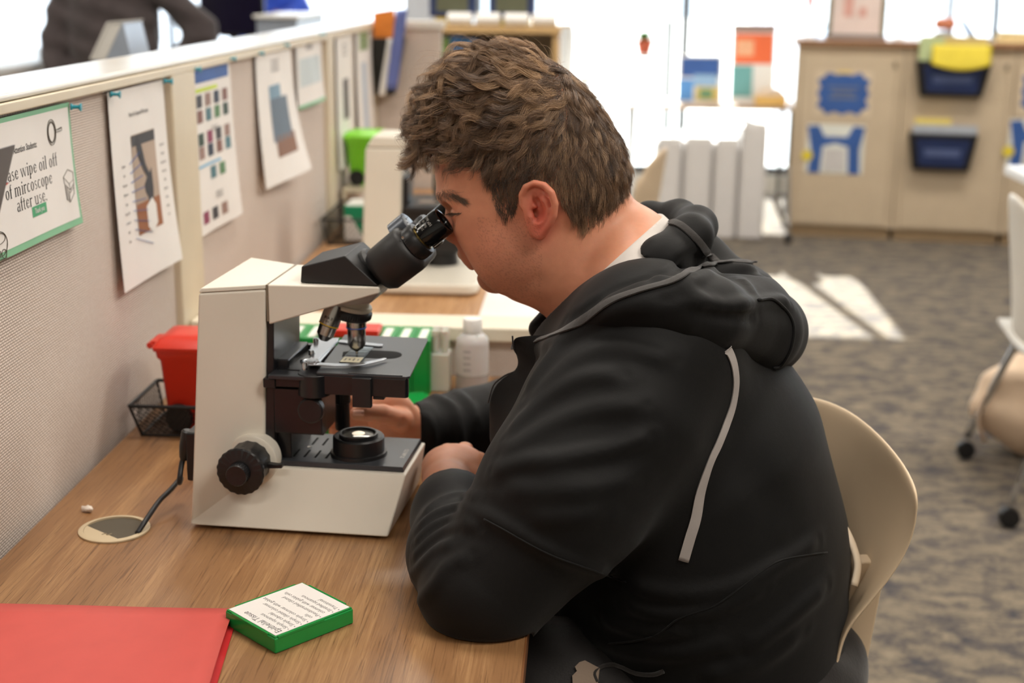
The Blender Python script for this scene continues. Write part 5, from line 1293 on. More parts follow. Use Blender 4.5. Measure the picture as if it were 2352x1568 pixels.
# ---- farther sheets
def simple_sheet(label, y0, y1, z0, z1, blocks, curl=.02, seed=4, m=None):
    t, put, block, X = pinned('posted_sheet', label, y0, y1, z0, z1, curl, seed=seed, m=m)
    for a0, b0, a1, b1_, mm in blocks: block('picture', a0, b0, a1, b1_, mm)
    q = MB()
    for k in range(3): z = put(text_mb('microscope guide', .011, .00004, .9), .5, .9-k*.035); q.add(z.v, z.f)
    obj('lettering', q, M_grey, t, world=True, smooth=0)
simple_sheet('white sheet with a tall microscope picture pinned in the middle bay', 2.735, 3.06, .962, 1.236, [(.3, .3, .75, .62, mat('pic_slate', (96, 110, 124), .6)), (.35, .18, .8, .34, mat('pic_brown', (132, 92, 66), .6)), (.3, .62, .6, .72, mat('pic_blue', (120, 150, 170), .6))], .04)
simple_sheet('short text sheet with pale green border pinned right of the middle bay', 3.12, 3.41, 1.085, 1.243, [(.1, .3, .9, .7, mat('pale_blue_grey', (196, 206, 208), .6)), (0, 0, 1, .05, M_gborder)], .01, 5)
simple_sheet('white sheet with a dark picture pinned nearest the third post', 3.62, 3.86, .88, 1.238, [(.35, .35, .7, .65, mat('pic_dark', (84, 76, 74), .6))], .005, 6)
simple_sheet('white chart sheet pinned last before the partition end', 3.93, 4.2, .90, 1.240, [(.2, .8, .8, .95, mat('pic_green', (140, 160, 110), .6)), (.3, .1, .6, .7, mat('pale_blue_grey2', (178, 190, 204), .6))], .015, 7)
for px, py, l in ((158, 245, 'teal push pin at the top corner of the laminated sign'), (250, 216, 'teal push pin at the left corner of the microscope diagram'), (373, 186, 'teal push pin at the right corner of the microscope diagram'), (440, 158, 'teal push pin at the left corner of the blue headed chart'), (522, 134, 'teal push pin at the right corner of the blue headed chart'), (588, 122, 'teal push pin at the left corner of the tall picture sheet'), (648, 103, 'teal push pin at the right corner of the tall picture sheet'), (733, 78, 'teal push pin on the green edged text sheet')):
    pin(px, py, l)
# ---- grey file pocket at the near end of the partition
fp = thing('file_pocket', 'dark grey metal file pocket hung on the partition at the left edge', 'file pocket', (WX+.05, 1.1, 1.1))
M_gm = mat('grey_metal', (98, 96, 100), .4, .3, var=.05)
obj('front_plate', MB().prism([(-.560, 1.08), (-.513, 1.231), (-.5115, 1.231), (-.5585, 1.08)], .93, 1.212), M_gm, fp, world=True)
obj('back_plate', MB().box((WX+.002, .93, 1.08), (WX+.004, 1.20, 1.26)), M_gm, fp, world=True)
obj('bottom_plate', MB().box((WX+.002, .93, 1.075), (-.554, 1.212, 1.08)), M_gm, fp, world=True)
obj('side_clip', MB().tube(bez([(-.57, 1.213, 1.185), (-.54, 1.216, 1.193), (-.523, 1.216, 1.197), (-.54, 1.217, 1.188)], 4), .002, 6), M_chrome, fp, world=True)
cs = thing('clear_sleeve', 'clear plastic sleeve holding white sheets in the grey file pocket', 'sleeve', (-.56, 1.1, 1.085))
obj('sleeve_sheet', MB().prism([(-.60, 1.085), (-.545, 1.25), (-.543, 1.25), (-.598, 1.085)], .94, 1.195), mat('clear_film', (225, 225, 222), .25, Transmission_Weight=.6), cs, world=True)
obj('insert_paper', MB().prism([(-.595, 1.09), (-.540, 1.238), (-.539, 1.238), (-.594, 1.09)], .94, 1.185), M_paper, cs, world=True)
# ================================================================== things on the near desk, behind the microscope
M_wire = mat('wire_mesh_black', (30, 29, 30), .45, .4)
def mesh_panel(mb, o, ux, uz, w, h, n, r=.0006, off=0):
    """diagonal wire lattice in a plane"""
    o, ux, uz = Vector(o), Vector(ux), Vector(uz); s = w/n
    for sgn in (1, -1):
        k = -int(h/s)-1
        while k*s < w+h:
            a = k*s; x0, z0, x1, z1 = (a, 0, a+h, h) if sgn > 0 else (a+h, 0, a, h)
            # clip to 0..w
            pts = []
            dx = x1-x0
            for lim in (0, w):
                pass
            t0_, t1_ = 0, 1
            if dx != 0:
                ta, tb = (0-x0)/dx, (w-x0)/dx; t0_, t1_ = max(0, min(ta, tb)), min(1, max(ta, tb))
            if t1_ > t0_: mb.tube([o+ux*(x0+dx*t0_)+uz*(h*t0_ if True else 0), o+ux*(x0+dx*t1_)+uz*(h*t1_)], r, 3, cap=False)
            k += 1
def mesh_tray(name, label, x0, y0, x1, y1, z, h, flare=.012, n=26):
    t = thing(name, label, 'tray', ((x0+x1)/2, (y0+y1)/2, z))
    b = [(x0+flare, y0+flare, z+.001), (x1-flare, y0+flare, z+.001), (x1-flare, y1-flare, z+.001), (x0+flare, y1-flare, z+.001)]
    tp = [(x0, y0, z+h), (x1, y0, z+h), (x1, y1, z+h), (x0, y1, z+h)]
    rim = MB()
    for i in range(4): rim.tube([tp[i], tp[(i+1) % 4]], .0028, 8); 
    obj('rim', rim, M_wire, t, world=True)
    fr = MB()
    for i in range(4): fr.tube([b[i], b[(i+1) % 4]], .0022, 6); fr.tube([b[i], tp[i]], .0020, 6)
    obj('frame', fr, M_wire, t, world=True)
    for i in range(4):
        w = MB(); a, b_, c = Vector(b[i]), Vector(b[(i+1) % 4]), Vector(tp[i]); ux = (b_-a).normalized(); uz = (c-a).normalized()
        mesh_panel(w, a, ux, uz, (b_-a).length, (c-a).length, n if i % 2 == 0 else int(n*(y1-y0)/(x1-x0))); obj('mesh_side', w, M_wire, t, world=True, smooth=0)
    w = MB(); mesh_panel(w, b[0], (1, 0, 0), (0, 1, 0), b[1][0]-b[0][0], b[3][1]-b[0][1], n); obj('mesh_base', w, M_wire, t, world=True, smooth=0)
    return t
mesh_tray('mesh_tray', 'black wire mesh tray holding the red bin on the near desk', -.640, 1.835, -.36, 1.965, DZ, .048)
def mini_bin(label, x, y, z, s, m, rz=0, tilt=0):
    t = thing('mini_bin', label, 'bin', (x, y, z), rz)
    def rr(w, d, zz, oy=0): return [(a, b+oy, zz) for a, b in rrect(-w/2, -d/2, w/2, d/2, .006*s/.1, 3)]
    obj('bin_body', loft([rr(.66*s, .52*s, 0), rr(.70*s, .56*s, .1*s), rr(.80*s, .70*s, .86*s), rr(.86*s, .76*s, .90*s), rr(.88*s, .78*s, .98*s)]), m, t, smooth=50)
    obj('lid', loft([rr(.92*s, .82*s, .985*s), rr(.94*s, .84*s, 1.03*s), rr(.80*s, .66*s, 1.12*s), rr(.55*s, .40*s, 1.15*s)]), m, t, smooth=50)
    obj('hinge_bar', MB().tube([(-.55*s, -.2*s, 1.0*s), (-.55*s, .2*s, 1.0*s)], .04*s, 10).box((-.55*s, -.18*s, .97*s), (-.42*s, .18*s, 1.05*s)), m, t, bevel=.001)
    for sy in (-1, 1): obj('wheel', MB().lathe([(.02*s, -.05*s), (.15*s, -.05*s), (.17*s, 0), (.15*s, .05*s), (.02*s, .05*s)], (-.20*s, sy*.33*s, .172*s), (0, 1, 0), 28), M_black, t)
    return t
mini_bin('small red wheelie bin standing in the black mesh tray behind the microscope', -.552, 1.90, DZ+.004, .122, M_red, 0)
# upright slide boxes
M_lab = mat('label_white', (226, 228, 220), .6)
sx = -.473
def upright_box(label, x, y, w, d, h, m, stripe=True, gp='slide boxes standing in a row'):
    t = thing('slide_case', label, 'slide box', (x+w/2, y+d/2, DZ), group=gp)
    obj('case_body', MB().box((-w/2, -d/2, 0), (w/2, d/2, h)), m, t, bevel=.0015)
    if stripe: obj('top_label', MB().box((-w*.22, -d/2+.006, h+.0001), (w*.22, d/2-.02, h+.0006)), M_lab, t)
    obj('lid_line', MB().box((w/2-.004, -d/2-.0004, .006), (w/2-.003, -d/2, h-.002)), mat('dark_green', (10, 96, 40), .4), t)
    return t
names = ['leftmost in the row', 'second from the left in the row', 'third from the left, just before the red box', 'fourth from the left, behind the red box', 'fifth from the left, behind the red box', 'sixth from the left, right of the red box', 'second from the right end of the row', 'rightmost beside the clear tube rack']
for k in range(8):
    upright_box('green slide box with white spine label, '+names[k], sx+k*.0292, 2.085, .0285, .092, .088, M_green)
rb = thing('red_case', 'red slide box lying on top of the row of green slide boxes', 'slide box', (-.375, 2.10, DZ+.0887))
obj('case_body', MB().box((-.043, -.012, .0003), (.052, .035, .013)), M_red, rb, bevel=.002)
obj('lid_rim', MB().box((-.044, -.013, .008), (.053, .036, .010)), M_red, rb)
# clear tube rack, bottle
cr = thing('tube_holder', 'clear plastic holder of white tubes beside the rightmost green slide box', 'holder', (-.227, 2.12, DZ))
M_clear = mat('cloudy_plastic', (226, 222, 212), .3, Transmission_Weight=.35, Subsurface_Weight=.3)
obj('holder_box', MB().box((-.015, -.02, .0002), (.015, .02, .062)), M_clear, cr, bevel=.002)
for i in range(2):
    for j in range(2): obj('tube', MB().lathe([(.0055, .0625), (.0058, .09), (.0068, .0905), (.0068, .099), (.0005, .0995)], (-.007+.014*i, -.01+.02*j, 0), n=16), M_clear, cr)
bt = thing('bottle', 'white capped plastic bottle half full of clear liquid on the near desk', 'bottle', (-.176, 2.115, DZ))
M_bot = mat('frosted_bottle', (232, 228, 226), .35, Transmission_Weight=.45, Subsurface_Weight=.2)
obj('bottle_body', MB().lathe([(.022, .0005), (.0255, .003), (.0262, .012), (.0262, .078), (.0245, .087), (.0165, .094), (.0140, .096)], n=40), M_bot, bt, smooth=40)
obj('cap', MB().lathe([(.0150, .0965), (.0152, .098), (.0150, .117), (.0140, .1185), (.0003, .1187)], n=60, wob=lambda a, h: 1+.012*math.cos(30*a)), M_white, bt, smooth=40)
obj('liquid_band', MB().lathe([(.0264, .004), (.0264, .030)], n=40), mat('liquid', (206, 200, 196), .2, Transmission_Weight=.5), bt)
q = MB()
for k in range(4):
    z = text_mb('sterile', .006, .00003, .8); z.v = [tuple(((.0266)*math.sin(p[0]/.0266-.25), -(.0266)*math.cos(p[0]/.0266-.25), .070-k*.010+p[1])) for p in z.v]; q.add(z.v, z.f)
obj('label_lettering', q, M_grey, bt, smooth=0)
slide_box((-.385, 1.882, DZ+.0002), .15, 'plain green slide box lying flat just behind the microscope column', .07, .06, .016, lab=False)
slide_box((-.262, 2.02, DZ+.0002), .5, 'green slide box lying flat beside the sleeve of the right arm', .06, .05, .012, lab=False)
ph = thing('phone', 'dark blue phone lying flat between the microscope base and the left hand', 'phone', (-.150, 1.765, DZ), -.35)
obj('phone_body', MB().prism(rrect(-.075, -.036, .075, .036, .01), .0002, .0085, 'z'), mat('phone_blue', (24, 26, 52), .3), ph, bevel=.0015)
obj('screen', MB().prism(rrect(-.072, -.033, .072, .033, .008), .0087, .0090, 'z'), mat('phone_glass', (12, 12, 18), .08), ph)
wc = thing('white_cord', 'short white cord curving on the desk behind the microscope column', 'cord', (-.43, 1.86, DZ))
obj('cable', MB().tube(bez([(-.352, 1.975, DZ+.004), (-.36, 1.98, DZ+.020), (-.385, 1.985, DZ+.024), (-.42, 1.99, DZ+.004), (-.46, 1.99, DZ+.003)], 6), .0025, 8), M_white, wc, world=True, smooth=180)
# ================================================================== far desk
m2 = thing('microscope', 'large cream microscope seen from the side on the far desk', 'microscope', (-.35, 2.92, DZ))
obj('base_slab', MB().prism(rrect(-.492, 2.775, -.221, 3.12, .028, 6), DZ+.004, DZ+.026, 'z'), mat('slab_cream', (222, 216, 202), .35, var=.02), m2, world=True, bevel=.006, segs=4)
obj('column', MB().hexa([(-.487, 2.93, DZ+.026), (-.402, 2.93, DZ+.026), (-.402, 3.06, DZ+.026), (-.487, 3.06, DZ+.026)], [(-.474, 2.93, 1.025), (-.395, 2.93, 1.025), (-.395, 3.06, 1.025), (-.474, 3.06, 1.025)]), M_body, m2, world=True, bevel=.004)
obj('arm', MB().prism([(-.474, 1.0255), (-.27, 1.0255), (-.25, 1.035), (-.255, 1.05), (-.456, 1.052)], 2.93, 3.06), M_body, m2, world=True, bevel=.006, segs=3)
obj('stage', MB().box((-.388, 2.90, .895), (-.262, 3.09, .905)), M_blackm, m2, world=True, bevel=.002)
obj('stage_block', MB().box((-.396, 2.94, .80), (-.272, 3.05, .8945)), M_black, m2, world=True, bevel=.003)
obj('focus_unit', MB().box((-.4015, 2.95, DZ+.0265), (-.385, 3.04, .96)), M_black, m2, world=True, bevel=.003)
obj('lamp_housing', MB().lathe([(.035, 0), (.033, .03), (.022, .034)], (-.315, 2.99, DZ+.0265), n=32), M_black, m2, world=True)
obj('objective', MB().lathe([(.012, 0), (.013, .04), (.008, .055)], (-.325, 2.99, .97), (0, 0, -1), 24), M_steel, m2, world=True)
obj('nosepiece', MB().lathe([(.03, 0), (.034, .02), (.034, .04), (.026, .055)], (-.325, 2.99, .9705), n=32), M_chrome, m2, world=True)
obj('stage_clip', MB().box((-.36, 2.93, .9052), (-.28, 2.96, .912)), M_chrome, m2, world=True)
pp_ = thing('paper', 'blank white sheet lying on the far desk near its edge', 'paper', (-.13, 2.85, DZ))
obj('sheet', MB().box((-.205, 2.32, DZ+.0002), (-.055, 3.2, DZ+.001)), M_paper, pp_, world=True)  # added white strip, stands in for the bright gloss on the desk
mesh_tray('mesh_tray', 'black wire mesh tray full of supplies at the back of the far desk', -.645, 3.30, -.44, 3.60, DZ, .065, n=14)
tb_ = thing('tissue_box', 'green and white tissue box standing in the far mesh tray', 'tissue box', (-.54, 3.42, DZ+.003))
obj('box_body', MB().box((-.062, -.05, 0), (.062, .06, .085)), mat('tissue_green', (0, 140, 96), .5), tb_, bevel=.002)
obj('white_panel', MB().hexa([(-.06, -.0515, .0), (-.01, -.0515, .0), (-.01, -.0502, .0), (-.06, -.0502, .0)], [(-.06, -.0515, .06), (-.045, -.0515, .06), (-.045, -.0502, .06), (-.06, -.0502, .06)]), M_white, tb_)
obj('top_panel', MB().box((-.058, -.045, .0852), (.058, .055, .087)), M_white, tb_)
tq = MB().lathe([(.025, .087), (.034, .11), (.022, .14), (.012, .152)], (.01, 0, 0), (.1, 0, 1), 24, wob=lambda a, h: 1+.25*math.sin(3*a+h*90)); obj('tissue', tq, M_white, tb_, smooth=180)
sp_ = thing('supply_shelf', 'small tan riser shelf behind the tissue box on the far desk', 'riser', (-.58, 3.72, DZ))
obj('riser_top', MB().box((-.652, 3.63, .82), (-.50, 3.85, .832)), M_cream, sp_, world=True, bevel=.001)
obj('riser_side', MB().box((-.652, 3.63, DZ), (-.640, 3.85, .8198)), M_cream, sp_, world=True); obj('riser_side', MB().box((-.512, 3.63, DZ), (-.50, 3.85, .8198)), M_cream, sp_, world=True)
mini_bin('small lime green wheelie bin on the riser at the back of the far desk', -.594, 3.72, .8325, .128, mat('lime_plastic', (126, 206, 44), .35, Subsurface_Weight=.1), 0)
# ================================================================== hanging file holder on the end partition
hp = thing('wall_pocket', 'black hanging file holder on the far end partition', 'file holder', (-.63, 4.27, 1.0))
obj('pocket', MB().hexa([(-.652, 4.235, 1.03), (-.595, 4.235, 1.03), (-.595, 4.28, 1.03), (-.652, 4.28, 1.03)], [(-.655, 4.20, 1.20), (-.56, 4.20, 1.20), (-.56, 4.28, 1.20), (-.655, 4.28, 1.20)]), M_black, hp, world=True, bevel=.003)
obj('hook_strip', MB().box((-.65, 4.2805, 1.18), (-.57, 4.2885, 1.24)), M_black, hp, world=True)
op = thing('orange_folder', 'orange folders sticking out of the black hanging file holder', 'folder', (-.62, 4.24, 1.2))
obj('card', MB().hexa([(-.65, 4.215, 1.2005), (-.58, 4.215, 1.2005), (-.58, 4.235, 1.2005), (-.65, 4.235, 1.2005)], [(-.652, 4.215, 1.275), (-.59, 4.215, 1.285), (-.59, 4.235, 1.285), (-.652, 4.235, 1.275)]), mat('orange_card', (240, 140, 50), .6), op, world=True)
bp_ = thing('blue_cloth', 'blue and white lanyard cloth draped over the black file holder', 'cloth', (-.57, 4.19, 1.2))
cm = MB(); cm.grid([[(-.545-.03*i/6-.035*j/10+.006*math.sin(i), 4.185+.004*math.sin(2*i+j), 1.285-.235*j/10) for j in range(11)] for i in range(7)])
obj('cloth_strip', cm, mat('blue_cloth', (104, 116, 178), .8), bp_, world=True, smooth=180, solid=.003)
cm = MB(); cm.grid([[(-.585-.02*i/4-.03*j/10, 4.19, 1.20-.17*j/10) for j in range(11)] for i in range(5)])
obj('white_strip', cm, M_white, bp_, world=True, smooth=180, solid=.003)
# ================================================================== bookcase
bk = thing('bookcase', 'light wooden bookcase beyond the far end partition holding books', 'bookcase', (-.38, 5.35, 0))
M_wd = mat('maple', (196, 162, 112), .5, var=.08, vs=8)
obj('side_panel', MB().box((-.76, 5.2, 0), (-.645, 5.5, 1.18)), M_wd, bk, world=True, bevel=.002); obj('side_panel', MB().box((-.14, 5.2, 0), (-.115, 5.5, 1.18)), M_wd, bk, world=True, bevel=.002)
obj('top_board', MB().box((-.76, 5.19, 1.1805), (-.11, 5.5, 1.205)), M_wd, bk, world=True, bevel=.002)
obj('back_board', MB().box((-.644, 5.47, .0), (-.1405, 5.5, 1.18)), mat('taupe_board', (150, 142, 126), .7), bk, world=True)
for z in (.06, .5, .88): obj('shelf', MB().box((-.644, 5.21, z), (-.1405, 5.469, z+.022)), M_wd, bk, world=True)
bc = [((38, 120, 190), .035, .255), ((52, 60, 56), .030, .27), ((120, 150, 80), .045, .26), ((60, 110, 160), .05, .265), ((66, 120, 170), .045, .255), ((96, 50, 44), .028, .25)]
names_b = ['bright blue book at the left end of the shelf', 'dark book next to the bright blue one', 'green book in the middle of the shelved books', 'steel blue book right of the green one', 'lighter blue book beside the brown red one', 'brown red book at the right end of the books']
x = -.636
for (c, w, h), nm in zip(bc, names_b):
    b_ = thing('book', nm+' in the bookcase', 'book', (x+w/2, 5.3, .902), group='books in the bookcase')
    obj('cover', MB().box((-w/2, -.085, .0003), (w/2, .11, h)), mat('book_%d' % c[0], c, .5), b_, bevel=.002)
    obj('pages', MB().box((-w/2+.003, -.08, h+.0001), (w/2-.003, .105, h+.001)), M_paper, b_)
    x += w+.002
bb = thing('book', 'white book leaning on the shelf right of the upright books', 'book', (-.29, 5.3, .902), rot=(0, -.42, 0))
obj('cover', MB().box((0, -.08, .0115), (.03, .1, .25)), M_white, bb, bevel=.002)
for i, (x0, x1) in enumerate(((-.60, -.43), (-.38, -.21))):
    t = thing('label_bin', 'navy bin with yellow lettering on the bookcase, '+('left one' if i == 0 else 'right one'), 'bin', ((x0+x1)/2, 5.3, 1.206), group='navy bins on the bookcase')
    w = (x1-x0)/2
    obj('bin_body', MB().box((-w, -.06, .03), (w, .1, .16)), M_navy, t, bevel=.004); obj('bin_foot', MB().box((-w+.02, -.05, .0002), (w-.02, .09, .0295)), M_yellow, t)
    obj('bin_label', MB().box((-w*.7, -.0615, .05), (w*.7, -.0602, .12)), mat('navy_gold', (90, 92, 70), .6), t)
for k in range(4):
    o = obj('paper_roll', MB().lathe([(.02, -.045), (.024, -.044), (.024, .044), (.02, .045)], (0, 0, 0), (1, 0, 0), 24), M_white); o.location = (-.485+.105*k, 5.225, 1.2295); props(o, 'white paper roll on the bookcase top, '+('leftmost of the four', 'second from the left of the four', 'third from the left of the four', 'rightmost of the four')[k], 'roll', 'white rolls on the bookcase')
# ================================================================== table by the window with display items
def simple_table(name, label, x0, y0, x1, y1, z, m, leg=M_black, r=.014, th=.025, inset=.06):
    t = thing(name, label, 'table', ((x0+x1)/2, (y0+y1)/2, 0))
    obj('tabletop', MB().prism(rrect(x0, y0, x1, y1, .02), z-th, z, 'z'), m, t, world=True, bevel=.003)
    for a, b in ((x0+inset, y0+.05), (x1-inset, y0+.05), (x0+inset, y1-.05), (x1-inset, y1-.05)): obj('leg', MB().tube([(a, b, 0), (a, b, z-th-.0005)], r, 10), leg, t, world=True)
    return t
M_wt = mat('white_laminate', (230, 228, 224), .3, var=.02)
simple_table('display_table', 'low table in front of the windows carrying posters', .20, 8.35, 1.27, 8.85, .655, mat('tan_laminate', (176, 146, 120), .4), mat('leg_dark', (70, 66, 60), .5))
def card(name, label, cat, x, y, z, w, h, colors, mats, lean=.12):
    t = thing(name, label, cat, (x, y, z), rot=(-lean, 0, 0))
    obj('board', MB().box((-w/2, -.004, .0005), (w/2, .004, h)), mats[0], t)
    for i, (a, b, c, d, mm) in enumerate(colors): obj('printed_block', MB().box((-w/2+w*a, -.0056-.0003*i, h*b), (-w/2+w*c, -.0042, h*d)), mm, t)
    return t
card('poster', 'blue landscape poster standing on the display table', 'poster', .665, 8.5, .6555, .26, .285, [(.05, .55, .95, .95, M_blue), (.35, .35, .9, .6, mat('pale_sky', (150, 186, 220), .6)), (.4, .05, .95, .35, mat('poster_yellow', (214, 190, 110), .6)), (.5, .1, .8, .3, mat('poster_green', (110, 150, 110), .6)), (.0, .05, .35, .5, mat('poster_blue2', (90, 150, 215), .6))], [M_white])
card('poster', 'orange and teal poster standing on the display table', 'poster', .985, 8.55, .6555, .26, .47, [(.05, .5, .95, .88, mat('poster_orange', (238, 110, 60), .6)), (.1, .6, .5, .8, mat('poster_peach', (240, 180, 140), .6)), (.0, .08, .5, .48, mat('poster_teal', (110, 170, 170), .6)), (.0, .9, 1, 1, mat('poster_brown', (150, 120, 110), .6))], [M_white])
bx = thing('box', 'pale orange cardboard box in front of the orange poster', 'box', (1.08, 8.42, .6555)); obj('carton', MB().box((-.09, -.05, .0002), (.09, .05, .06)), mat('carton', (236, 190, 110), .6), bx, bevel=.003); obj('lid', MB().hexa([(-.088, -.048, .0605), (.088, -.048, .0605), (.088, .048, .0605), (-.088, .048, .0605)], [(-.05, -.03, .1), (.05, -.03, .1), (.05, .03, .1), (-.05, .03, .1)]), mat('pale_lid', (238, 214, 190), .6), bx)
sc_ = thing('plant_stand', 'thin legged white stand carrying the potted plant by the window', 'stand', (.31, 8.15, 0)); obj('stand_top', MB().lathe([(.09, .945), (.09, .962)], n=28), M_white, sc_, bevel=.002)
for a in (0, 2.1, 4.2): obj('leg', MB().tube([(.12*math.cos(a), .12*math.sin(a), 0), (.07*math.cos(a), .07*math.sin(a), .9445)], .006, 8), M_white, sc_)
pl = thing('potted_plant', 'small green plant in a terracotta pot on the thin legged white stand', 'plant', (.31, 8.15, .9622))
obj('pot', MB().lathe([(.035, .0005), (.05, .065), (.054, .066), (.054, .08), (.048, .08), (.045, .06)], n=24), mat('terracotta', (196, 96, 66), .7), pl)
lf = MB(); rr_ = random.Random(3)
for k in range(70):
    a = rr_.uniform(0, 6.28); e = rr_.uniform(.2, 1.3); L = rr_.uniform(.05, .085); d = Vector((math.cos(a)*math.cos(e), math.sin(a)*math.cos(e), math.sin(e))); s = d.cross(Vector((0, 0, 1))).normalized()*.013; o_ = Vector((0, 0, .075))
    lf.add([o_, o_+d*L*.5+s, o_+d*L+Vector((0, 0, -.01)), o_+d*L*.5-s], [(0, 1, 2, 3)])
obj('foliage', lf, mat('leaf_green', (96, 150, 70), .5, var=.2, vs=40), pl, kind='stuff')
# bins below the table
M_tote = mat('white_tote', (222, 218, 216), .4, var=.02)
for k, (x0, w, h, l) in enumerate(((.372, .14, .53, 'leftmost of the row'), (.522, .155, .535, 'second of the row from the left'), (.687, .13, .53, 'third of the row, next to the tallest'), (.827, .145, .615, 'tallest and rightmost of the row'))):
    t = thing('storage_case', 'upright white plastic case, '+l, 'case', (x0+w/2, 7.72, 0), group='upright white cases by the window')
    obj('case_body', MB().prism(rrect(-w/2, -.16, w/2, .2, .03, 5), .002, h, 'z'), M_tote, t, bevel=.01, segs=3); obj('case_lid', MB().prism(rrect(-w/2+.006, -.15, w/2-.006, .19, .025, 5), h+.0005, h+.02, 'z'), M_white, t, bevel=.004)
    obj('handle', MB().tube(bez([(-w*.2, -.05, h+.021), (-w*.18, -.05, h+.045), (w*.18, -.05, h+.045), (w*.2, -.05, h+.021)], 4), .006, 8), mat('pale_steel', (160, 172, 190), .3, .5), t)
def shell_chair(label, x, y, rz, m, frame=M_chrome):
    t = thing('shell_chair', label, 'chair', (x, y, 0), rz)
    rows = [[((-.19-.055*(s/10)**1.3+.03*math.cos(math.pi*(j/8-.5))*0-.06*(1-math.sin(math.pi*j/8))*-1*(.6), (-.22+.44*j/8)*(1 if s < 8 else 1-.10*(s-7)), .44+.40*s/10-(.05*abs(j/8-.5)**2*4 if s > 8 else 0))) for j in range(9)] for s in range(11)]
    o = obj('backrest', MB().grid(rows), m, t, smooth=180, solid=.012); md = o.modifiers.new('ss', 'SUBSURF'); md.levels = md.render_levels = 1
    rows = [[(-.20+.42*i/6, -.21+.42*j/6, .445-.02*math.sin(math.pi*j/6)+(.0 if i < 5 else -.015*(i-4))) for j in range(7)] for i in range(7)]
    obj('seat', MB().grid(rows), m, t, smooth=180, solid=.012)
    for sx_ in (-1, 1):
        for sy in (-1, 1):
            obj('leg', MB().tube(bez([(sx_*.05, sy*.20, .425), (sx_*.12, sy*.225, .40), (sx_*.24, sy*.27, .07)], 5), .011, 10), frame, t, smooth=180)
            obj('caster', MB().lathe([(.006, -.014), (.026, -.013), (.029, 0), (.026, .013), (.006, .014)], (sx_*.24, sy*.27, .0295), (0, 1, 0), 20), M_black, t)
    return t
shell_chair('beige shell chair half hidden behind the head of the person in the black jacket', .02, 4.7, 2.9, M_shellc)
rs_ = thing('rolling_base', 'chrome angled leg on a caster beside the white cases', 'table base', (1.0, 7.45, 0))
obj('angled_leg', MB().tube([(.985, 7.35, .28), (1.07, 7.42, .10), (1.09, 7.43, .075)], .014, 10), M_chrome, rs_, world=True); obj('caster', MB().lathe([(.006, -.014), (.028, -.013), (.031, 0), (.028, .013), (.006, .014)], (1.09, 7.43, .0315), (1, .2, 0), 20), M_black, rs_, world=True)
obj('upright', MB().tube([(1.09, 7.43, .065), (1.075, 7.47, .42)], .010, 10), M_chrome, rs_, world=True)
# ================================================================== cabinets on the right
c0 = np.array([1.118, 7.707, 0]); ce = np.array([.988, -.156, 0]); cn = np.array([.156, .988, 0]); CA = math.atan2(ce[1], ce[0])
def cabp(px, py): p = atp(px, py, c0-cn*.02, cn); q = p-c0; return q.dot(ce), q[2]
CH = 1.045
W_ = .565
pos_ = ['nearest the window table', 'in the middle of the run', 'under the yellow stack on the right', 'farthest right of the run']
for k in range(4):
    t = thing('cabinet', 'tan metal cabinet '+pos_[k], 'cabinet', tuple(c0+ce*(W_*k+.003*k)), CA, 'tan cabinets along the windows')
    obj('carcass', MB().box((0, 0, .06), (W_, .46, CH-.002)), M_cab, t, bevel=.002); obj('plinth', MB().box((.01, .02, 0), (W_-.01, .44, .0595)), mat('plinth_tan', (170, 144, 110), .6), t)
    obj('door', MB().box((.035, -.019, .075), (W_-.035, -.0005, CH-.05)), M_cab, t, bevel=.003); 
    obj('stile', MB().box((.002, -.008, .065), (.0335, -.0005, CH-.01)), M_cab, t, bevel=.001); obj('stile', MB().box((W_-.0335, -.008, .065), (W_-.002, -.0005, CH-.01)), M_cab, t, bevel=.001)
    obj('latch', MB().box((W_-.055, -.027, CH-.11), (W_-.04, -.0195, CH-.08)), mat('latch_grey', (130, 118, 100), .4, .5), t)
ct = thing('countertop', 'light wood countertop running over the tan cabinets', 'countertop', tuple(c0+ce*1.1+np.array([0, 0, CH])), CA)
obj('slab', MB().box((-1.12, -.035, 0), (1.2, .49, .028)), mat('counter_wood', (206, 172, 140), .35, var=.06), ct, bevel=.002); obj('front_edge', MB().box((-1.12, -.0375, .001), (1.2, -.0355, .027)), mat('counter_edge', (150, 108, 76), .5), ct)
def on_cab(px, py, off=.021): 
    s, z = cabp(px, py); return c0+ce*s-cn*off+np.array([0, 0, z])
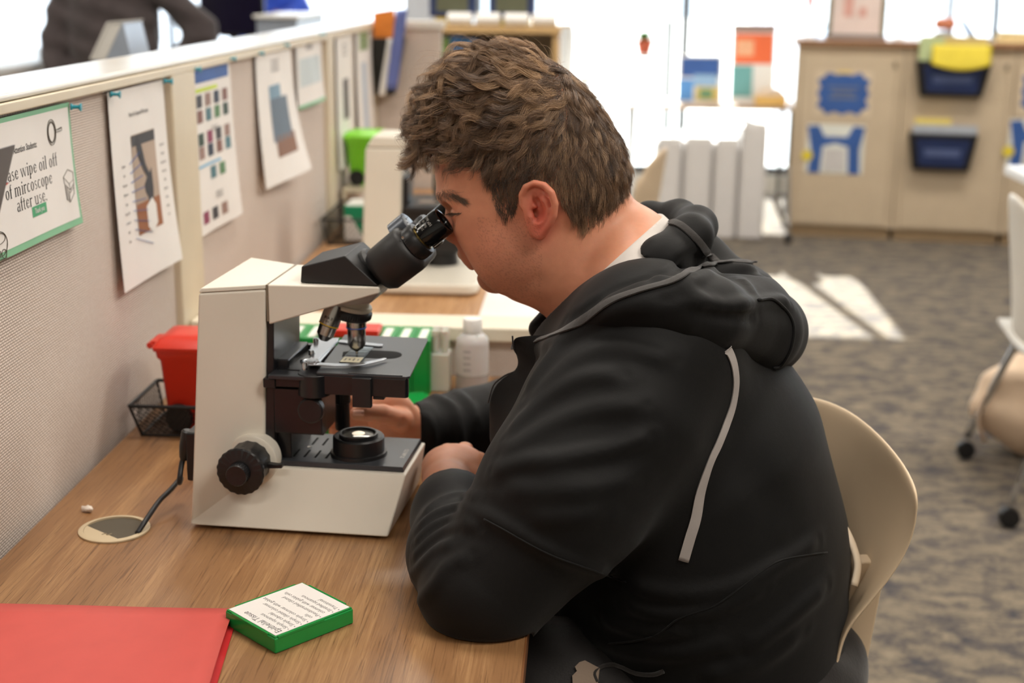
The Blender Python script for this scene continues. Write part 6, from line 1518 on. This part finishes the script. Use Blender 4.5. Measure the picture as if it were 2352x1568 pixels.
def cab_label(label, xa, ya, xb, yb, mode):
    p = on_cab((xa+xb)/2, yb); w = (xb-xa)*.00232; h = (yb-ya)*.00247
    t = thing('door_label', label, 'label', tuple(p), CA, 'labels on the cabinet doors')
    obj('card', MB().box((-w/2, -.001, 0), (w/2, .0008, h)), mat('label_tan', (214, 196, 170), .6) if mode == 0 else M_lab, t)
    if mode == 0:
        pts = []
        for i in range(24):
            a = 2*math.pi*i/24; r = 1 if i % 2 == 0 else .86; pts.append((w*.46*r*max(-1, min(1, 1.25*math.cos(a))), h*.5+h*.46*r*max(-1, min(1, 1.25*math.sin(a)))))
        obj('blue_burst', MB().prism(pts, -.0024, -.0012), M_blue, t)
        obj('gold_lettering', MB().box((-w*.25, -.003, h*.38), (w*.25, -.0026, h*.44)).box((-w*.2, -.003, h*.50), (w*.2, -.0026, h*.56)).box((-w*.28, -.003, h*.62), (w*.28, -.0026, h*.66)), mat('dull_gold', (110, 116, 130), .6), t)
        obj('gold_corner', MB().box((-w*.12, -.0028, h*.92), (w*.12, -.0012, h*.99)), mat('corner_gold', (226, 200, 120), .6), t)
    else:
        obj('blue_figure', MB().prism([(-w*.45, 0), (-w*.25, 0), (-w*.22, h*.55), (0, h*.62), (w*.22, h*.55), (w*.25, 0), (w*.45, 0), (w*.42, h*.5), (w*.5, h*.95), (w*.3, h*.98), (w*.2, h*.75), (-w*.2, h*.75), (-w*.3, h*.98), (-w*.5, h*.95), (-w*.42, h*.5)], -.0024, -.0012), M_blue, t)
        obj('code_panel', MB().box((-w*.19, -.0028, h*.05), (w*.19, -.0012, h*.5)), mat('panel_grey', (206, 202, 200), .6), t)
        obj('yellow_spot', MB().lathe([(.03, 0), (.03, .001)], (-w*.48, -.0026, h*.35), (0, -1, 0), 16), M_yellow, t)
cab_label('blue burst label on the first cabinet door, upper one', 1868, 168, 1998, 268, 0)
cab_label('blue and white figure label on the first cabinet door, lower one', 1848, 290, 1980, 398, 1)
cab_label('blue burst label on the third cabinet door at the right edge', 2338, 165, 2460, 265, 0)
cab_label('blue and yellow figure label on the third cabinet door at the right edge', 2312, 282, 2440, 390, 1)
def pocket(label, xa, ya, xb, yb):
    p = on_cab((xa+xb)/2, yb, .022); w = (xb-xa)*.00236/2; h = (yb-ya)*.00247
    t = thing('hanging_pocket', label, 'file pocket', tuple(p), CA, 'black pockets on the middle cabinet door')
    obj('pocket_body', MB().hexa([(-w*.82, -.07, 0), (w*.82, -.07, 0), (w*.82, 0, 0), (-w*.82, 0, 0)], [(-w, -.10, h), (w, -.10, h), (w, 0, h), (-w, 0, h)]), M_black, t, bevel=.008, segs=3)
    f = lambda a, b: (a, -.0725-.031*(b/h), b)
    obj('pocket_label', MB().add([f(-w*.66, h*.12), f(w*.66, h*.12), f(w*.8, h*.86), f(-w*.8, h*.86)], [(0, 1, 2, 3)]), M_navy, t, smooth=0, solid=.001)
    obj('label_writing', MB().add([tuple(np.array(f(-w*.5, h*.38))+[0, -.002, 0]), tuple(np.array(f(w*.5, h*.38))+[0, -.002, 0]), tuple(np.array(f(w*.55, h*.6))+[0, -.002, 0]), tuple(np.array(f(-w*.55, h*.6))+[0, -.002, 0])], [(0, 1, 2, 3)]), mat('writing_grey', (84, 98, 140), .6), t, smooth=0)
    return p, w, h
p, w, h = pocket('upper black hanging pocket with navy label on the middle cabinet', 2100, 145, 2262, 220)
y1 = thing('yellow_paper', 'bright yellow papers bending out of the upper black pocket', 'paper', tuple(p+np.array([0, 0, h])), CA)
q = MB(); q.grid([[(-w*.62+w*1.55*i/10, -.112-.004*j, .085-.10*j/6-.03*math.sin(math.pi*i/10)*(j/6)) for j in range(7)] for i in range(11)]); obj('sheet', q, M_yellow, y1, smooth=180, solid=.003)
y2 = thing('tan_papers', 'tan and pale green papers standing in the upper black pocket', 'paper', tuple(p+np.array([0, 0, h])), CA)
obj('sheet', MB().box((-w*.9, -.07, .001), (w*.85, -.03, .125)), mat('tan_paper', (214, 190, 120), .7), y2); obj('green_sheet', MB().box((-w*.95, -.085, .001), (-w*.3, -.072, .12)), mat('pale_green_paper', (186, 200, 150), .7), y2)
p, w, h = pocket('lower black hanging pocket with navy label on the middle cabinet', 2082, 308, 2232, 388)
y3 = thing('mixed_papers', 'yellow and grey papers standing in the lower black pocket', 'paper', tuple(p+np.array([0, 0, h])), CA)
obj('yellow_sheet', MB().box((-w*.85, -.06, .001), (w*.2, -.03, .075)), mat('soft_yellow', (226, 204, 110), .7), y3); obj('grey_sheet', MB().box((-w*.9, -.085, .001), (w*.95, -.065, .045)), mat('grey_paper', (170, 176, 186), .7), y3)
# on the counter
def ctop(px, off=.12): s, z = cabp(px, 90); return c0+ce*s+cn*off+np.array([0, 0, CH+.0282])
p = ctop(1965, .06); t = thing('picture_frame', 'olive framed notice with pinkish print on the first cabinet', 'frame', tuple(p), CA, rot=(-.08, 0, CA))
fr = MB(); 
for a in ((-.155, 0, .155, .028), (-.155, .30, .155, .33), (-.155, .0285, -.128, .2995), (.128, .0285, .155, .2995)): fr.box((a[0], -.012, a[1]+.001), (a[2], .012, a[3]))
obj('frame_rail', fr, mat('olive_frame', (108, 102, 66), .5), t, bevel=.002); obj('print', MB().box((-.1275, -.004, .029), (.1275, .004, .2995)), mat('blush_paper', (226, 206, 198), .7), t)
obj('print_blot', MB().box((-.07, -.0055, .12), (-.02, -.0042, .25)).box((.01, -.0055, .12), (.05, -.0042, .17)), mat('blot_pink', (212, 160, 148), .7), t); obj('base_foot', MB().box((-.16, -.03, .0003), (.16, -.0125, .02)), mat('foot_brown', (130, 110, 104), .5), t)
p = ctop(2172, .1); t = thing('clay_model', 'rounded brown clay model on a grey stand on the middle cabinet', 'model', tuple(p), CA)
obj('stand', MB().lathe([(.09, .0003), (.085, .02), (.05, .035), (.045, .05)], n=28), mat('stand_grey', (150, 148, 150), .5), t); a_, b_ = mesh_sdf(lambda P: smin(s_ell(P, (-.022, 0, .09), (.035, .03, .032)), s_ell(P, (.022, 0, .09), (.035, .03, .034)), .01), (-.07, -.05, .04), (.07, .05, .14), .004, 4); obj('clay_lobes', (a_, fixwind(a_-a_.mean(0), b_)), mat('clay', (206, 128, 96), .7), t, smooth=180)
for k, (px, h_) in enumerate(((1856, .17), (2068, .20))):
    t = thing('red_flag', ('red pennant on a stick left of the framed notice', 'red pennant on a stick right of the framed notice')[k], 'flag', tuple(ctop(px, .15)), CA)
    obj('stick', MB().tube([(0, 0, .0142), (0.01, 0, h_+.06)], .004, 8), M_cream, t); obj('stick_base', MB().lathe([(.03, .0003), (.028, .014)], n=20), M_white, t); obj('pennant', MB().prism([(.005, h_-.1), (.02, h_+.06), (-.025, h_+.05)], -.002, .002), mat('pennant_red', (214, 96, 76), .6), t)
p = ctop(1885, .28); t = thing('glass_jar', 'small clear glass jar beside the framed notice', 'jar', tuple(p), CA); obj('jar_glass', MB().lathe([(.035, .0003), (.042, .03), (.04, .06), (.028, .075)], n=28), glass_mat('jar_glass', (.86, .9, .95, 1)), t)
p = ctop(2300, .30); t = thing('desk_lamp', 'black lamp arm rising above the yellow stack', 'lamp', tuple(p), CA); obj('lamp_base', MB().lathe([(.06, .0003), (.05, .012)], n=24), M_black, t); obj('arm', MB().tube([(0, 0, .0125), (0, 0, .12), (-.01, 0, .34)], .018, 12), M_black, t); obj('head', MB().lathe([(.03, 0), (.06, .1)], (-.01, 0, .33), (-.5, 0, .5), 20), M_black, t)
p = ctop(2345, .08); t = thing('yellow_stack', 'stack of pale yellow pads on the right cabinet', 'stack', tuple(p), CA)
for k in range(3): obj('pad', MB().box((-.12+.01*k, -.06, .0003+k*.0185), (.12, .08, .018+k*.0185)), mat('pad_yellow', (236, 214, 160), .6), t, bevel=.002)
p = ctop(2240, .12); t = thing('blue_stapler', 'blue grey slanted tool standing behind the clay model', 'tool', tuple(p), CA); obj('tool_body', MB().hexa([(-.01, -.02, .0003), (.04, -.02, .0003), (.04, .02, .0003), (-.01, .02, .0003)], [(-.08, -.015, .11), (-.05, -.015, .115), (-.05, .015, .115), (-.08, .015, .11)]), mat('slate_blue', (130, 150, 185), .5), t, bevel=.003)
# ================================================================== right edge: white table, chairs, bag
simple_table('meeting_table', 'white topped table at the right edge of the room', 1.47, 4.15, 2.9, 4.98, .755, M_wt, M_chrome, .018, .03, .45)
shell_chair('white shell chair on chrome legs with casters at the right edge', 1.375, 3.70, -.05, mat('white_shell', (226, 220, 208), .4, var=.02))
bg_ = thing('tote_bag', 'beige canvas tote bag slumped on the floor under the white chair', 'bag', (1.42, 4.0, 0))
a_, b_ = mesh_sdf(lambda P: s_ell(P, (1.42, 4.02, .16), (.25, .16, .165))+.012*np.sin(P[:, 0]*26+P[:, 2]*18)*np.cos(P[:, 1]*20+P[:, 2]*30), (1.1, 3.8, -.03), (1.75, 4.25, .37), .012, 4)
a_[:, 2] = np.maximum(a_[:, 2], .003)
obj('bag_body', (a_, fixwind(a_-a_.mean(0), b_)), mat('canvas', (228, 202, 174), .8, bump=.3, bs=200), bg_, world=True, smooth=180)
obj('strap', MB().tube(bez([(1.25, 4.0, .26), (1.18, 3.96, .2), (1.17, 3.95, .13), (1.2, 3.98, .06)], 5), .012, 8, flat=.4), mat('canvas_strap', (226, 200, 176), .8), bg_, world=True, smooth=180)
cu_ = thing('cushion', 'yellow cushion lying on the white shell chair', 'cushion', (1.42, 3.70, .45)); a_, b_ = mesh_sdf(lambda P: s_ell(P, (1.42, 3.70, .479), (.16, .15, .028)), (1.22, 3.5, .43), (1.62, 3.9, .53), .01, 3); obj('cushion_pad', (a_, fixwind(a_-a_.mean(0), b_)), M_yellow, cu_, world=True, smooth=180)
# ================================================================== beyond the partition, left
M_ctr = mat('counter_white', (232, 231, 228), .35, var=.02)
def counter(label, x0, y0, x1, y1, z):
    t = thing('counter', label, 'counter', ((x0+x1)/2, (y0+y1)/2, 0)); obj('worktop', MB().box((x0, y0, z-.03), (x1, y1, z)), M_ctr, t, world=True, bevel=.003)
    obj('front_panel', MB().box((x0+.02, y0+.03, 0), (x1-.02, y1-.03, z-.0305)), M_cab, t, world=True); return t
counter('white topped counter with tan sides at the upper left', -4.2, 5.42, -2.42, 7.3, 1.0)
counter('white counter standing by the windows behind the person in grey', -1.95, 6.9, -1.0, 7.7, 1.02)
def screen(label, x, y, z, w, h, rz):
    t = thing('monitor', label, 'monitor', (x, y, z), rz); obj('stand_base', MB().box((-.1, -.08, .0003), (.1, .08, .012)), M_black, t, bevel=.002); obj('stand_neck', MB().box((-.02, 0, .0125), (.02, .02, .1)), M_black, t)
    obj('casing', MB().box((-w/2, -.02, .06), (w/2, -.0005, .06+h)), M_black, t, bevel=.003); obj('display', MB().box((-w/2+.012, -.0225, .075), (w/2-.012, -.0203, .05+h)), mat('display_dark', (28, 24, 44), .15), t); return t
screen('black monitor behind the person in grey', -2.30, 6.75, 1.0002, .42, .34, .25)
screen('black monitor in front of the person in blue', -1.80, 7.05, 1.0202, .34, .34, -.1)
t = thing('equipment_tower', 'slim grey tower with a slanted pale top in front of the person in grey', 'equipment', (-1.10, 3.25, 0))
obj('tower_body', MB().prism([(-1.150, 0), (-1.150, 1.186), (-1.106, 1.268), (-1.074, 1.270), (-1.058, 1.19), (-1.055, 0)], 3.2, 3.34), mat('screen_grey', (170, 180, 194), .35, .2), t, world=True, bevel=.002)
obj('slanted_cap', MB().prism([(-1.156, 1.188), (-1.110, 1.272), (-1.072, 1.275), (-1.074, 1.2705), (-1.1065, 1.2685), (-1.1505, 1.1865)], 3.195, 3.345), M_cap, t, world=True)
obj('slanted_face', MB().add([(-1.150, 3.198, 1.186), (-1.120, 3.198, 1.186), (-1.076, 3.198, 1.268), (-1.106, 3.198, 1.268)], [(0, 1, 2, 3)]), M_cap, t, world=True, smooth=0, solid=.001)
a_, b_ = aty(588, 34, 5.0), aty(682, 34, 5.0)
t = thing('equipment_cabinet', 'grey cabinet with a pale top farther along behind the partition', 'cabinet', ((a_[0]+b_[0])/2, 5.2, 0))
obj('cabinet_body', MB().box((a_[0], 5.0, 0), (b_[0], 5.5, a_[2]-.0125)), mat('screen_grey', (170, 180, 194), .35), t, world=True, bevel=.003)
obj('cabinet_top', MB().box((a_[0]-.01, 4.99, a_[2]-.012), (b_[0]+.01, 5.51, a_[2])), M_cap, t, world=True, bevel=.002)
# white wall panel seen right of that screen
wp = thing('whiteboard', 'tall white board standing beyond the end of the partition', 'board', (-.95, 7.4, 0)); obj('board_face', MB().box((-.97, 7.35, .4), (-.62, 7.38, 1.9)), mat('board_white', (226, 230, 238), .3), wp, world=True, bevel=.003)
for x in (-.95, -.64): obj('board_leg', MB().box((x-.012, 7.355, 0), (x+.012, 7.375, .3995)), M_chrome, wp, world=True)
# background people
def bgperson(label, P0, shirt, arm_pose, skin=(150, 104, 80), seated=False):
    x, y = P0; S_ = lambda *p: (x+p[0], y+p[1], p[2]); dz = -.40 if seated else 0
    def Fb(P):
        d = s_ell(P, S_(0, 0, 1.64+dz), (.078, .095, .115)); d = smin(d, s_cap(P, S_(0, 0, 1.45+dz), S_(0, 0, 1.55+dz), .055), .03)
        d = smin(d, s_cap(P, S_(-.02, 0, 1.0+dz), S_(0, 0, 1.33+dz), .125, .13), .05)
        for s in (-1, 1):
            if seated: d = smin(d, s_chain(P, [(S_(s*.09, 0, .52), .085), (S_(s*.12, -.42, .50), .06), (S_(s*.12, -.42, .08), .045)], .02), .04)
            else: d = smin(d, s_chain(P, [(S_(s*.09, 0, .92), .095), (S_(s*.10, 0, .5), .062), (S_(s*.10, .02, .06), .042)], .02), .04)
            d = smin(d, s_ell(P, S_(s*.10, -.06-(.42 if seated else 0), .035), (.045, .12, .034)), .03)
        for ch in arm_pose:
            d = smin(d, s_chain(P, [(S_(*p), r) for p, r in zip(ch, (.05, .038, .028))], .02), .03)
            h = S_(*ch[-1]); d = smin(d, s_ell(P, h, (.04, .035, .05)), .02)
            for f in range(4): d = smin(d, s_cap(P, (h[0]-.025+.017*f, h[1]-.01, h[2]-.03), (h[0]-.03+.02*f, h[1]-.03, h[2]-.085), .009, .008), .006)
            d = smin(d, s_cap(P, (h[0]+.02, h[1], h[2]), (h[0]+.05, h[1]-.03, h[2]-.03), .011, .009), .008)
        return d
    lo_, hi_ = (x-.6, y-.7, -.02), (x+.6, y+.4, 1.8)
    v, f = mesh_sdf(Fb, lo_, hi_, .012, 4); v[:, 2] = np.maximum(v[:, 2], .001)
    b = obj('person', (v, fixwind(v-v.mean(0), f)), mat('skin_far_%d' % skin[0], skin, .6), None, smooth=180); props(b, label, 'person')
    def Fs(P):
        d = s_ell(P, S_(0, 0, 1.15+dz), (.205, .15, .34)); d = smin(d, s_cap(P, S_(-.02, 0, 1.0+dz), S_(0, 0, 1.34+dz), .150, .152), .05); d = smin(d, s_cap(P, S_(-.17, 0, 1.38+dz), S_(.17, 0, 1.38+dz), .075), .06)
        for ch in arm_pose: d = smin(d, s_chain(P, [(S_(*p), r) for p, r in zip(ch[:2]+[tuple(np.array(ch[1])*.25+np.array(ch[2])*.75)], (.075, .062, .045))], .02), .04)
        return np.maximum(np.maximum(d-.006*np.sin(P[:, 2]*60+P[:, 0]*20), (.86+dz)-P[:, 2]), P[:, 2]-(1.46+dz))
    v, f = mesh_sdf(Fs, lo_, hi_, .010, 4); obj('sweater', (v, fixwind(v-v.mean(0), f)), cloth('knit_%d' % shirt[0], shirt, .8, .3, 200, .3), b, smooth=180)
    def Fp(P):
        d = s_ell(P, S_(0, 0, .93+dz), (.165, .125, .13)); 
        for s in (-1, 1):
            if seated: d = smin(d, s_chain(P, [(S_(s*.09, 0, .52), .10), (S_(s*.12, -.42, .50), .075), (S_(s*.12, -.42, .14), .06)], .02), .03)
            else: d = smin(d, s_chain(P, [(S_(s*.09, 0, .90), .11), (S_(s*.10, 0, .5), .08), (S_(s*.10, .01, .10), .062)], .02), .03)
        return np.maximum(d, .07-P[:, 2])
    v, f = mesh_sdf(Fp, lo_, hi_, .012, 4); obj('trousers', (v, fixwind(v-v.mean(0), f)), cloth('trouser_dark', (38, 36, 40), .8, .2, 200, .2), b, smooth=180)
    v, f = mesh_sdf(lambda P: np.maximum(s_ell(P, S_(0, .015, 1.67+dz), (.088, .102, .112)), -s_ell(P, S_(0, -.09, 1.60+dz), (.07, .07, .09))), lo_, hi_, .012, 4); obj('hair', (v, fixwind(v-v.mean(0), f)), mat('hair_dark', (44, 32, 26), .6), b, smooth=180)
    return b
bgperson('person in a dark grey sweater standing with one hand on the hip', (-2.08, 6.05), (72, 64, 64), [[(.16, 0, 1.38), (.40, .02, 1.14), (.24, -.02, .98)], [(-.17, 0, 1.36), (-.24, -.05, 1.08), (-.22, -.14, .90)]])
bgperson('person in a bright blue shirt standing beyond the black monitor', (-1.93, 8.25), (62, 96, 214), [[(.16, 0, 1.38), (.24, -.06, 1.16), (.14, -.26, 1.14)], [(-.17, 0, 1.38), (-.26, -.04, 1.14), (-.16, -.24, 1.12)]], (120, 76, 56))
# pale display things in front of the windows, middle
simple_table('window_table', 'white table under the windows behind the person', -.60, 7.9, .05, 8.5, .85, M_wt, M_cap, .015)
for k, (x, w, h_, l) in enumerate(((-.46, .05, .30, 'tall pale canister on the window table, left one'), (-.30, .035, .22, 'short pale canister on the window table, middle one'), (-.14, .05, .26, 'pale canister on the window table, right one'))):
    t = thing('canister', l, 'canister', (x, 8.1, .8502), group='pale canisters on the window table'); obj('canister_body', MB().lathe([(w, .0003), (w, h_-.03), (w*.8, h_)], n=24), M_white, t); obj('canister_lid', MB().lathe([(w*.85, h_+.0003), (w*.85, h_+.02)], n=24), mat('lid_beige', (214, 190, 164), .5), t)
for k, x in enumerate((-.38, -.05)):
    t = thing('display_pole', ('beige pole on a round foot, left of the pair by the window', 'beige pole on a round foot, right of the pair by the window')[k], 'pole', (x, 8.75, 0), group='beige poles by the window'); obj('pole', MB().tube([(0, 0, .021), (0, 0, 1.75)], .017, 12), mat('pole_beige', (214, 186, 160), .5), t); obj('pole_foot', MB().lathe([(.14, 0), (.13, .02)], n=28), M_white, t)
t = thing('equipment_post', 'black post on a foot standing behind the blue poster', 'post', (.50, 9.05, 0)); obj('post', MB().box((-.022, -.02, .02), (.022, .02, 1.13)), M_black, t, bevel=.002); obj('post_foot', MB().lathe([(.16, 0), (.15, .0195)], n=28), M_black, t)
